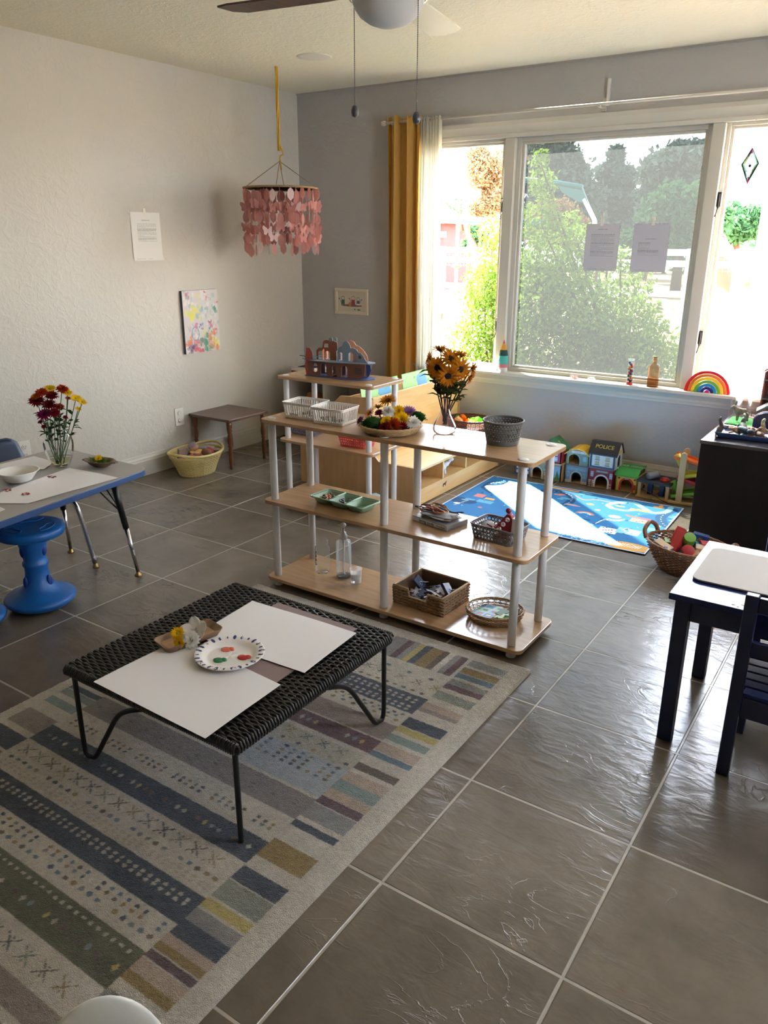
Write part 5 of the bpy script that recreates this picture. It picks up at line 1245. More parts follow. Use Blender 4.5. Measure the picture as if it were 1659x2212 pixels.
def flower(name, label, head, d, rad, kind, colour, base=None, group=None, seed=0, stem_r=0.0022, cat='flower', leaves=0, centre=None, sub=None):
    """a flower thing; head and base are world points, d its facing direction"""
    r = random.Random(seed); head = Vector(head); d = Vector(d).normalized()
    if base is not None: base = Vector(base)
    org = base if base is not None else head
    t = thing(name, label, cat, org, 0, group); h = head-org
    u = d.orthogonal().normalized(); v = d.cross(u); b = B()
    if kind == 'sun': rings = [(17, -0.05, 1.0, 0.19, 0), (15, 0.25, 0.95, 0.19, 0), (13, 0.6, 0.75, 0.18, 0.0)]
    elif kind == 'daisy': rings = [(20, 0.1, 1.0, 0.22, 0), (18, 0.3, 0.9, 0.2, 0)]
    elif kind == 'mum': rings = [(18, 0.0, 1.0, 0.24, 0), (17, 0.3, 0.95, 0.24, 0), (15, 0.6, 0.85, 0.24, 0), (11, 0.95, 0.7, 0.24, 0), (7, 1.25, 0.55, 0.22, 0)]
    else: rings = [(14, -0.1, 1, 0.5, 0), (13, 0.35, 0.95, 0.5, 0), (11, 0.75, 0.85, 0.45, 0), (9, 1.1, 0.75, 0.4, 0), (6, 1.4, 0.65, 0.4, 0)]
    for n, lift, L, W, _ in rings:
        o = r.uniform(0, 1)
        for i in range(n):
            a = 2*PI*(i+o)/n; q = u*math.cos(a)+v*math.sin(a); lf = lift+r.uniform(-.12, .12)
            dd = q*math.cos(lf)+d*math.sin(lf); b.petal(h+q*rad*0.12, dd, d, rad*L*r.uniform(.88, 1.06), rad*W*1.25, r.uniform(.02, .16))
    b.build('petals', pm(colour), t)
    if kind in ('sun', 'daisy'):
        cr_ = rad*(0.36 if kind == 'sun' else 0.24); zq = d.to_track_quat('Z', 'Y').to_matrix().to_4x4()
        B().ball(h+d*rad*0.07, (cr_, cr_, cr_*.45), 18, 8, zq).build('flower_centre', mat('centre_dark', (34, 24, 20), 0.9, bump=1, bscale=300) if centre is None else centre, t)
    if base is not None:
        bk = h-d*rad*0.1; P = spline([(0, 0, 0), bk*0.5+Vector((r.uniform(-.006, .006), r.uniform(-.006, .006), 0)), bk], 6)
        b = B(); b.tube(P, stem_r, 6); b.lathe([(0.0001, 0), (stem_r*1.5, 0), (rad*.25, rad*.14), (0.0001, rad*.16)], 10, tuple(bk-d*rad*.05), d.to_track_quat('Z', 'Y').to_matrix().to_4x4())
        b.build('stem', stem_m if sub is None else sub, t)
        if leaves:
            b = B()
            for i in range(leaves):
                p = bk*r.uniform(.42, .82); a = r.uniform(0, 2*PI); b.petal(p, (math.cos(a), math.sin(a), r.uniform(-.2, .6)), (0, 0, 1), r.uniform(.03, .055)*(1.2 if kind == 'sun' else .8), .02 if kind != 'sun' else .034, .2)
            b.build('leaves', leaf_m if kind != 'sun' else dry_leaf, t)
    return t

# ================================================================== ON THE ACTIVITY TABLE
paper_sheet('white paper with red stamped prints, nearest sheet on the activity table', [(*at(-60, 1088, AT)[:2], 0), (*at(60, 1089, AT)[:2], 0), (*at(256, 1033, AT)[:2], 0), (*at(150, 1011, AT)[:2], 0)], AT+0.001, paper_white)
paper_sheet('plain white paper under the flower vase on the wall side of the activity table', [(*at(-30, 1012, AT)[:2], 0), (*at(95, 1015, AT)[:2], 0), (*at(118, 1000, AT)[:2], 0), (*at(74, 986, AT)[:2], 0)], AT+0.0012, paper_white)
paper_sheet('corner of another white paper at the left picture edge of the activity table', [(*at(-60, 1105, AT)[:2], 0), (*at(-40, 1125, AT)[:2], 0), (*at(12, 1101, AT)[:2], 0), (*at(-20, 1090, AT)[:2], 0)], AT+0.0008, paper_white)
red_ink = mat('red_paint', (176, 30, 36), 0.5)
for k, (u, v, s, lab) in enumerate(((15, 1061, 0.024, 'red paint print on the white paper, below the white bowl'), (54, 1069, 0.022, 'fainter striped red paint print right of the first'), (112, 1032, 0.022, 'red-purple paint print in front of the flower vase'))):
    p = at(u, v, AT); r = random.Random(k); b = B()
    for i in range(26):
        a, q = r.uniform(0, 6.28), s*math.sqrt(r.random()); b.prism([(q*math.cos(a)+.004*math.cos(c)*r.uniform(.5, 1), q*.7*math.sin(a)+.0035*math.sin(c)) for c in np.linspace(0, 2*PI, 7)[:-1]], 0, 0.0004, 'z')
    o = b.build('paint_print', red_ink if k < 2 else mat('plum_paint', (140, 24, 60), 0.5)); o.location = (p.x, p.y, AT+0.0042); tag(o, lab, 'paint mark')
p = at(42, 1040, AT); t = thing('paper_bowl', 'empty white paper bowl on the activity table', 'bowl', (p.x, p.y, AT+0.004))
B().cup([(0.0001, 0.001), (0.045, 0.001), (0.05, 0.004), (0.078, 0.040), (0.085, 0.044), (0.084, 0.046), (0.076, 0.043), (0.047, 0.007), (0.0001, 0.006)], 48).build('bowl_shell', mat('white_bowl', (232, 232, 228), 0.5), t)
vp = at(133, 1008, AT); VZ = AT+0.004
t = thing('glass_vase', 'clear flared glass vase holding the dark red and yellow chrysanthemums', 'vase', (vp.x, vp.y, VZ))
B().cup([(0.0001, 0.002), (0.034, 0.001), (0.040, 0.006), (0.052, 0.035), (0.061, 0.075), (0.064, 0.105), (0.058, 0.135), (0.042, 0.162), (0.036, 0.180), (0.038, 0.195), (0.046, 0.208)], 40).build('vase_glass', clear_glass, t)
B().lathe([(0.0001, 0.003), (0.040, 0.008), (0.050, 0.032), (0.0505, 0.038), (0.0001, 0.038)], 32).build('water', glass('vase_water', (0.86, 0.84, 0.70), 0.15), t)
heads = [(80, 868, 'mum', 'dark', .036), (90, 850, 'mum', 'rust', .030), (106, 876, 'mum', 'dark', .034), (96, 897, 'mum', 'magenta', .034), (112, 856, 'mum', 'dark', .030), (134, 842, 'mum', 'rust', .028), (108, 841, 'daisy', 'yellow', .028), (146, 849, 'daisy', 'yellow', .024), (128, 880, 'mum', 'rust', .024), (117, 893, 'mum', 'dark', .027), (164, 861, 'daisy', 'yellow', .026), (178, 869, 'daisy', 'yellow', .021), (147, 861, 'mum', 'rust', .013), (169, 884, 'daisy', 'yellow', .015), (126, 896, 'mum', 'dark', .012), (141, 902, 'mum', 'dark', .012), (88, 912, 'mum', 'dark', .014), (95, 922, 'mum', 'dark', .012), (76, 858, 'mum', 'orange', .020)]
from collections import Counter
nm_ = {'dark': 'dark red', 'rust': 'rust red', 'magenta': 'magenta', 'yellow': 'yellow', 'orange': 'burnt orange'}
for k, (u, v, kind, colr, rad) in enumerate(heads):
    r = random.Random(k+40); dpt = r.uniform(-.04, .035); fw = (vp-CAM_LOC); fw.z = 0; fw.normalize(); sc = 3.55/1682
    c0 = at(133, 1008, AT); q = _M3 @ Vector(((u-829.5)/FPX, (1106-v)/FPX, -1.0)); dist = ((vp.x-CAM_LOC.x)*fw.x+(vp.y-CAM_LOC.y)*fw.y+dpt)/(q.x*fw.x+q.y*fw.y); hd = CAM_LOC+q*dist
    ax = hd-Vector((vp.x, vp.y, VZ+0.1)); base = Vector((vp.x+r.uniform(-.022, .022), vp.y+r.uniform(-.022, .022), VZ+0.012))
    g_ = colr+('s' if rad < .018 else 'l')
    flower('chrysanthemum', ('small ' if rad < .018 else '')+nm_[colr]+' chrysanthemum stem in the glass vase on the activity table', hd, ax.normalized()*.5+Vector((-fw.x*.45, -fw.y*.45, .5)), rad, kind, colr, base, nm_[colr]+(' small' if rad < .018 else '')+' chrysanthemums in the vase', k, 0.0017, leaves=4, centre=mat('centre_green', (150, 150, 40), 0.8))
p = at(217, 1003, AT+0.01); t = thing('carved_bowl', 'small carved wooden bowl of green cuttings on the activity table', 'bowl', (p.x, p.y, AT+0.0005), math.radians(15))
cw = wood('carved_wood', (96, 76, 60), (124, 100, 80), 0.5, (8, 3, 8))
B().cup([(0.0001, 0.001), (0.028, 0.001), (0.045, 0.012), (0.056, 0.026), (0.062, 0.027), (0.060, 0.030), (0.050, 0.026), (0.036, 0.012), (0.0001, 0.008)], 36, sx=1.22, sy=.8).build('bowl_shell', cw, t)
B().prism([(-0.088, -0.012), (-0.06, -0.022), (-0.06, 0.022), (-0.088, 0.012)], 0.022, 0.029, 'z').build('handle', cw, t, 0.003); B().prism([(0.088, -0.012), (0.06, -0.022), (0.06, 0.022), (0.088, 0.012)], 0.022, 0.029, 'z').build('handle', cw, t, 0.003)
o = B(); r = random.Random(8)
for i in range(90): a, q = r.uniform(0, 6.28), r.uniform(0, .045); o.petal((q*1.2*math.cos(a), q*.7*math.sin(a), 0.018), (math.cos(a), math.sin(a), r.uniform(.3, 1.5)), (0, 0, 1), r.uniform(.012, .03), .007)
o = o.build('green_cuttings', cloth('parsley', (70, 110, 40), 0.3)); o.location = t.location; tag(o, 'pile of green leafy cuttings in the carved wooden bowl', 'greenery', kind='stuff')
flower('yellow_blossom', 'single yellow blossom on the cuttings in the carved bowl', t.location+Vector((0, -.006, .038)), (.3, -.6, .7), .018, 'daisy', 'yellow', seed=3, centre=mat('centre_green', (150, 150, 40), 0.8))

# ================================================================== ON THE WOVEN TABLE
def rounded_tray(t, a, c, h, m, inner=None, rad=0.03, flare=0.85, th=0.006, name='tray_shell'):
    b = B()
    loops = [(flare*.9, 0, 0), (flare, 0.002, 0), (1, h, 0), (.985, h+.002, 0), (.95, h, 0), (flare*.93, th, 0)]
    rings = []
    for s, z, _ in loops:
        rings.append([(x*s, y*s, z) for x, y in rrect(-a, -c, a, c, rad, 6)])
    n = len(rings[0]); vs = [p for q in rings for p in q]; fs = [(i*n+j, i*n+(j+1) % n, (i+1)*n+(j+1) % n, (i+1)*n+j) for i in range(len(rings)-1) for j in range(n)]
    fs.append(tuple(range(n))[::-1]); fs.append(tuple((len(rings)-1)*n+j for j in range(n)))
    b.add(vs, fs, True); return b.build(name, m, t)
p = at(408, 1378, RT+0.01); ang = math.radians(118)-PI/2
t = thing('wooden_tray', 'small dark-edged wooden tray holding yellow and white blossoms', 'tray', (p.x, p.y, RT+0.004), math.radians(78))
rounded_tray(t, 0.098, 0.046, 0.020, wood('tray_wood', (92, 70, 52), (150, 116, 84), 0.4, (2, 9, 9)), rad=.02, flare=.86)
B().prism(rrect(-.078, -.034, .078, .034, .014, 5), 0.0062, 0.0074, 'z').build('tray_floor', wood('tray_floor_wood', (168, 132, 98), (186, 150, 114), 0.4, (2, 9, 9)), t)
TZ = RT+0.012
for k, (u, v, rad, dd) in enumerate(((384, 1370, .022, (.3, -.5, .7)), (388, 1386, .020, (.1, -.9, .3)))):
    p = at(u, v, TZ+0.016); flower('yellow_blossom', ('upper' if k == 0 else 'lower')+' yellow blossom in the small wooden tray', (p.x, p.y, TZ+0.013+.006*(1-k)), dd, rad, 'daisy', 'yellow', seed=k+60, centre=mat('centre_green', (150, 150, 40), 0.8))
def wide_flower(label, c, d, rad, n, seed, width=.7, cup=.5):
    r = random.Random(seed); t = thing('white_blossom', label, 'flower', c); d = Vector(d).normalized(); u = d.orthogonal().normalized(); v = d.cross(u); b = B()
    for i in range(n):
        a = 2*PI*i/n+r.uniform(-.1, .1); q = u*math.cos(a)+v*math.sin(a); m_ = 5; vs = []
        for s in np.linspace(0, 1, 7):
            wd = rad*width*math.sin(PI*min(1, (s*.86+.07)))**.7; dr = q*math.cos(cup*s)+d*math.sin(cup*s)
            for k in range(m_+1): y = -1+2*k/m_; vs.append(q*rad*.05+dr*rad*s+(q.cross(d))*wd*y*.5+d*(rad*.05*math.sin(y*5+s*4+i)*s+.02*rad*abs(y)))
        b.add(vs, [(i_*(m_+1)+k, i_*(m_+1)+k+1, (i_+1)*(m_+1)+k+1, (i_+1)*(m_+1)+k) for i_ in range(6) for k in range(m_)], True)
    b.build('petals', pm('white'), t, solid=.0004); return t
p = at(421, 1362, TZ+0.02); wide_flower('open white blossom with broad thin petals in the small wooden tray', (p.x, p.y, TZ+0.018), (.25, -.65, .75), .042, 5, 5, .95, .35)
p = at(413, 1378, TZ+0.02); flower('white_blossom', 'ruffled white blossom in front of the open one in the small wooden tray', (p.x, p.y, TZ+0.012), (.25, -.6, .7), .026, 'carn', 'white', seed=9)
# paper plate with paint
p = at(496, 1413, RT+0.012); PC = Canvas(.22, .22, .0016, (232, 228, 222)); r = random.Random(6)
for k in range(26):
    a = 2*PI*k/26; x, y = .11+.094*math.cos(a), .11+.094*math.sin(a)
    c = (40, 56, 120) if k % 3 else (110, 122, 170)
    PC.poly([(x+.0085*math.cos(a+q)*(1.2 if i % 2 == 0 else .55)+.002*math.sin(k*3), y+.0085*math.sin(a+q)*(1.0 if i % 2 == 0 else .6)) for i, q in enumerate(np.linspace(0, 2*PI, 7)[:-1])], c)
for k in range(70): a = r.uniform(4.3, 5.6) if k < 50 else r.uniform(0, 6.28); q = r.uniform(.084, .104); PC.ell(.11+q*math.cos(a), .11+q*math.sin(a), .0018, .0018, (70, 84, 140))
t = thing('paper_plate', 'white paper plate with blue leaf border, used as a paint palette', 'plate', (p.x, p.y, RT+0.004))
PR = 0.100
def plate_mesh():
    n, prof = 72, [(0, .002), (.03, .002), (.06, .002), (.068, .003), (.076, .009), (.084, .0115), (.092, .0130), (.098, .0135), (.100, .0125)]
    vs = []; cs = []
    for rr_, z in prof:
        for k in range(n):
            a = 2*PI*k/n; q = rr_+(.0006*math.cos(k*PI)*1 if rr_ > .065 else 0); vs.append((q*math.cos(a), q*math.sin(a), z+(.0007*math.cos(k*PI) if rr_ > .07 else 0)))
    m = bpy.data.meshes.new('plate_disc'); m.from_pydata(vs, [], [(i*n+k, i*n+(k+1) % n, (i+1)*n+(k+1) % n, (i+1)*n+k) for i in range(len(prof)-1) for k in range(n)])
    for q in m.polygons: q.use_smooth = True
    m.materials.append(mat('plate_paper', (232, 228, 222), 0.5)); o = bpy.data.objects.new('plate_disc', m); COL.objects.link(o); o.parent = t
    o.modifiers.new('s', 'SOLIDIFY').thickness = .0008
    b = B()
    for k in range(26):
        a = 2*PI*k/26; s = (1.25, .7, 1.0)[k % 3]; z = .0128
        P = [(math.cos(a)*(.091+.0078*s*math.cos(q))-math.sin(a)*.0042*s*math.sin(q), math.sin(a)*(.091+.0078*s*math.cos(q))+math.cos(a)*.0042*s*math.sin(q)) for q in np.linspace(0, 2*PI, 9)[:-1]]
        b.add([(x, y, z+(math.hypot(x, y)-.091)*.12) for x, y in P]+[(x, y, z+.0012+(math.hypot(x, y)-.091)*.12) for x, y in P], [tuple(range(8)), tuple(range(8, 16))]+[(i, (i+1) % 8, 8+(i+1) % 8, 8+i) for i in range(8)])
    for k in range(60):
        a = r.uniform(4.4, 5.7); q = r.uniform(.083, .096); b.ball((q*math.cos(a), q*math.sin(a), .0130+(q-.091)*.12), (.0016, .0016, .0008), 6, 4)
    b.build('leaf_border', mat('plate_blue', (44, 58, 122), 0.5), o)
plate_mesh()
for nm, c, cu, cv, s, lab in (('coral', (226, 110, 86), 489, 1403, 1.0, 'coral paint blob on the paper plate, furthest back'), ('red', (190, 40, 40), 524, 1420, 1.05, 'red paint blob on the right of the paper plate'), ('green', (30, 120, 74), 472, 1426, 1.0, 'green paint blob at the front of the paper plate')):
    q = at(cu, cv, RT+.008); b = B()
    for dx, dy, rr_ in ((0, 0, .016), (.012, .004, .011), (-.010, .003, .011), (.003, -.006, .012))[:4 if nm != 'red' else 2]: b.ball((dx*s*.7+dy*.5, dy*s+dx*.5, .001), (rr_*s, rr_*s*.8, .0045), 16, 8)
    o = b.build('paint_blob', mat('wet_paint_'+nm, c, 0.15, spec=.7)); o.location = (q.x, q.y, RT+0.0068); tag(o, lab, 'paint')

# ================================================================== TOP OF THE LONG SHELF
ST, SM, SL = 0.757, 0.403, 0.045
slot = lambda u, z, h: (.16 < z/h < .88) and (u % 0.0118) < .0058
wtub = rrect(-.078, -.066, .078, .066, .012, 4)
def slotted(label, u, v, rot, z=ST):
    p = at(u, v, z); t = thing('slotted_basket', label, 'basket', (p.x, p.y, z), rot, None)
    holed_tub(t, wtub, .066, .12, slot, mat('white_basket', (226, 224, 220), 0.4), .0029, .002, .0028); return t
b1 = slotted('white slotted plastic basket nearest the shelf end', 662, 900, math.radians(4)); b2 = slotted('white slotted plastic basket beside the flower tray', 724, 912, math.radians(4))
r = random.Random(2)
for bb_, lab in ((b1, 'outer'), (b2, 'inner')):
    b = B()
    for i in range(14): b.ball((r.uniform(-.05, .05), r.uniform(-.042, .042), .008+r.uniform(0, .010)), (.010, .007, .006), 8, 6, R('Z', r.uniform(0, 3)))
    o = b.build('dark_pebbles', mat('pebble_dark', (70, 66, 66), 0.5)); o.location = bb_.location; tag(o, 'dark small pebbles at the bottom of the '+('shelf-end' if lab == 'outer' else 'second')+' white basket', 'pebbles', kind='stuff')
# wicker tray of flowers
p = at(844, 928, ST+.01); fp = Vector((p.x, p.y, ST)); t = thing('wicker_tray', 'shallow round wicker tray heaped with cut flowers on the long shelf', 'tray', fp)
straw = mat('straw', (176, 146, 104), 0.6, bump=.3, bscale=200)
wicker(t, ellipse(.118, .118), [(.02, .006), (.5, .004), (.84, .008), (1.0, .030)], straw, 34, .003, .0034, rim=3, rimr=.005, ripple=.002)
def on_tray(u, v, z): q = at(u, v, ST+z); return (q.x, q.y, ST+z)
def greens(label, c, rad, colr, n=420, seed=1, sq=.7):
    r = random.Random(seed); b = B()
    for i in range(n):
        a, e = r.uniform(0, 6.28), math.asin(r.uniform(-.1, 1)); k = r.uniform(.75, 1); q = Vector((math.cos(a)*math.cos(e), math.sin(a)*math.cos(e), math.sin(e)*sq)); b.petal(q*rad*k*.9, q+Vector((r.uniform(-.5, .5), r.uniform(-.5, .5), r.uniform(-.3, .5))), (0, 0, 1), rad*.2, rad*.14)
    b.ball((0, 0, rad*.2), (rad*.78, rad*.78, rad*.55), 12, 8)
    o = b.build('moss_bunch', cloth('moss_%d' % seed, colr, .2)); o.location = c; return tag(o, label, 'greenery')
greens('dark green moss bunch at the front of the flower tray', on_tray(805, 922, .024), .050, (44, 74, 36), seed=1)
greens('dark green curly bunch at the window end of the flower tray', on_tray(900, 906, .030), .042, (44, 82, 40), seed=2)
fl_list = [((838, 866, .078), (0, -.3, .9), .030, 'sun', 'gold', 'gold sunflower standing at the back of the flower tray'), ((799, 893, .056), (-.6, -.5, .6), .024, 'sun', 'gold', 'gold sunflower at the left edge of the flower tray'), ((817, 880, .062), (-.2, .2, .9), .022, 'sun', 'gold', 'gold sunflower between the two others on the flower tray'), ((839, 890, .062), (.2, -.5, .8), .022, 'carn', 'white', 'white carnation in the middle of the flower tray'), ((861, 890, .060), (.3, -.5, .8), .024, 'mum', 'yellow', 'yellow chrysanthemum right of the middle carnation'), ((868, 908, .052), (.2, -.7, .6), .028, 'mum', 'yellow', 'yellow chrysanthemum above the rust one on the flower tray'), ((835, 912, .048), (-.1, -.7, .6), .022, 'mum', 'yellow', 'yellow chrysanthemum beside the front moss bunch'), ((884, 892, .055), (.5, -.3, .8), .026, 'mum', 'purple', 'lilac chrysanthemum at the right back of the flower tray'), ((892, 914, .044), (.5, -.6, .6), .024, 'carn', 'white', 'white carnation at the right front of the flower tray'), ((850, 922, .036), (.1, -.8, .5), .028, 'mum', 'rust', 'rust red chrysanthemum at the front of the flower tray'), ((832, 926, .030), (-.1, -.8, .5), .022, 'mum', 'dark', 'dark red chrysanthemum left of the rust one'), ((868, 925, .030), (.2, -.8, .5), .022, 'mum', 'dark', 'dark red chrysanthemum right of the rust one'), ((780, 909, .040), (-.8, -.3, .4), .020, 'mum', 'lilac', 'purple chrysanthemum at the far left rim of the flower tray'), ((820, 893, .055), (0, -.3, .9), .018, 'mum', 'magenta', 'small magenta chrysanthemum behind the white one')]
for k, (c, d, rad, kind, colr, lab) in enumerate(fl_list): flower('cut_flower', lab, on_tray(*c), d, rad*1.25, kind, colr, tuple(fp+(Vector(on_tray(*c))-fp)*.55+Vector((0, 0, .012-.55*(c[2]))) if True else 0), seed=k+100)
o = B(); r = random.Random(5)
for i in range(160): a, q = r.uniform(0, 6.28), r.uniform(.01, .095); o.petal((q*math.cos(a), q*math.sin(a), .012+.022*(1-q/.1)), (r.uniform(-1, 1), r.uniform(-1, 1), r.uniform(0, .8)), (0, 0, 1), .03, .012)
o = o.build('leaf_bed', leaf_m); o.location = fp; tag(o, 'loose green leaves under the flowers on the wicker tray', 'greenery', kind='stuff')
# sunflowers in the pink glass vase
vv = at(960, 936, ST); VB = Vector((vv.x, vv.y, ST))
t = thing('pink_glass_vase', 'teardrop vase of pale pink glass holding the sunflowers', 'vase', VB)
B().cup([(0.0001, .002), (.030, .001), (.042, .006), (.046, .018), (.044, .032), (.034, .052), (.022, .074), (.0155, .098), (.0140, .125), (.0165, .142)], 40).build('vase_glass', pink_glass, t)
sun_heads = [(952, 757, .045), (996, 768, .042), (947, 794, .048), (972, 776, .048), (993, 797, .048), (968, 811, .046), (930, 775, .036), (1020, 795, .036), (1015, 815, .034), (930, 795, .036)]
fw = (VB-CAM_LOC); fw.z = 0; fw.normalize()
for k, (u, v, rad) in enumerate(sun_heads):
    q = _M3 @ Vector(((u-829.5)/FPX, (1106-v)/FPX, -1.0)); dd = (0.05, .03, -.03, .0, -.03, -.05, .02, .02, .0, 0)[k]
    dist = ((VB.x-CAM_LOC.x)*fw.x+(VB.y-CAM_LOC.y)*fw.y+dd)/(q.x*fw.x+q.y*fw.y); hd = CAM_LOC+q*dist
    cen = VB+Vector((0, 0, .27)); d = (hd-cen).normalized()*.9+Vector((-fw.x, -fw.y, .25))*(.75 if k in (2, 3, 4, 5) else .15)
    if k in (0, 1): d = Vector((-.1+.3*k, .2, 1))
    lab = ['sunflower at the top left of the bunch, facing up', 'sunflower at the top right of the bunch, facing up', 'sunflower with its dark centre at the left of the bunch', 'sunflower with its dark centre uppermost in the bunch', 'sunflower with its dark centre at the right of the bunch', 'lowest sunflower of the bunch, facing the camera', 'sunflower at the upper left edge, seen from the side', 'sunflower at the right edge, seen from the side', 'small sunflower low at the right edge of the bunch', 'small sunflower low at the left edge of the bunch'][k]
    flower('sunflower', lab, hd, d, rad*.98, 'sun', 'gold', VB+Vector((.007*math.cos(k*1.3), .007*math.sin(k*1.3), .035+.004*(k % 4))), None, k+200, .0026, leaves=6, sub=mat('dark_stem', (52, 40, 34), 0.7))
# grey woven-look plastic basket
p = at(1085, 957, ST); t = thing('grey_basket', 'round dark grey woven plastic basket at the shelf end', 'basket', (p.x, p.y, ST))
sqh = lambda u, z, h: (.18 < z/h < .90) and ((u+(.006 if int(z/.0085) % 2 else 0)) % .0125) < .0052 and (z % .0085) < .0042
holed_tub(t, ellipse(.0735, .0735, 90), .086, .22, sqh, mat('grey_plastic', (84, 84, 82), 0.5), .0024, .0022, .003)

# ================================================================== MIDDLE SHELF
p = at(745, 1082, SM+.02); t = thing('divided_tray', 'mint green three-part plastic tray of beads and shells', 'tray', (p.x, p.y, SM), math.radians(-3))
mint = mat('mint_plastic', (136, 172, 142), 0.35)
L3, W3, H3 = .285, .125, .030; b = B()
for k in range(3):
    x0, x1 = -L3/2+.006+k*(L3-.012)/3, -L3/2+.006+(k+1)*(L3-.012)/3; cx = (x0+x1)/2; hw = (x1-x0)/2
    rings = []
    for s, e, z in ((hw-.002, W3/2-.006, H3), (hw-.003, W3/2-.008, H3-.002), (hw-.012, W3/2-.022, .003), (hw-.018, W3/2-.03, .002)):
        rings.append([(cx+x, y, z) for x, y in rrect(-s, -e, s, e, .010, 4)])
    n = len(rings[0]); b.add([q for w_ in rings for q in w_], [(i*n+j, i*n+(j+1) % n, (i+1)*n+(j+1) % n, (i+1)*n+j) for i in range(3) for j in range(n)]+[tuple(3*n+j for j in range(n))], True)
b.build('tray_compartments', mint, t, solid=.0014)
b = B(); b.tube([(x, y, H3) for x, y in rrect(-L3/2, -W3/2, L3/2, W3/2, .012, 5)], .0035, 6, closed=True)
for k in (1, 2): x = -L3/2+.006+k*(L3-.012)/3; b.tube([(x, -W3/2, H3), (x, W3/2, H3)], .0035, 6)
b.build('tray_rim', mint, t)
ML = Matrix.Translation(t.location) @ Euler((0, 0, math.radians(-3))).to_matrix().to_4x4(); r = random.Random(11)
amb = [mat('amber_bead', (206, 110, 30), 0.12, spec=.9), mat('brown_bead', (80, 44, 26), 0.15, spec=.9), mat('pale_amber', (220, 160, 80), 0.15, spec=.9)]
proto = None
for k in range(34):
    q = ML @ Vector((-.092+r.uniform(-.024, .028), r.uniform(-.026, .034), .009+r.uniform(0, .014))); mm = k % 3 if k > 4 else 0
    o = B().ball((0, 0, 0), (.0085, .0075, .006), 10, 7).build('glass_gem', amb[mm]); o.location = q; o.rotation_euler = (r.uniform(-.5, .5), r.uniform(-.5, .5), r.uniform(0, 3))
    tag(o, ('orange', 'dark brown', 'pale amber')[mm]+' glass gem piled in the first compartment of the mint tray', 'gem', ('orange', 'dark brown', 'pale amber')[mm]+' glass gems in the mint tray')
for k, (dx, dy, s, c) in enumerate(((0.0, .012, .019, 0), (.016, .004, .016, 1), (-.012, -.008, .013, 1), (.018, -.014, .012, 0), (.002, -.018, .010, 1), (-.018, .008, .010, 1))):
    t = thing('slice_ring', ('white' if c == 0 else 'black')+' oval ring piece in the middle compartment of the mint tray', 'ring', ML @ Vector((dx+.002, dy, .012+.005*(k % 3))), (r.uniform(-.5, .5), r.uniform(-.4, .4), r.uniform(0, 3)), ('white' if c == 0 else 'black')+' ring pieces in the mint tray')
    B().lathe([(s, -.002), (s, .002), (s*.6, .002), (s*.6, -.002), (s, -.002)], 20, sy=.8).build('ring_body', mat('ring_white', (224, 222, 210), 0.3) if c == 0 else mat('ring_black', (34, 34, 38), 0.3), t)
# boxed lacing cards with loose cards and laces on top
p = at(950, 1128, SM); BXR = math.radians(-12); t = thing('card_box', 'flat grey box lettered lacing cards on the middle shelf', 'box', (p.x, p.y, SM), BXR)
b = B(); b.bb((-.092, -.062, 0), (.092, .062, .022)); b.build('box_body', mat('box_grey', (150, 150, 152), 0.5), t, .001)
B().bb((-.0925, -.0625, .004), (.0925, -.062, .018)).build('spine_panel', mat('box_pale', (196, 196, 198), 0.5), t)
lettering('spine_lettering', 'lacing cards', .017, mat('ink_black', (24, 24, 26), 0.6), t, (-.015, -.0628, .011), (PI/2, 0, 0))
lettering('small_lettering', 'fun to thread', .008, MAT['ink_black'], t, (.060, -.0628, .011), (PI/2, 0, 0))
bm_ = Matrix.Translation((p.x, p.y, SM)) @ Euler((0, 0, BXR)).to_matrix().to_4x4(); r = random.Random(21)
for k in range(5):
    o = B().prism([(x+(.01*math.sin(i)), y) for i, (x, y) in enumerate(rrect(-.07, -.045, .07, .045, .03, 5))], 0, .0018, 'z').build('lacing_card', mat('card_%d' % (k % 3), ((190, 188, 186), (96, 92, 88), (150, 130, 110))[k % 3], 0.6), None)
    o.location = bm_ @ Vector((r.uniform(-.015, .015), r.uniform(-.01, .012), .023+k*.0042)); o.rotation_euler = (0, 0, BXR+r.uniform(-.4, .4)); tag(o, ('white', 'dark grey', 'tan')[k % 3]+' lacing card in the loose stack on the grey box', 'card', ('white', 'dark grey', 'tan')[k % 3]+' lacing cards on the box')
lz = .0445
for k, (c, nm, off) in enumerate((((170, 90, 70), 'brick red', -.03), ((60, 34, 26), 'dark brown', -.055), ((34, 36, 38), 'black', .03), ((200, 176, 130), 'cream', .005), ((150, 50, 40), 'red', -.005))):
    P = [bm_ @ Vector((off+.040*math.sin(s*2.2+k)+.012*math.cos(s*5.1), .030*math.cos(s*1.7+k*2)-.006, lz+.004*k+.004*math.sin(s*3))) for s in np.linspace(0, 7 if k != 2 else 5, 40)]
    if k == 2: P = [bm_ @ Vector((-.01+.10*u, .028-.028*math.sin(u*4+j)*.4-j*.012, lz+.008+.003*math.sin(u*8))) for j in (0, 1, 2) for u in (np.linspace(0, 1, 14) if j % 2 == 0 else np.linspace(1, 0, 14))]
    c0 = P[0].copy(); o = B().tube([q-c0 for q in P], .0022, 6).build('shoelace', mat('lace_'+nm.replace(' ', '_'), c, 0.7)); o.location = c0; tag(o, nm+' lace coiled on top of the lacing cards', 'lace')
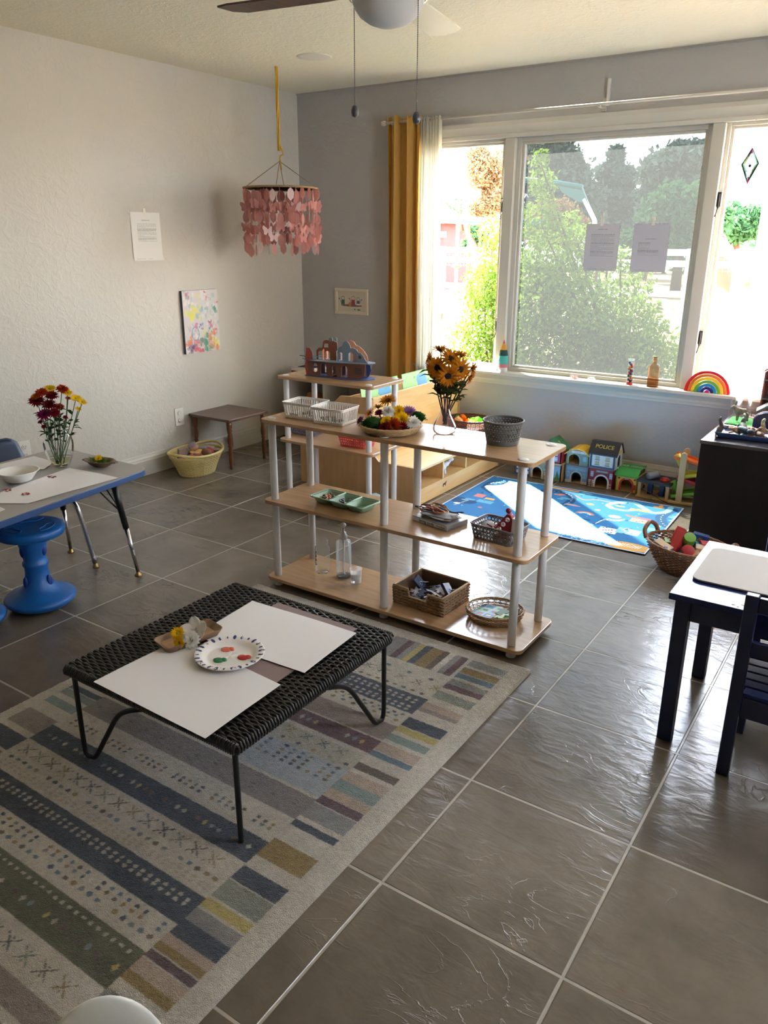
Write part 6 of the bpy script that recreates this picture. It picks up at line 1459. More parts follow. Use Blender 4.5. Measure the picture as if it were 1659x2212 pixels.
# grey lattice basket with a lacing shoe
def clover(u, z, h):
    if not (.10 < z/h < .90): return False
    pu, pz = .0150, .0150; a = (u % pu)/pu-.5; c = ((z-.006) % pz)/pz-.5
    return min((a-.2)**2+c**2, (a+.2)**2+c**2, a**2+(c-.2)**2, a**2+(c+.2)**2) < .024 or (abs(a)-.5)**2+(abs(c)-.5)**2 < .012
def clover_tub(label, loc, rot, m, a=.088, c=.062, h=.056):
    t = thing('lattice_basket', label, 'basket', loc, rot); holed_tub(t, rrect(-a, -c, a, c, .018, 5), h, .12, clover, m, .0019, .002, .003); return t
p = at(1078, 1162, SM); GB = Vector((p.x, p.y, SM)); clover_tub('grey lattice basket holding a red lacing shoe on the middle shelf', GB, math.radians(-4), mat('grey_lattice', (112, 108, 110), 0.4), .094, .066, .058)
t = thing('lacing_shoe', 'dark red wooden lacing shoe with white eyelets in the grey lattice basket', 'toy shoe', GB+Vector((0.012, 0.0, .004)), math.radians(4))
b = B(); b.prism([(-.035, 0), (.036, 0), (.040, .085), (.034, .098), (.018, .100), (.004, .082), (-.018, .050), (-.035, .032)], -.014, .014, 'y'); b.build('shoe_body', mat('shoe_red', (140, 28, 44), 0.5), t, .003)
B().prism([(.038, 0), (.060, 0), (.060, .088), (.041, .088)], -.016, .016, 'y').build('shoe_back', mat('shoe_white', (214, 212, 210), 0.5), t, .002)
for k in range(4): B().lathe([(.0045, -.001), (.009, -.001), (.009, .001), (.0045, .001), (.0045, -.001)], 16, (-.024+.0155*k, -.0152, .018+.0205*k), R('X', PI/2)).build('eyelet', mat('eyelet_white', (226, 222, 220), 0.3), t)
B().tube(spline([(.026, -.012, .088), (-.01, -.022, .06), (-.03, -.02, .045), (-.06, -.01, .048), (-.02, -.024, .035), (-.05, -.015, .03), (.0, -.02, .05)], 6), .0018, 6).build('lace', mat('lace_dark_red', (150, 40, 44), 0.7), t)
o = B().ball((0, 0, 0), .011, 14, 10).build('red_bead', mat('bead_red', (130, 30, 40), 0.3)); o.location = GB+Vector((.030, .006, .113)); tag(o, 'dark red wooden bead on top of the lacing shoe', 'bead')
o = B().lathe([(.0001, 0), (.027, 0), (.027, .004), (.0001, .004)], 28).build('white_disc', mat('disc_white', (214, 212, 214), 0.5)); o.location = GB+Vector((-.052, .0, .036)); o.rotation_euler = (.5, -.2, 0); tag(o, 'white round disc leaning in the grey lattice basket beside the shoe', 'disc')

# ================================================================== LOWEST SHELF
p = at(697, 1236, SL); t = thing('glass_jar', 'empty clear glass jar with black lettering on its side', 'jar', (p.x, p.y, SL))
B().cup([(.0001, .002), (.026, .001), (.032, .008), (.0335, .03), (.0335, .112), (.032, .124), (.0265, .132), (.0265, .136), (.0285, .138), (.0285, .142), (.0265, .144), (.0265, .150), (.028, .152), (.028, .156), (.0255, .157)], 36).build('jar_glass', clear_glass, t)
b = B(); r = random.Random(31)
for k in range(7):
    z = .044+k*.0098
    for (u0, u1, z0, z1) in ((0, 1, 0, .0028), (0 if k % 2 else .6, .35 if k % 2 else 1, 0, .0085), (.1, .9, .0045, .0066) if k % 3 else (.3, .7, .006, .0085)):
        a0, a1 = math.radians(-128+u0*30), math.radians(-128+u1*30); n = 4
        vs = [(.0339*math.cos(a0+(a1-a0)*i/n), .0339*math.sin(a0+(a1-a0)*i/n), z+q) for q in (z0, z1) for i in range(n+1)]; b.add(vs, [(i, i+1, n+2+i, n+1+i) for i in range(n)])
b.build('printed_lettering', mat('ink_black', (24, 24, 26), 0.6), t)
p = at(743, 1246, SL); t = thing('pump_bottle', 'tall clear plastic pump bottle with white dispenser on the lowest shelf', 'bottle', (p.x, p.y, SL))
B().cup([(.0001, .001), (.030, .001), (.0335, .006), (.0335, .165), (.030, .173), (.016, .180), (.0145, .188)], 36).build('bottle_body', clear_plastic, t)
q = B().lathe([(.0001, .182), (.0165, .182), (.0165, .200), (.012, .205), (.012, .212), (.005, .214), (.005, .238), (.0001, .238)], 24).build('pump_collar', white_plastic, t)
B().ball((0, 0, .246), (.014, .012, .0105), 16, 10).build('pump_head', white_plastic, q); B().cyl((0, 0, .246), (-.022, -.012, .244), .0045, .0035, 10).build('spout', white_plastic, q)
B().tube(spline([(0, 0, .185), (.002, 0, .13), (-.002, 0, .08), (-.005, 0, .05), (.004, 0, .012)], 6), .0036, 8).build('dip_tube', mat('tube_white', (214, 214, 214), 0.4), t)
B().lathe([(.0001, .003), (.030, .003), (.0315, .010), (.0001, .016)], 30).build('liquid', glass('grey_liquid', (.5, .48, .45), .2), t)
p = at(769, 1258, SL); t = thing('measuring_cup', 'small frosted plastic measuring cup beside the pump bottle', 'cup', (p.x, p.y, SL))
B().cup([(.0001, .001), (.0215, .001), (.0225, .004), (.0245, .060), (.0275, .064), (.0275, .066)], 30).build('cup_wall', frosted_plastic, t)
b = B()
for z in (.018, .030, .042): b.lathe([(.0226+z*.03, z), (.0232+z*.03, z+.0006), (.0226+z*.03, z+.0012)], 24)
b.build('graduation_rings', frosted_plastic, t)
# seagrass basket with puzzle pieces
p = at(930, 1300, SL+.0); SB = Vector((p.x-.004, p.y+.012, SL)); SR = math.radians(-3); t = thing('seagrass_basket', 'square braided seagrass basket with a scooped front, full of puzzle pieces', 'basket', SB, SR)
sg = mat('seagrass', (150, 118, 84), 0.7, bump=.5, bscale=160); a, c, h = .115, .098, .078; b = B()
def braid(bb, P0, P1, r, pitch=.022, out=(0, -1, 0)):
    P0, P1 = Vector(P0), Vector(P1); L = (P1-P0).length; n = max(2, int(L/pitch)); d = (P1-P0)/n; o = Vector(out)
    for i in range(n):
        for s in (-1, 1):
            q = P0+d*(i+(.5 if s > 0 else 0)); bb.tube([q-d*.15+Vector((0, 0, s*r*.55)), q+d*.35+o*r*.55+Vector((0, 0, s*r*.1)), q+d*.95+Vector((0, 0, -s*r*.55))], [r*.45, r*.75, r*.4], 6)
rows = 6; rz = h/rows
for i in range(rows):
    z = rz*(i+.5); e = 1+.03*i/rows
    braid(b, (a*e, -c*e, z), (a*e, c*e, z), rz*.62, out=(1, 0, 0)); braid(b, (-a*e, c*e, z), (-a*e, -c*e, z), rz*.62, out=(-1, 0, 0)); braid(b, (a*e, c*e, z), (-a*e, c*e, z), rz*.62, out=(0, 1, 0))
    if i < 3: braid(b, (-a*e, -c*e, z), (a*e, -c*e, z), rz*.62, out=(0, -1, 0))
    else:
        k = (.052, .046, .042)[5-i] if i < 6 else .05
        braid(b, (-a*e, -c*e, z), (-k-.004, -c*e, z), rz*.62, out=(0, -1, 0)); braid(b, (k+.004, -c*e, z), (a*e, -c*e, z), rz*.62, out=(0, -1, 0))
b.build('braided_wall', sg, t)
b = B(); e = 1.0; b.prism([(-a, -c), (a, -c), (a, c), (-a, c)], .001, .005, 'z')
for (x0, y0, x1, y1, z1) in ((a-.004, -c, a, c, h), (-a, -c, -a+.004, c, h), (-a, c-.004, a, c, h), (-a, -c, -.05, -c+.004, h), (.05, -c, a, -c+.004, h), (-.05, -c, .05, -c+.004, h*.5)): b.bb((x0, y0, .004), (x1, y1, z1))
b.build('lining', mat('seagrass_dark', (104, 78, 54), 0.8), t)
b = B(); e = 1.03; P = [(-.048, -c*e, h), (-a*e, -c*e, h), (-a*e, c*e, h), (a*e, c*e, h), (a*e, -c*e, h), (.048, -c*e, h), (.040, -c*e, h*.56), (-.040, -c*e, h*.56)]
b.tube(P, .0042, 8, closed=True); b.build('rim_cord', mat('rim_straw', (184, 152, 112), 0.7), t)
BM = Matrix.Translation(SB) @ Euler((0, 0, SR)).to_matrix().to_4x4(); r = random.Random(77)
pcol = [((28, 36, 70), 'navy'), ((206, 206, 214), 'white'), ((40, 40, 44), 'black'), ((206, 206, 214), 'white'), ((160, 134, 104), 'tan'), ((96, 110, 140), 'grey-blue')]
for k in range(34):
    s = .022; P = []
    for i in range(4):
        A = Vector((s, 0)) ; ang = i*PI/2; base_ = [(-s*.5, -s*.5), (-s*.14, -s*.5), (-s*.18, -s*(.72 if (k+i) % 2 else .28)), (s*.18, -s*(.72 if (k+i) % 2 else .28)), (s*.14, -s*.5)]
        P += [(x*math.cos(ang)-y*math.sin(ang), x*math.sin(ang)+y*math.cos(ang)) for x, y in base_]
    c_, nm = pcol[k % 6]; sc = r.uniform(1.3, 1.9); o = B().prism([(x*sc, y*sc) for x, y in P], 0, .0024, 'z').build('puzzle_piece', mat('puzzle_'+nm.replace('-', '_'), c_, .5))
    o.location = BM @ Vector((r.uniform(-.075, .075), r.uniform(-.06, .06), .012+.0013*k)); o.rotation_euler = (r.uniform(-.35, .35), r.uniform(-.35, .35), r.uniform(0, 3)); tag(o, nm+' puzzle piece in the seagrass basket', 'puzzle piece', nm+' puzzle pieces in the seagrass basket')
for k, (dx, dy, dz, rt_, lab) in enumerate(((-.070, .010, .060, (.5, .9, .5), 'small navy picture box propped in the left of the seagrass basket'), (.066, .02, .062, (-.3, .7, -.4), 'navy card box leaning in the right of the seagrass basket'))):
    t = thing('picture_box', lab, 'box', BM @ Vector((dx, dy, dz)), rt_); B().box((0, 0, 0), (.055, .040, .014)).build('box_body', mat('box_navy', (34, 44, 84), .4), t, .001)
    B().lathe([(.006, 0), (.010, 0), (.010, .0006), (.006, .0006), (.006, 0)], 16, (.008, 0, .0072)).build('printed_ring', mat('print_blue', (150, 170, 200), .5), t)
# round wicker tray with matching cards
p = at(1068, 1335, SL); WT = Vector((p.x, p.y, SL)); t = thing('round_wicker_tray', 'oval open-weave wicker tray of picture cards at the lowest shelf end', 'tray', WT, math.radians(20))
wk = mat('willow', (170, 134, 92), .6, bump=.3, bscale=200)
wicker(t, ellipse(.112, .098), [(.10, .004), (.6, .003), (.86, .006), (.95, .022), (1.0, .042)], wk, 26, .002, .0021, rim=3, rimr=.0038, ripple=.003, gaps=lambda u: .70 < u < .74 or .83 < u < .88)
def card(label, loc, rot, w_, h_, cells=None, base=(206, 190, 180), th=.0022, group=None):
    C = Canvas(w_, h_, .0018, base); r = random.Random(len(label)*7)
    if cells:
        nx, ny = cells
        for i in range(nx):
            for j in range(ny):
                x0, y0 = (i+.06)*w_/nx, (j+.06)*h_/ny; x1, y1 = (i+.94)*w_/nx, (j+.94)*h_/ny; c = [(120, 178, 206), (90, 140, 200), (126, 190, 150)][(i+j*2) % 3]; C.rect(x0, y0, x1, y1, c)
                cx, cy = (x0+x1)/2, (y0+y1)/2; k = [(206, 76, 70), (60, 90, 120), (50, 120, 90), (224, 214, 130)][(i*3+j) % 4]; C.ell(cx, cy, w_/nx*.26, h_/ny*.16, k); C.ell(cx+w_/nx*.12, cy+h_/ny*.12, w_/nx*.12, h_/ny*.12, k)
    t = thing('picture_card', label, 'card', loc, rot, group); q = C.build('card_face', paint_matte, t, 'xy'); q.location = (-w_/2, -h_/2, th+.0003)
    B().prism(rrect(-w_/2-.0005, -h_/2-.0005, w_/2+.0005, h_/2+.0005, .004, 3), 0, th, 'z').build('card_board', mat('card_edge', (200, 196, 190), .6), t); return t
cR = math.radians(80)
for k in range(4): card('lower picture card in the stack on the wicker tray', WT+Vector((-.030-.004*k, .002+.001*k, .010+.003*k)), (0, -.14, cR-PI/2+.03*k), .084, .110, (2, 3), group='stacked picture cards')
card('uppermost picture card with six little drawings on the wicker tray', WT+Vector((-.020, -.004, .024)), (0.0, -.10, cR-PI/2), .086, .114, (2, 3))
for k, (dx, dy, rz, c) in enumerate(((.026, .018, .5, (70, 110, 60)), (.040, -.012, -.3, (130, 160, 84)), (.050, .010, .2, (86, 126, 64)), (.030, -.030, .1, (146, 172, 96)), (.036, -.002, 1.2, (60, 96, 56)))):
    o = B().prism([(-.024, -.018), (-.004, -.018), (.0, -.010), (.006, -.018), (.024, -.018), (.024, .018), (-.024, .018)], 0, .0025, 'z').build('green_card', mat('green_card_%d' % k, c, .5)); o.location = WT+Vector((dx, dy, .014+.005*k)); o.rotation_euler = (.1*(k % 2), -.15, rz)
    tag(o, ['dark green card lowest in the wicker tray', 'light green card at the camera side of the wicker tray', 'mid green card under the top ones in the wicker tray', 'pale lime card nearest the post in the wicker tray', 'deep green card on top of the pile in the wicker tray'][k], 'card')

# ================================================================== BEHIND THE LONG SHELF
# cardboard ship play set on the shorter shelf
def ship():
    t = thing('cardboard_ship', 'punch-out cardboard ship playset with arched openings and cloud-shaped top', 'playset', (1.462, -1.470, ST), math.radians(8))
    brown = mat('print_brown', (104, 66, 54), .55); blue = mat('print_blue_base', (44, 62, 118), .5); grey = mat('print_grey_blue', (112, 128, 142), .55); red = mat('print_brick', (134, 58, 50), .55); pale = mat('print_pale', (190, 196, 208), .5); mar = mat('print_maroon', (96, 48, 46), .55)
    B().prism([(x*.215, y*.085) for x, y in [(-1, .1), (-.85, .75), (-.4, .85), (0, 1), (.5, .95), (.9, .6), (1, 0), (.88, -.6), (.4, -.95), (0, -.8), (-.5, -.85), (-.9, -.55)]], 0, .003, 'z').build('base_board', blue, t, .001)
    B().prism([(-.235, 0), (-.20, .05), (-.05, .075), (.12, .07), (.2, .035), (.216, 0), (.19, -.035), (.1, -.06), (-.05, -.065), (-.14, -.06), (-.2, -.03)], .083, .0865, 'z').build('deck_board', grey, t, .001)
    # hull side with openings
    hole = lambda cx, w_, h_, z0: archhole(cx, w_, h_, z0)
    cutout('hull_side', [(-.165, .003), (.150, .003), (.172, .02), (.182, .083), (-.175, .083)], [[(-.125+.017*math.cos(a), .047+.024*math.sin(a)) for a in np.linspace(0, 2*PI, 20)[:-1]], hole(-.073, .034, .066, .008), hole(-.005, .028, .060, .008), hole(.055, .036, .062, .008)], .003, brown, t, (0, -.045, 0))
    cutout('hull_side', [(-.16, .003), (.15, .003), (.18, .083), (-.17, .083)], [hole(-.09, .05, .06, .01), hole(.04, .05, .06, .01)], .003, mat('print_inner', (150, 128, 128), .55), t, (0, .045, 0))
    for x, m in ((-.15, mar), (-.04, mat('print_tan', (190, 160, 130), .55)), (.025, mar), (.09, pale)): cutout('cross_wall', [(-.045, .003), (.045, .003), (.045, .083), (-.045, .083)], [hole(0, .04, .06, .01)], .003, m, t, (x, 0, 0), (0, 0, PI/2))
    # cloud-shaped profile above deck, towards the bow
    cl = [(.0, .087)]+[(0, .14), (.008, .160), (.03, .176), (.045, .196), (.065, .198), (.080, .178), (.088, .158), (.100, .164), (.118, .158), (.126, .142), (.145, .138), (.160, .122), (.168, .10), (.182, .092), (.198, .070), (.206, .045), (.196, .02), (.184, .012)]+[(.178, .087)]
    cutout('cloud_profile', [(.0, .088), (.0, .14), (.008, .160), (.028, .170), (.040, .192), (.058, .198), (.074, .186), (.082, .162), (.100, .164), (.118, .156), (.126, .142), (.145, .138), (.160, .122), (.170, .104), (.186, .088)], [hole(.022, .026, .046, .090), hole(.082, .030, .050, .090)], .003, grey, t, (0.005, -.03, 0))
    cutout('bow_fin', [(.178, .082), (.186, .088), (.204, .078), (.208, .05), (.196, .022), (.182, .01)], [], .003, blue, t, (0, -.03, 0))
    cutout('cloud_profile', [(-.03, .088), (-.03, .13), (-.01, .15), (.02, .165), (.03, .185), (.05, .196), (.07, .190), (.085, .17), (.105, .165), (.13, .145), (.15, .12), (.16, .088)], [hole(.03, .03, .05, .09)], .003, mat('print_peach', (214, 150, 110), .55), t, (0, .035, 0))
    cutout('cabin_wall', [(-.135, .088), (-.135, .135), (-.120, .150), (-.098, .152), (-.092, .185), (-.075, .195), (-.03, .192), (-.005, .185), (-.002, .088)], [hole(-.108, .030, .044, .090), hole(-.065, .030, .046, .090), [(-.083, .155), (-.060, .155), (-.060, .175), (-.083, .175)]], .003, mat('print_rust', (128, 76, 58), .55), t, (0, -.012, 0))
    for x, z, w_ in ((-.045, .2, .022), (-.012, .203, .013)): B().prism(rrect(x-w_/2, z-.012, x+w_/2, z+.007, .004, 3), -.0015, .0015, 'y').build('chimney_tab', grey, t).location = (0, -.012, 0)
    for x, m in ((-.087, mat('print_orange', (220, 140, 104), .55)), (.0, pale), (.05, pale)): cutout('inner_wall', [(-.03, .088), (.03, .088), (.03, .14), (.0, .152), (-.03, .14)], [hole(0, .026, .04, .09)], .003, m, t, (x, 0, 0), (0, 0, PI/2))
    cutout('tail_fin', [(-.187, .004), (-.160, .004), (-.148, .05), (-.158, .083), (-.150, .09), (-.152, .125), (-.165, .150), (-.185, .150), (-.192, .09), (-.188, .083), (-.196, .05)], [], .003, red, t, (0, 0, 0), (0, 0, .25))
    B().prism([(-.24, -.02), (-.13, -.05), (-.12, .03), (-.19, .04)], .100, .103, 'z').build('wing_board', mat('print_teal_grey', (84, 108, 112), .55), t, .001)
    # printed vent grille, dial and pipes
    b = B(); [b.bb((.120+.007*i, -.0472, .030+.009*j), (.1255+.007*i, -.0466, .036+.009*j)) for i in range(6) for j in range(4)]; b.build('printed_grille', mat('print_dark', (44, 44, 56), .5), t)
    b = B(); [b.tube(spline([(.112+.006*k, -.0322, .140-.004*k), (.112+.006*k, -.0322, .105-.003*k), (.098, -.0322, .096-.003*k)], 5), .0009, 4) for k in range(3)]; b.build('printed_pipes', mat('print_stripe', (140, 60, 50), .5), t)
    b = B(); b.lathe([(.008, 0), (.010, 0), (.010, .0008), (.008, .0008), (.008, 0)], 18, (.142, -.0318, .118), R('X', PI/2)); b.build('printed_dial', mat('print_slate', (80, 84, 92), .5), t)
ship()
def lattice2(label, u, v, rot, col, nm, fill, seed, floor_z=SM):
    p = at(u, v, floor_z); L = Vector((p.x, p.y, floor_z)); clover_tub(label, L, rot, mat('lattice_'+nm, col, .4), .092, .060, .052)
    r = random.Random(seed)
    for k in range(14):
        c = fill[k % len(fill)]; o = B().ball((0, 0, 0), (.017, .014, .011), 10, 7).build('craft_pompom', mat('craft_%s_%d' % (nm, k % len(fill)), c[0], .8)); o.location = L+Vector((r.uniform(-.058, .058), r.uniform(-.032, .032), .014+r.uniform(0, .022)))
        tag(o, c[1]+' craft piece inside the '+nm+' basket on the shorter shelf', 'craft piece', c[1]+' craft pieces in the '+nm+' basket')
lattice2('grey-violet lattice basket of craft pieces on the shorter shelf', 664, 936, math.radians(2), (104, 96, 112), 'grey-violet', [((206, 150, 60), 'ochre'), ((80, 70, 110), 'violet'), ((200, 196, 200), 'white'), ((224, 130, 60), 'orange')], 5)
lattice2('coral red lattice basket of craft pieces on the shorter shelf', 772, 962, math.radians(2), (216, 84, 76), 'coral', [((120, 40, 70), 'plum'), ((214, 150, 50), 'amber'), ((190, 50, 50), 'red')], 6)
# floor toys near the shorter shelf, in front of the book display end
p = at(752, 1058, 0); t = thing('toy_register', 'pale turquoise toy machine with red stripes on the lowest board of the shorter shelf', 'toy', (1.69, -1.47, SL), math.radians(-22))
B().prism([(-.05, 0), (.05, 0), (.05, .035), (.02, .072), (-.045, .072), (-.05, .06)], -.045, .045, 'y').build('toy_body', mat('toy_turquoise', (136, 166, 166), .4), t, .008, 3)
b = B(); [b.bb((-.0505, -.0462, .024+k*.014), (.040, -.0456, .0265+k*.014)) for k in range(3)]; b.build('stripe', mat('toy_stripe', (150, 60, 50), .5), t)
t = thing('toy_mirror', 'red round toy on a stick lying beside the turquoise toy machine', 'toy', (1.585, -1.50, SL), math.radians(20))
B().lathe([(.0001, 0), (.026, 0), (.028, .006), (.026, .012), (.0001, .012)], 24, (0, 0, .030), R('X', PI/2)).build('disc', mat('toy_red', (190, 58, 40), .4), t); B().cyl((-.02, 0, .035), (-.14, 0, .062), .005).build('stick', mat('toy_stick', (170, 130, 110), .5), t)
o = B().ball((0, 0, 0), (.045, .026, .016), 14, 8).build('dark_toy', mat('dark_fabric', (30, 40, 36), .8)); o.location = (1.50, -1.50, SL+.017); tag(o, 'dark soft toy left of the red round toy on the lowest board', 'toy')
o = B().prism(rrect(-.024, -.02, .024, .02, .008), 0, .034, 'z').build('pink_toy', mat('pink_toy', (190, 120, 130), .5), None, .006); o.location = (1.425, -1.51, SL); tag(o, 'small pink toy block left of the dark toy on the lowest board', 'toy')
# white towel printed with leaves on the book display end
t = thing('leaf_cloth', 'white cloth printed with leaves draped over the low end of the book display', 'cloth', (0.935, -1.195, .268))
C = Canvas(.25, .17, .002, (226, 222, 212)); r = random.Random(3)
for k in range(12):
    x, y, a = r.uniform(.02, .24), r.uniform(.02, .15), r.uniform(0, 3); C.poly([(x+.016*math.cos(a+q)*abs(math.cos(q*.5)), y+.012*math.sin(a+q)) for q in np.linspace(0, 2*PI, 10)[:-1]], [(104, 120, 90), (150, 110, 96), (120, 96, 90)][k % 3])
C.build('cloth_sheet', paint_matte, t, 'xy', lambda U, V: .012+.010*np.sin(U*38)*np.sin(V*26+1)+U*.30)
# map boards standing in the book display pocket
def map_board(label, y0, w_, h_, lean, seed, x0=1.425):
    C = Canvas(w_, h_, .003, (170, 214, 150)); r = random.Random(seed)
    C.line([(0, h_*.12), (w_*.3, h_*.22), (w_*.55, h_*.6), (w_, h_*.45)], .035, (226, 204, 190)); C.rect(0, 0, w_*.5, h_*.25, (226, 204, 190))
    C.ell(w_*.62, h_*.72, w_*.16, h_*.2, (110, 170, 214)); C.ell(w_*.52, h_*.8, w_*.08, h_*.12, (110, 170, 214)); C.ell(w_*.5, h_*.62, .012, .014, (110, 180, 120))
    for k in range(14): C.ell(r.uniform(.01, w_-.01), r.uniform(.02, h_-.01), .010, .008, (110, 176, 130))
    for e in ((0, 0, w_, .004), (0, h_-.004, w_, h_)): C.rect(*e, (150, 220, 130))
    t = thing('map_board', label, 'game board', (x0, y0, .395), Euler((0, math.radians(lean), PI/2), 'XYZ'))
    t.rotation_euler = (math.radians(-lean), 0, PI/2); C.build('board_face', paint_gloss, t, 'xz'); B().bb((0, .0006, 0), (w_, .004, h_)).build('board_back', mat('board_grey', (150, 150, 140), .7), t)
map_board('green illustrated map board nearer the camera in the book display', -1.17, .40, .27, 9, 1); map_board('green illustrated map board nearer the window in the book display', -.72, .38, .27, 9, 2)
# white dinosaur in the cubby
def dino():
    t = thing('white_dinosaur', 'small white toy dinosaur curled in the bench cubby', 'toy animal', (1.735, -.83, .0975), math.radians(60)); m = mat('dino_white', (210, 212, 216), .5, bump=.3, bscale=90)
    b = B(); b.ball((0, 0, .038), (.050, .030, .034), 18, 12); b.tube(spline([(.035, 0, .05), (.06, 0, .062), (.075, .0, .078)], 5), [.017]*5+[.013]*5+[.010], 10); b.ball((.083, 0, .082), (.020, .013, .012), 12, 8)
    b.tube(spline([(-.035, 0, .035), (-.07, .01, .028), (-.10, .03, .012)], 5), [.020]*5+[.010]*5+[.003], 8); b.build('body', m, t)
    for sx_ in (-1, 1):
        for sy_ in (-1, 1): B().cyl((sx_*.026, sy_*.020, .03), (sx_*.030, sy_*.024, 0), .010, .009, 10).build('leg', m, t)
    for k in range(3): B().prism([(-.008, 0), (.008, 0), (0, .016)], -.0015, .0015, 'y').build('back_plate', m, t).location = (-.025+.022*k, 0, .066)
dino()
# round basket of glowing building blocks beside the display
BK = Vector((1.652, -.290, .2225)); t = thing('dark_wicker_basket', 'dark brown wicker basket of bright plastic blocks on the window end of the maple bench', 'basket', BK)
dw = mat('dark_willow', (92, 48, 30), .5, bump=.3, bscale=200)
wicker(t, ellipse(.155, .135), [(.72, .004), (.84, .04), (.95, .08), (1.0, .115)], dw, 30, .003, .0036, rim=3, rimr=.006)
BC = [((226, 60, 44), 'red'), ((236, 120, 40), 'orange'), ((236, 196, 70), 'yellow'), ((90, 190, 60), 'green'), ((238, 196, 130), 'peach')]
bm = {nm: cloth('bright_plastic_'+nm, c, .35) for c, nm in BC}
r = random.Random(14)
for k, (dx, dy, dz, c, s) in enumerate(((-.10, .02, .145, 3, .040), (-.10, -.02, .125, 0, .045), (-.07, .03, .135, 0, .042), (-.055, .01, .150, 1, .050), (-.055, -.045, .140, 4, .055), (-.01, .0, .130, 1, .045), (0, -.03, .135, 1, .042), (.035, -.04, .128, 2, .055), (.03, .02, .140, 3, .055), (.07, .0, .150, 3, .050), (.095, .03, .145, 3, .035), (.09, -.035, .125, 2, .05), (.115, 0, .128, 0, .045), (-.03, .05, .120, 0, .045), (.05, .06, .120, 2, .045), (-.12, .0, .100, 0, .045), (0, 0, .07, 1, .06), (.06, -.01, .07, 0, .06), (-.06, .01, .07, 3, .06))):
    b = B(); b.box((0, 0, 0), (s, s*.62, s*.62)); b.cyl((s*.22, 0, s*.3), (s*.22, 0, s*.42), s*.14, seg=10); b.cyl((-s*.22, 0, s*.3), (-s*.22, 0, s*.42), s*.14, seg=10)
    o = b.build('plastic_block', bm[BC[c][1]], None, .003); o.location = BK+Vector((dx, dy, dz-.040)); o.rotation_euler = (r.uniform(-.6, .6), r.uniform(-.6, .6), r.uniform(0, 3)); tag(o, 'bright '+BC[c][1]+' plastic block in the dark wicker basket on the maple bench', 'block', BC[c][1]+' plastic blocks in the dark wicker basket')
# box with keypad on the white cabinet, and things inside the cabinet
t = thing('keypad_box', 'red and white box with a black keypad print on the corner cabinet', 'box', (.235, -.44, .5205), math.radians(4))
B().bb((0, 0, 0), (.22, .15, .028)).build('red_base', mat('box_red', (150, 34, 34), .5), t, .003); B().bb((-.002, -.002, .028), (.222, .152, .052)).build('white_lid', mat('box_white', (206, 200, 192), .5), t, .004)
b = B(); [b.bb((.035+.022*i, .030+.020*j, .0522), (.050+.022*i, .044+.020*j, .0545)) for i in range(7) for j in range(5)]; b.build('key', mat('key_black', (40, 38, 38), .5), t)['kind'] = 'stuff'
for k, (x, z, c, lab) in enumerate(((.30, .2845, (190, 120, 60), 'orange-brown folded box inside the corner cabinet'), (.70, .2845, (150, 140, 110), 'beige folded box inside the corner cabinet'))):
    o = B().prism([(-.09, 0), (.09, 0), (.07, .06), (-.06, .085)], -.05, .05, 'y').build('folded_box', mat('carton_%d' % k, c, .7), None, .002); o.location = (x+.05, -.28, z); tag(o, lab, 'box')

# ---- yellow basket with dolls
YB = Vector((.235, -1.425, 0)); t = thing('yellow_basket', 'oval pale yellow wicker basket of dolls beside the side table', 'basket', YB, math.radians(100))
yw = mat('yellow_willow', (212, 192, 124), .5, bump=.2, bscale=200)
wicker(t, ellipse(.198, .150), [(.66, .004), (.76, .05), (.90, .10), (1.0, .135)], yw, 36, .003, .0036, rim=3, rimr=.009)
_rim = B(); _rim.tube([(.205*math.cos(a), .157*math.sin(a), .145+.020*abs(math.cos(a))**4) for a in np.linspace(0, 2*PI, 80)[:-1]], .009, 8, closed=True); _rim.build('braided_rim', yw, t)
def doll(label, loc, rot, body, head, hair, name='cloth_doll'):
    t = thing(name, label, 'doll', loc, rot)
    b = B(); b.lathe([(.0001, -.055), (.028, -.05), (.034, -.02), (.026, .03), (.014, .048), (.0001, .05)], 16); 
    for s in (-1, 1): b.tube([(s*.02, 0, .03), (s*.05, 0, .01), (s*.072, .01, -.01)], [.012, .011, .009], 8)
    for s in (-1, 1): b.tube([(s*.014, 0, -.045), (s*.02, .01, -.09), (s*.02, .01, -.115)], [.014, .012, .011], 8)
    b.build('dressed_body', body, t); h = B(); h.ball((0, 0, .078), .032, 18, 12); h.ball((0, -.032, .074), (.004, .004, .003), 6, 5); h.build('head', head, t)
    e = B(); [e.ball((s*.011, -.030, .082), .003, 6, 5) for s in (-1, 1)]; e.tube([(-.008, -.030, .066), (0, -.0325, .063), (.008, -.030, .066)], .0012, 5); e.build('face_marks', mat('face_dark', (50, 34, 34), .5), t)
    q = B(); q.ball((0, .010, .086), (.034, .030, .032), 16, 10); q.build('hair', hair, t)
    return t
sk = mat('doll_skin', (206, 160, 136), .6); 
doll('doll in a yellow suit lying in the yellow basket', YB+Vector((.045, .00, .130)), (1.35, .2, 1.2), mat('doll_yellow', (224, 180, 100), .8), sk, mat('hair_brown', (120, 80, 60), .9))
doll('doll in grey clothes at the window side of the yellow basket', YB+Vector((.00, .085, .135)), (1.4, -.3, -.9), mat('doll_grey', (150, 140, 146), .8), sk, mat('doll_grey', (150, 140, 146), .8))
doll('doll in pinkish-brown clothes at the camera side of the yellow basket', YB+Vector((.05, -.045, .120)), (1.3, .5, 2.4), mat('doll_rose', (176, 116, 96), .8), mat('doll_pale', (214, 176, 120), .6), mat('doll_red', (150, 50, 50), .9))
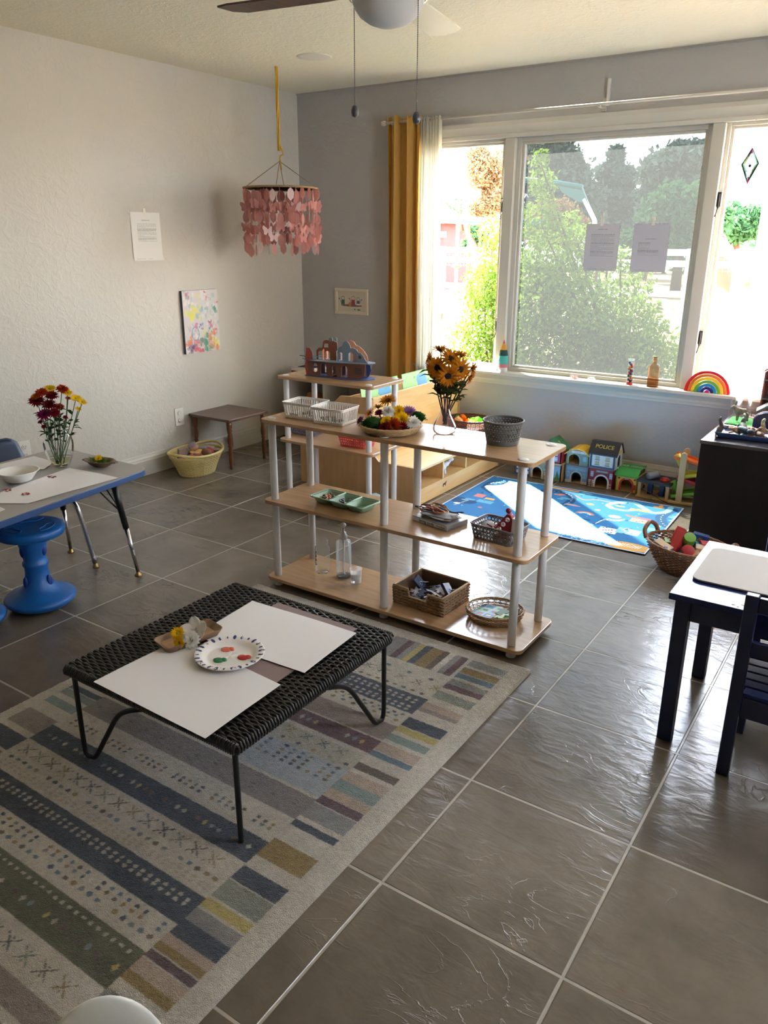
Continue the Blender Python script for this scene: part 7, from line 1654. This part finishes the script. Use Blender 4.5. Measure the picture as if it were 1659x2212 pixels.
o = B().prism([(-.05, 0), (.045, 0), (.03, .07), (-.03, .085)], -.012, .012, 'y').build('small_book', mat('book_brown', (134, 116, 108), .6), None, .002); o.location = YB+Vector((-.02, -.085, .118)); o.rotation_euler = (.35, -.3, 1.3); tag(o, 'brownish picture book standing in the yellow basket', 'book')
for k in range(5):
    o = B().ball((0, 0, 0), (.05, .045, .03), 12, 8).build('soft_toy', mat('soft_%d' % (k % 2), ((150, 120, 110), (176, 160, 120))[k % 2], .9)); o.location = YB+Vector(((-.07, 0, .06, -.02, .04)[k], (-.02, -.06, .05, .07, 0)[k], .065)); tag(o, ('brown', 'tan')[k % 2]+' soft toy lying under the dolls in the yellow basket', 'toy', ('brown', 'tan')[k % 2]+' soft toys in the yellow basket')

# ================================================================== TOY TOWN ALONG THE WINDOW WALL
def house(name, label, x, y, z, w_, d_, h_, wall, roof=None, kind='flat', holes=(), side_holes=(), rot=0, roofh=.05, th=.006, wins=(), trim=None, plinth=None):
    t = thing(name, label, 'toy building', (x, y, z), rot)
    if kind == 'gable': out = [(0, 0), (w_, 0), (w_, h_), (w_/2, h_+roofh), (0, h_)]
    elif kind == 'gambrel': out = [(0, 0), (w_, 0), (w_, h_), (w_*.78, h_+roofh*.8), (w_*.5, h_+roofh), (w_*.22, h_+roofh*.8), (0, h_)]
    else: out = [(0, 0), (w_, 0), (w_, h_), (0, h_)]
    cutout('front_wall', out, holes, th, wall, t, (0, th/2, 0)); cutout('rear_wall', out, [], th, wall, t, (0, d_-th/2, 0))
    so = [(0, 0), (d_, 0), (d_, h_), (0, h_)]
    for sx_ in (th/2, w_-th/2): cutout('side_wall', so, side_holes if sx_ > .05 else [], th, trim or wall, t, (sx_, 0, 0), (0, 0, PI/2))
    B().bb((0, 0, .0005), (w_, d_, .004)).build('floor_board', mat('toy_wood', (196, 160, 112), .5), t)
    if roof:
        if kind in ('gable', 'gambrel'):
            pts = out[2:]
            for a, c in zip(pts[:-1], pts[1:]):
                b = B(); e = .008; dx, dz = a[0]-c[0], a[1]-c[1]; L = math.hypot(dx, dz); ux, uz = dx/L, dz/L; nx_, nz_ = -uz, ux
                if nz_ < 0: nx_, nz_ = -nx_, -nz_
                ax_, az = (a[0]+ux*(.010 if a == pts[0] else 0), a[1]+uz*(.010 if a == pts[0] else 0)); cx_, cz = (c[0]-ux*(.010 if c == pts[-1] else 0), c[1]-uz*(.010 if c == pts[-1] else 0))
                b.prism([(ax_, az), (cx_, cz), (cx_+nx_*.006, cz+nz_*.006), (ax_+nx_*.006, az+nz_*.006)], -e, d_+e, 'y')
                b.build('roof', roof, t, .001)
        else: B().bb((-.003, -.003, h_), (w_+.003, d_+.003, h_+.007)).build('roof', roof, t, .001)
    for (cx, cz, ww, wh, c1, c2) in wins:
        q = B().bb((cx-ww/2, -.002, cz-wh/2), (cx+ww/2, 0, cz+wh/2)).build('printed_window', mat('win_frame_%d_%d_%d' % c1, c1, .5), t)
        b = B(); g = ww*.08
        for i in (-1, 1):
            for j in (-1, 1): b.bb((cx+i*ww/4-ww*.16, -.0026, cz+j*wh/4-wh*.17), (cx+i*ww/4+ww*.16, -.0019, cz+j*wh/4+wh*.17))
        b.build('printed_pane', mat('win_pane_%d_%d_%d' % c2, c2, .4), q)
    return t
tw = mat('toy_wood', (196, 160, 112), .5)
def arch_band(t, cx, w_, h_, band, m, z0=0, y=-.001):
    r0 = w_/2; r1 = r0+band; A = [(cx+r1*math.cos(a), z0+h_-r0+r1*math.sin(a)) for a in np.linspace(PI, 0, 14)]; Bq = [(cx+r0*math.cos(a), z0+h_-r0+r0*math.sin(a)) for a in np.linspace(0, PI, 14)]
    B().prism([(cx-r1, z0)]+A+[(cx+r1, z0), (cx+r0, z0)]+Bq+[(cx-r0, z0)], y-.0015, y+.0012, 'y').build('arch_surround', m, t)
# A: wide natural-wood block of three printed fronts
HY = -.275
t = house('toy_station', 'wide wooden toy building with printed fronts at the left of the toy town', 1.995, HY, 0, .318, .15, .113, mat('stone_tan', (150, 132, 104), .6), tw, holes=[archhole(.155, .062, .072, .005)], trim=tw)
arch_band(t, .155, .062, .072, .009, mat('stone_pale', (190, 176, 144), .6), .005)
B().bb((.004, -.0022, .006), (.105, -.0002, .100)).build('printed_blue_front', mat('print_town_blue', (60, 84, 120), .5), t)
C = Canvas(.108, .094, .002, (130, 160, 180)); C.rect(0, 0, .108, .02, (120, 130, 90)); C.rect(0, .018, .065, .05, (166, 56, 56)); [C.rect(.004+.013*i, .024+.014*j, .012+.013*i, .034+.014*j, (222, 214, 196)) for i in range(5) for j in range(2)]; C.poly([(0, .05), (.03, .075), (.065, .05)], (110, 60, 60)); C.poly([(.075, .012), (.09, .070), (.105, .012)], (60, 110, 60)); C.ell(.02, .08, .03, .015, (100, 110, 120))
q = C.build('printed_scene', paint_matte, t, 'xz'); q.location = (.203, -.0022, .006)
b = B(); [b.bb((.012+.024*i, -.0028, .020+.030*j), (.026+.024*i, -.0021, .040+.030*j)) for i in range(4) for j in range(2)]; b.build('printed_pane', mat('pane_white', (206, 210, 214), .5), t)
# barn on top
t = house('toy_barn', 'red toy barn with green ribbed roof on top of the wide wooden block', 2.150, HY, .121, .155, .13, .085, mat('barn_red_toy', (150, 40, 52), .55), mat('barn_green_roof', (46, 116, 72), .45), 'gable', [archhole(.052, .058, .062, .004)], roofh=.062, wins=[(.122, .064, .020, .028, (206, 226, 236), (110, 150, 180)), (.122, .028, .020, .028, (206, 226, 236), (110, 150, 180))])
arch_band(t, .052, .058, .062, .006, mat('toy_white', (222, 220, 214), .5), .004)
b = B(); [b.tube([(.155/2+(.085)*u*.98+.004, yy, .085+.062*(1-u)+.0068) for u in (0, 1)], .0016, 5) for yy in np.linspace(-.004, .134, 13)]; b.build('roof_rib', mat('rib_green', (84, 150, 100), .45), t)['kind'] = 'stuff'
b = B(); b.prism([(0, 0), (.018, 0), (.020, .014), (.010, .022), (.0, .014)], 0, .0012, 'z', Matrix.Translation((.105, .05, .134)) @ R('Y', math.radians(36))); b.build('printed_mark', mat('toy_white', (222, 220, 214), .5), t)
# B: grey stone hall, garage on top
t = house('toy_stone_hall', 'grey-blue stone toy building with tall windows, under the yellow-roofed garage', 2.325, -.235, 0, .150, .15, .112, mat('stone_blue', (118, 136, 148), .6), mat('stone_grey_top', (110, 112, 116), .6), holes=[archhole(.075, .062, .070, .003)], wins=[(.022, .045, .022, .055, (150, 160, 170), (84, 150, 180)), (.128, .045, .022, .055, (150, 160, 170), (84, 150, 180)), (.075, .094, .080, .018, (150, 160, 170), (110, 160, 180)), (.022, .092, .022, .020, (150, 160, 170), (84, 150, 180)), (.128, .092, .022, .020, (150, 160, 170), (84, 150, 180))])
arch_band(t, .075, .062, .070, .010, mat('stone_pale_grey', (176, 178, 176), .6), .003)
b = B(); [b.bb((x0, -.0024, .002), (x0+.016, -.0003, .020)) for x0 in (.002, .020, .112, .130)]; b.build('stone_foot', mat('stone_cream', (200, 192, 176), .6), t)
t = house('toy_garage', 'grey toy garage with yellow roof and a wrench sign, upper row', 2.322, -.235, .120, .150, .13, .066, mat('garage_grey', (120, 136, 120), .55), mat('roof_yellow', (226, 178, 40), .45), 'gambrel', [archhole(.055, .072, .066, .003)], roofh=.036, wins=[(.124, .045, .022, .030, (140, 170, 160), (110, 160, 180))], trim=mat('garage_yellow', (214, 170, 50), .5))
arch_band(t, .055, .072, .066, .005, mat('arch_green', (150, 164, 140), .5), .003)
B().prism(rrect(.025, .077, .125, .091, .006, 4), -.0025, -.0003, 'y').build('sign_board', mat('toy_white', (222, 220, 214), .5), t); lettering('sign_lettering', 'GARAGE', .011, mat('sign_red', (200, 50, 50), .5), t, (.075, -.003, .084), (PI/2, 0, 0))
for x in (.026, .124): B().lathe([(.004, 0), (.009, 0), (.009, .002), (.004, .002), (.004, 0)], 14, (x, -.0005, .084), R('X', PI/2)).build('wrench_end', mat('toy_white', (222, 220, 214), .5), t)
# C: fire station, police house on top
t = house('toy_fire_station', 'red brick toy fire station under the police house', 2.482, -.245, 0, .158, .16, .122, mat('brick_red', (140, 40, 50), .6), mat('stone_grey_top', (110, 112, 116), .6), holes=[archhole(.085, .076, .076, .003)], wins=[(.022, .085, .018, .034, (200, 200, 200), (120, 150, 180)), (.142, .085, .018, .034, (200, 200, 200), (120, 150, 180)), (.142, .022, .018, .034, (160, 50, 50), (206, 206, 206))])
arch_band(t, .085, .076, .076, .010, mat('toy_white', (222, 220, 214), .5), .003)
B().bb((.045, -.0024, .098), (.125, -.0002, .114)).build('sign_board', mat('sign_grey', (110, 104, 110), .5), t); lettering('sign_lettering', 'FIRE STATION', .0105, mat('toy_white', (222, 220, 214), .5), t, (.085, -.003, .106), (PI/2, 0, 0))
b = B(); [b.bb((x0, -.0024, .002+.012*k), (x0+.014+.003*(k % 2), -.0003, .010+.012*k)) for x0 in (.002, .024) for k in range(4)]; b.build('corner_stone', mat('stone_cream', (200, 192, 176), .6), t)
t = thing('toy_police_house', 'toy police house with dark roof lettered POLICE, upper row', 'toy building', (2.478, -.245, .1295))
W_, D_, Hh, Rh = .168, .125, .092, .060; wm = mat('police_blue', (70, 84, 120), .55)
cutout('front_wall', [(0, 0), (W_, 0), (W_, Hh), (0, Hh)], [], .006, wm, t, (0, .003, 0)); cutout('rear_wall', [(0, 0), (W_, 0), (W_, Hh), (0, Hh)], [], .006, wm, t, (0, D_-.003, 0))
for sx_ in (.003, W_-.003): cutout('gable_wall', [(0, 0), (D_, 0), (D_, Hh), (D_*.62, Hh+Rh), (D_*.38, Hh+Rh), (0, Hh)], [archhole(D_/2, .058, .080, .004)], .006, mat('police_white', (206, 204, 198), .5), t, (sx_, 0, 0), (0, 0, PI/2))
rf = mat('police_roof', (34, 34, 38), .5); ex = .008
B().prism([(-.010, Hh-.012), (D_*.38, Hh+Rh), (D_*.38, Hh+Rh+.007), (-.010, Hh-.004)], -ex, W_+ex, 'x').build('roof', rf, t, .001); B().prism([(D_*.38, Hh+Rh), (D_*.62, Hh+Rh), (D_*.62, Hh+Rh+.007), (D_*.38, Hh+Rh+.007)], -ex, W_+ex, 'x').build('roof', rf, t, .001); B().prism([(D_+.010, Hh-.012), (D_*.62, Hh+Rh), (D_*.62, Hh+Rh+.007), (D_+.010, Hh-.004)], -ex, W_+ex, 'x').build('roof', rf, t, .001)
sl_ = math.atan2(Rh+.012, D_*.38+.010); lettering('roof_lettering', 'POLICE', .036, mat('police_gold', (196, 166, 70), .5), t, (W_*.5, .0235-.002, Hh+.031+.0068), (sl_, 0, 0), .0008)
B().bb((.018, -.0022, .010), (.150, -.0002, .082)).build('printed_front', mat('police_white', (206, 204, 198), .5), t)
for cx in (.052, .116):
    for cz in (.030, .062): B().bb((cx-.013, -.0035, cz-.011), (cx+.013, -.0021, cz+.011)).build('printed_window', mat('police_window', (176, 166, 130), .5), t); B().bb((cx-.016, -.0042, cz-.014), (cx+.016, -.0021, cz-.011)).build('window_sill', mat('police_sill', (90, 90, 96), .5), t)
for x in (.006, .156): B().bb((x, -.0028, .003), (x+.006, -.0002, .088)).build('printed_column', mat('police_navy', (44, 54, 90), .5), t)
B().bb((W_+.0002, .030, .094), (W_+.002, .095, .112)).build('gable_sign', mat('police_gold', (196, 166, 70), .5), t)
# D: car wash
t = house('toy_car_wash', 'yellow toy car wash with green roof next to the fire station', 2.648, -.225, 0, .130, .165, .098, mat('wash_yellow', (214, 178, 50), .55), None, holes=[archhole(.070, .070, .074, .003)], side_holes=[archhole(.08, .06, .07, .003)])
arch_band(t, .070, .070, .074, .011, mat('wash_red', (190, 44, 44), .5), .003)
gr = mat('wash_green', (56, 150, 66), .45); B().prism([(-.008, .094), (.055, .128), (.055, .135), (-.008, .101)], -.006, .136, 'x').build('roof', gr, t, .001); B().bb((-.006, .055, .128), (.136, .17, .135)).build('roof', gr, t, .001)
b = B(); b.bb((.012, .06, .098), (.12, .066, .128)); b.bb((.0, .055, .098), (.006, .165, .128)); b.bb((.124, .055, .098), (.13, .165, .128)); b.build('upper_wall', mat('wash_dark', (60, 60, 50), .6), t)
lettering('roof_lettering', 'CAR WASH', .031, mat('toy_white', (222, 220, 214), .5), t, (.065, .105, .1362), (0, 0, 0), .0008); lettering('sign_lettering', 'EXIT', .012, MAT['toy_white'], t, (.070, -.0045, .0815), (PI/2, 0, 0))
for x in (.022, .118): B().lathe([(.0001, 0), (.006, 0), (.006, .003), (.0001, .003)], 14, (x, 0, .082), R('X', PI/2)).build('lamp_disc', mat('lamp_brown', (120, 60, 40), .5), t)
B().bb((.113, -.002, .018), (.126, -.0002, .050)).build('red_panel', mat('wash_red', (190, 44, 44), .5), t)
# E: lift / petrol platform
t = thing('toy_fuel_stop', 'wooden toy fuel stop with black roof, grey cylinder and red cap', 'toy building', (2.805, -.285, 0), math.radians(-2))
B().bb((-.01, 0, 0), (.085, .165, .010)).build('base_board', tw, t, .001); B().bb((.090, 0, 0), (.185, .165, .010)).build('base_board', tw, t, .001)
for x in (.006, .172):
    for y in (.010, .145): B().bb((x-.008, y-.006, .010), (x+.010, y+.012, .095)).build('post', tw, t, .001)
B().bb((-.012, -.006, .095), (.190, .172, .108)).build('roof_board', mat('toy_black', (36, 36, 42), .5), t, .001)
for x in (.055, .125): B().bb((x-.014, .055, .010), (x+.014, .085, .095)).build('blue_pump', mat('toy_navy', (30, 46, 96), .5), t, .002)
B().cyl((.045, .03, .130), (.085, .09, .130), .0215, seg=24).build('grey_cylinder', mat('toy_grey', (126, 130, 134), .5), t)
q = B().lathe([(.0001, .108), (.028, .108), (.028, .116), (.018, .118), (.018, .124), (.0001, .125)], 24, (.135, .07, 0)).build('red_cap', mat('toy_red2', (200, 40, 34), .4), t)
# ramp racer
def ramp():
    t = thing('ramp_racer', 'tall wooden ramp toy with yellow, orange, red and green tracks beside the dark cabinet', 'toy', (3.02, -.30, 0), math.radians(6))
    tw2 = mat('toy_birch', (206, 180, 136), .5)
    B().bb((-.03, -.0, 0), (.215, .16, .012)).build('base_board', tw2, t, .002)
    for y in (.012, .135):
        b = B(); b.prism([(.010, .012), (.046, .012), (.046, .288), (.043, .300), (.034, .308), (.022, .308), (.013, .300), (.010, .288)], y, y+.012, 'y'); b.build('upright', tw2, t, .002)
        b = B(); b.prism([(.185, .012), (.210, .012), (.210, .16), (.185, .16)], y, y+.012, 'y'); b.build('upright', tw2, t, .002)
    for k, (x0, z0, x1, z1, c, nm) in enumerate(((-.030, .270, .205, .222, (232, 110, 40), 'orange'), (.205, .205, .02, .150, (214, 206, 50), 'yellow'), (.0, .150, .205, .100, (206, 34, 44), 'red'), (.205, .09, -.02, .03, (120, 190, 50), 'green'))):
        b = B(); b.prism([(x0, z0), (x1, z1), (x1, z1-.006), (x0, z0-.006)], .026, .133, 'y')
        for y in (.026, .129): b.prism([(x0, z0+.014), (x1, z1+.014), (x1, z1-.006), (x0, z0-.006)], y, y+.004, 'y')
        b.build('track', mat('track_'+nm, c, .4), t, .001)
    for (x, z, c, nm) in ((-.018, .268, (206, 204, 60), 'yellow'), (-.022, .105, (110, 180, 60), 'green')):
        B().tube([(x+.03, .08, z-.05), (x, .08, z+.01)], [.016, .020], 12).build('end_stop', mat('stop_'+nm, c, .4), t)
ramp()
t = thing('striped_ring', 'pink and black striped ring hanging on the ramp toy by the dark cabinet', 'toy ring', (3.205, -.31, .19), (1.35, .3, .5))
for k in range(12):
    a0 = k*PI/6; B().tube([(.038*math.cos(a), .038*math.sin(a), 0) for a in np.linspace(a0, a0+PI/6, 5)], .0042, 8).build('ring_segment', mat('ring_pink', (206, 140, 170), .5) if k % 2 else mat('ring_dark', (40, 30, 40), .5), t)
o = B().tube([Vector((0, 0, 0)), Vector((-.09, .03, .025)), Vector((-.17, .05, .055))], .0018, 6).build('pull_string', mat('string_dark', (70, 60, 54), .8)); o.location = (3.0, -.33, .004); tag(o, 'thin pull string on the floor between the fuel stop and the ramp toy', 'string')

# ================================================================== ON THE ESPRESSO CABINET
p = at(1568, 912, DC); t = thing('grass_mat', 'green felt grass mat on the dark cabinet under the toy donkey', 'mat', (3.268, -.475, DC+.0005))
b = B(); b.bb((0, 0, 0), (.175, .21, .003)); b.build('felt_sheet', mat('felt_green', (62, 150, 60), .95, bump=1, bscale=300, var=.3, vscale=60), t, .001)
def donkey():
    t = thing('toy_donkey', 'small grey-brown toy donkey standing on the green felt mat', 'toy animal', (3.335, -.385, DC+.0035), math.radians(200)); m = mat('donkey_fur', (122, 112, 96), .9, bump=.6, bscale=200)
    me = bpy.data.meshes.new('body'); V = [(0, 0, .055), (.022, 0, .056), (-.022, 0, .057), (.036, 0, .068), (.046, 0, .082), (.060, 0, .070), (.024, .010, .030), (.025, .010, .004), (.022, -.010, .030), (.021, -.010, .004), (-.024, .010, .030), (-.025, .010, .004), (-.026, -.010, .030), (-.022, -.010, .004)]
    E_ = [(0, 1), (0, 2), (1, 3), (3, 4), (4, 5), (1, 6), (6, 7), (1, 8), (8, 9), (2, 10), (10, 11), (2, 12), (12, 13)]; rad = [.017, .016, .018, .012, .011, .007, .008, .006, .008, .006, .008, .006, .008, .006]
    me.from_pydata(V, E_, []); me.update(); o = bpy.data.objects.new('body', me); COL.objects.link(o); o.parent = t; o.modifiers.new('skin', 'SKIN').use_smooth_shade = True
    for i, q in enumerate(rad): me.skin_vertices[0].data[i].radius = (q, q)
    me.skin_vertices[0].data[0].use_root = True; s = o.modifiers.new('sub', 'SUBSURF'); s.levels = 2; s.render_levels = 2; me.materials.append(m)
    for y in (-.006, .006): B().tube([(.042, y, .088), (.038, y*1.8, .104), (.036, y*2.1, .112)], [.003, .0045, .001], 8).build('ear', m, t)
    B().tube([(-.038, 0, .062), (-.046, 0, .045), (-.046, 0, .03)], .002, 6).build('tail', m, t)
donkey()
t = thing('navy_tray', 'navy blue plastic tray of small toy animals on the dark cabinet', 'tray', (3.415, -.725, DC), math.radians(4))
rounded_tray(t, .135, .095, .026, mat('navy_plastic', (24, 44, 80), .25, spec=.8), rad=.025, flare=.93)
r = random.Random(19)
def critter(label, loc, rot, c, nm, s=1.0, group=None):
    m = mat('critter_'+nm, c, .6, bump=.3, bscale=200); t = thing('toy_animal', label, 'toy animal', loc, rot, group); b = B(); b.ball((0, 0, .02*s), (.026*s, .012*s, .012*s), 12, 8); b.tube([(.02*s, 0, .024*s), (.034*s, 0, .036*s)], [.008*s, .006*s], 8); b.ball((.039*s, 0, .038*s), (.010*s, .006*s, .006*s), 10, 6); b.tube([(-.024*s, 0, .022*s), (-.038*s, 0, .014*s)], [.004*s, .0015*s], 6); b.build('body', m, t)
    for sx_ in (-1, 1):
        for sy_ in (-1, 1): B().cyl((sx_*.016*s, sy_*.008*s, .016*s), (sx_*.018*s, sy_*.009*s, 0), .0035*s, seg=6).build('leg', m, t)
    return t
NM = Matrix.Translation(t.location) @ Euler((0, 0, math.radians(4))).to_matrix().to_4x4()
for k, (dx, dy, c, nm, s, rt_) in enumerate(((-.095, -.01, (60, 50, 46), 'dark brown', 1.3, (0, -1.2, .3)), (-.060, .010, (150, 112, 80), 'striped tan', 1.5, (1.2, .3, 1)), (-.030, .045, (66, 76, 66), 'green-grey', 1.5, (.3, -.6, 2)), (0, -.01, (40, 56, 66), 'dark teal', 1.4, (.8, .2, -.4)), (.03, .02, (110, 76, 56), 'brown', 1.4, (1.4, .2, .2)), (.06, -.02, (120, 84, 60), 'reddish brown', 1.3, (.4, .6, 1.4)), (.085, .03, (140, 134, 104), 'khaki', 1.4, (.2, -1.1, .6)), (.05, -.055, (96, 64, 50), 'dark rust', 1.3, (1.3, 0, 2.4)), (.0, .05, (150, 120, 96), 'beige', 1.3, (1.2, .2, 3.0)))):
    critter(nm+' toy animal lying in the navy tray on the dark cabinet', NM @ Vector((dx, dy, .014+.006*(k % 2))), rt_, c, nm.replace(' ', '_'), s)
t = thing('grey_dollhouse', 'tall grey open-fronted dollhouse with pitched roof on the dark cabinet', 'dollhouse', (3.398, -.285, DC), math.radians(0))
gm = mat('dollhouse_grey', (92, 96, 92), .6); rm_ = mat('dollhouse_red_edge', (140, 70, 60), .6)
b = B(); Wd, Dd, Hd = .42, .14, .26
B().prism([(0, 0), (Wd, 0), (Wd, Hd), (Wd*.7, Hd+.09), (.10, Hd+.09), (0, Hd)], Dd-.008, Dd, 'y').build('rear_wall', gm, t)
B().bb((0, 0, 0), (.008, Dd, Hd)).build('side_wall', rm_, t); B().bb((Wd-.008, 0, 0), (Wd, Dd, Hd)).build('side_wall', gm, t)
for z in (.0, .115, .215): B().bb((.008, 0, z), (Wd-.008, Dd-.008, z+.008)).build('floor_board', gm, t)
B().prism([(-.004, Hd), (.10, Hd+.09), (.10, Hd+.098), (-.004, Hd+.010)], 0, Dd, 'y').build('roof', rm_, t); B().bb((.10, 0, Hd+.09), (Wd*.7, Dd, Hd+.098)).build('roof', gm, t); B().prism([(Wd, Hd), (Wd*.7, Hd+.09), (Wd*.7, Hd+.098), (Wd+.004, Hd+.010)], 0, Dd, 'y').build('roof', gm, t)
for k, (x, z) in enumerate(((.05, .1235), (.085, .0085), (.12, .1235))):
    o = thing('peg_figure', ('pale peg figure on the middle floor of the grey dollhouse', 'pale peg figure on the bottom floor of the grey dollhouse', 'second pale peg figure further inside the grey dollhouse')[k], 'toy figure', t.matrix_basis @ Vector((x, .05, z)))
    B().lathe([(.0001, 0), (.012, 0), (.013, .02), (.009, .036), (.006, .040), (.0001, .040)], 16).build('peg_body', mat('peg_wood', (150, 142, 116), .6), o); B().ball((0, 0, .048), .0095, 12, 8).build('peg_head', mat('peg_wood', (150, 142, 116), .6), o)
t = thing('toy_stable_roof', 'small grey-green toy shed with overhanging roof in front of the dollhouse', 'toy building', (3.425, -.405, DC), math.radians(8))
B().bb((0, 0, 0), (.13, .07, .085)).build('wall', mat('shed_wood', (120, 92, 70), .6), t); B().prism([(-.022, .075), (.04, .118), (.15, .118), (.15, .108), (.045, .105), (-.015, .070)], -.015, .085, 'y').build('roof', mat('shed_roof', (96, 104, 98), .6), t, .001)
t = thing('navy_round_box', 'round-topped navy blue toy standing behind the navy tray on the dark cabinet', 'toy', (3.415, -.545, DC), math.radians(6))
B().prism([(0, 0)]+[(.065-.065*math.cos(a)*1.0, .045+.052*math.sin(a)) for a in np.linspace(0, PI, 20)]+[(.13, 0)], -.012, .012, 'y').build('toy_body', mat('navy_lacquer', (22, 28, 60), .3), t, .003)
B().tube([(.065-.065*math.cos(a), 0, .046+.053*math.sin(a)) for a in np.linspace(0.1, PI-.1, 20)], .0035, 8).build('pale_rim', mat('pale_rim', (150, 150, 176), .3), t)

# ================================================================== RIGHT: BLOCK BASKET AND PLACEMAT
RB = Vector((3.335, -1.285, 0)); t = thing('handled_basket', 'oval brown wicker basket with wooden handle, full of painted blocks, on the floor tiles', 'basket', RB, math.radians(-14))
bw = mat('brown_willow', (134, 92, 60), .5, bump=.3, bscale=160)
wicker(t, ellipse(.195, .150), [(.60, .004), (.74, .04), (.90, .09), (1.0, .135)], bw, 30, .0028, .0032, rim=4, rimr=.0065, ripple=.0045, gaps=lambda u: .86 < u < .90)
for s in (-1, 1): B().tube(spline([(s*.185, -.055, .128), (s*.200, -.05, .165), (s*.205, 0, .190), (s*.200, .05, .165), (s*.185, .055, .128)], 6), .0105, 10).build('handle', wood('handle_wood', (104, 70, 48), (130, 90, 62), .5, (8, 8, 8)) if s < 0 else MAT['handle_wood'], t)
r = random.Random(23); PB = [((170, 44, 44), 'red'), ((96, 140, 50), 'green'), ((36, 110, 120), 'teal'), ((30, 60, 110), 'blue'), ((180, 150, 112), 'plain wood'), ((110, 170, 190), 'light blue')]
def pblk(k, dx, dy, dz, c, shape, s, rt_):
    b = B()
    if shape == 'cyl': b.cyl((0, 0, -s*.6), (0, 0, s*.6), s*.42, seg=24)
    elif shape == 'tri': b.prism([(-s*.5, -s*.25), (s*.5, -s*.25), (0, s*.3)], -s*.3, s*.3, 'y')
    elif shape == 'arch': b.prism([(-s*.7, 0), (-s*.3, 0)]+[(-s*.3*math.cos(a), s*.3*math.sin(a)) for a in np.linspace(0, PI, 8)]+[(s*.3, 0), (s*.7, 0), (s*.7, s*.6), (-s*.7, s*.6)], -s*.25, s*.25, 'y')
    else: b.box((0, 0, 0), (s*(1.3 if shape == 'long' else .8), s*.5, s*.5))
    o = b.build('wooden_block', mat('block_'+PB[c][1].replace(' ', '_'), PB[c][0], .45), None, .0015); o.location = RB+Vector((dx, dy, dz)); o.rotation_euler = rt_
    tag(o, PB[c][1]+' wooden block heaped in the brown handled basket', 'block', PB[c][1]+' wooden blocks in the handled basket')
for k, a in enumerate([(-.06, .02, .150, 0, 'long', .075, (.2, -.9, 1.2)), (-.045, -.02, .145, 0, 'long', .075, (.1, -.9, 1.2)), (-.005, .0, .145, 1, 'cyl', .065, (.5, .3, 0)), (.035, .05, .150, 3, 'arch', .05, (.2, .2, .3)), (.045, .01, .130, 2, 'box', .065, (.2, .3, .5)), (.01, -.055, .125, 0, 'cyl', .060, (1.2, .3, .2)), (-.09, -.01, .125, 1, 'box', .055, (.3, .2, .6)), (-.10, -.045, .115, 4, 'long', .07, (.3, .2, -.5)), (-.07, -.07, .105, 3, 'box', .06, (.4, .2, .4)), (.0, -.085, .100, 5, 'box', .05, (.2, .4, .9)), (.05, -.06, .118, 4, 'tri', .06, (.3, .3, .7)), (.085, -.02, .125, 4, 'long', .08, (.2, .1, .3)), (.10, .03, .130, 0, 'long', .09, (.1, .1, .5)), (.11, -.04, .115, 1, 'tri', .07, (.1, .3, .2)), (.08, .06, .120, 3, 'box', .06, (.4, .1, .1)), (-.03, .07, .120, 4, 'box', .06, (.2, .4, .1)), (.0, .03, .09, 4, 'long', .08, (0, .2, 1)), (-.05, -.03, .08, 5, 'box', .07, (0, .2, .1)), (.06, -.03, .08, 3, 'long', .08, (0, .1, 2))]): pblk(k, *a)
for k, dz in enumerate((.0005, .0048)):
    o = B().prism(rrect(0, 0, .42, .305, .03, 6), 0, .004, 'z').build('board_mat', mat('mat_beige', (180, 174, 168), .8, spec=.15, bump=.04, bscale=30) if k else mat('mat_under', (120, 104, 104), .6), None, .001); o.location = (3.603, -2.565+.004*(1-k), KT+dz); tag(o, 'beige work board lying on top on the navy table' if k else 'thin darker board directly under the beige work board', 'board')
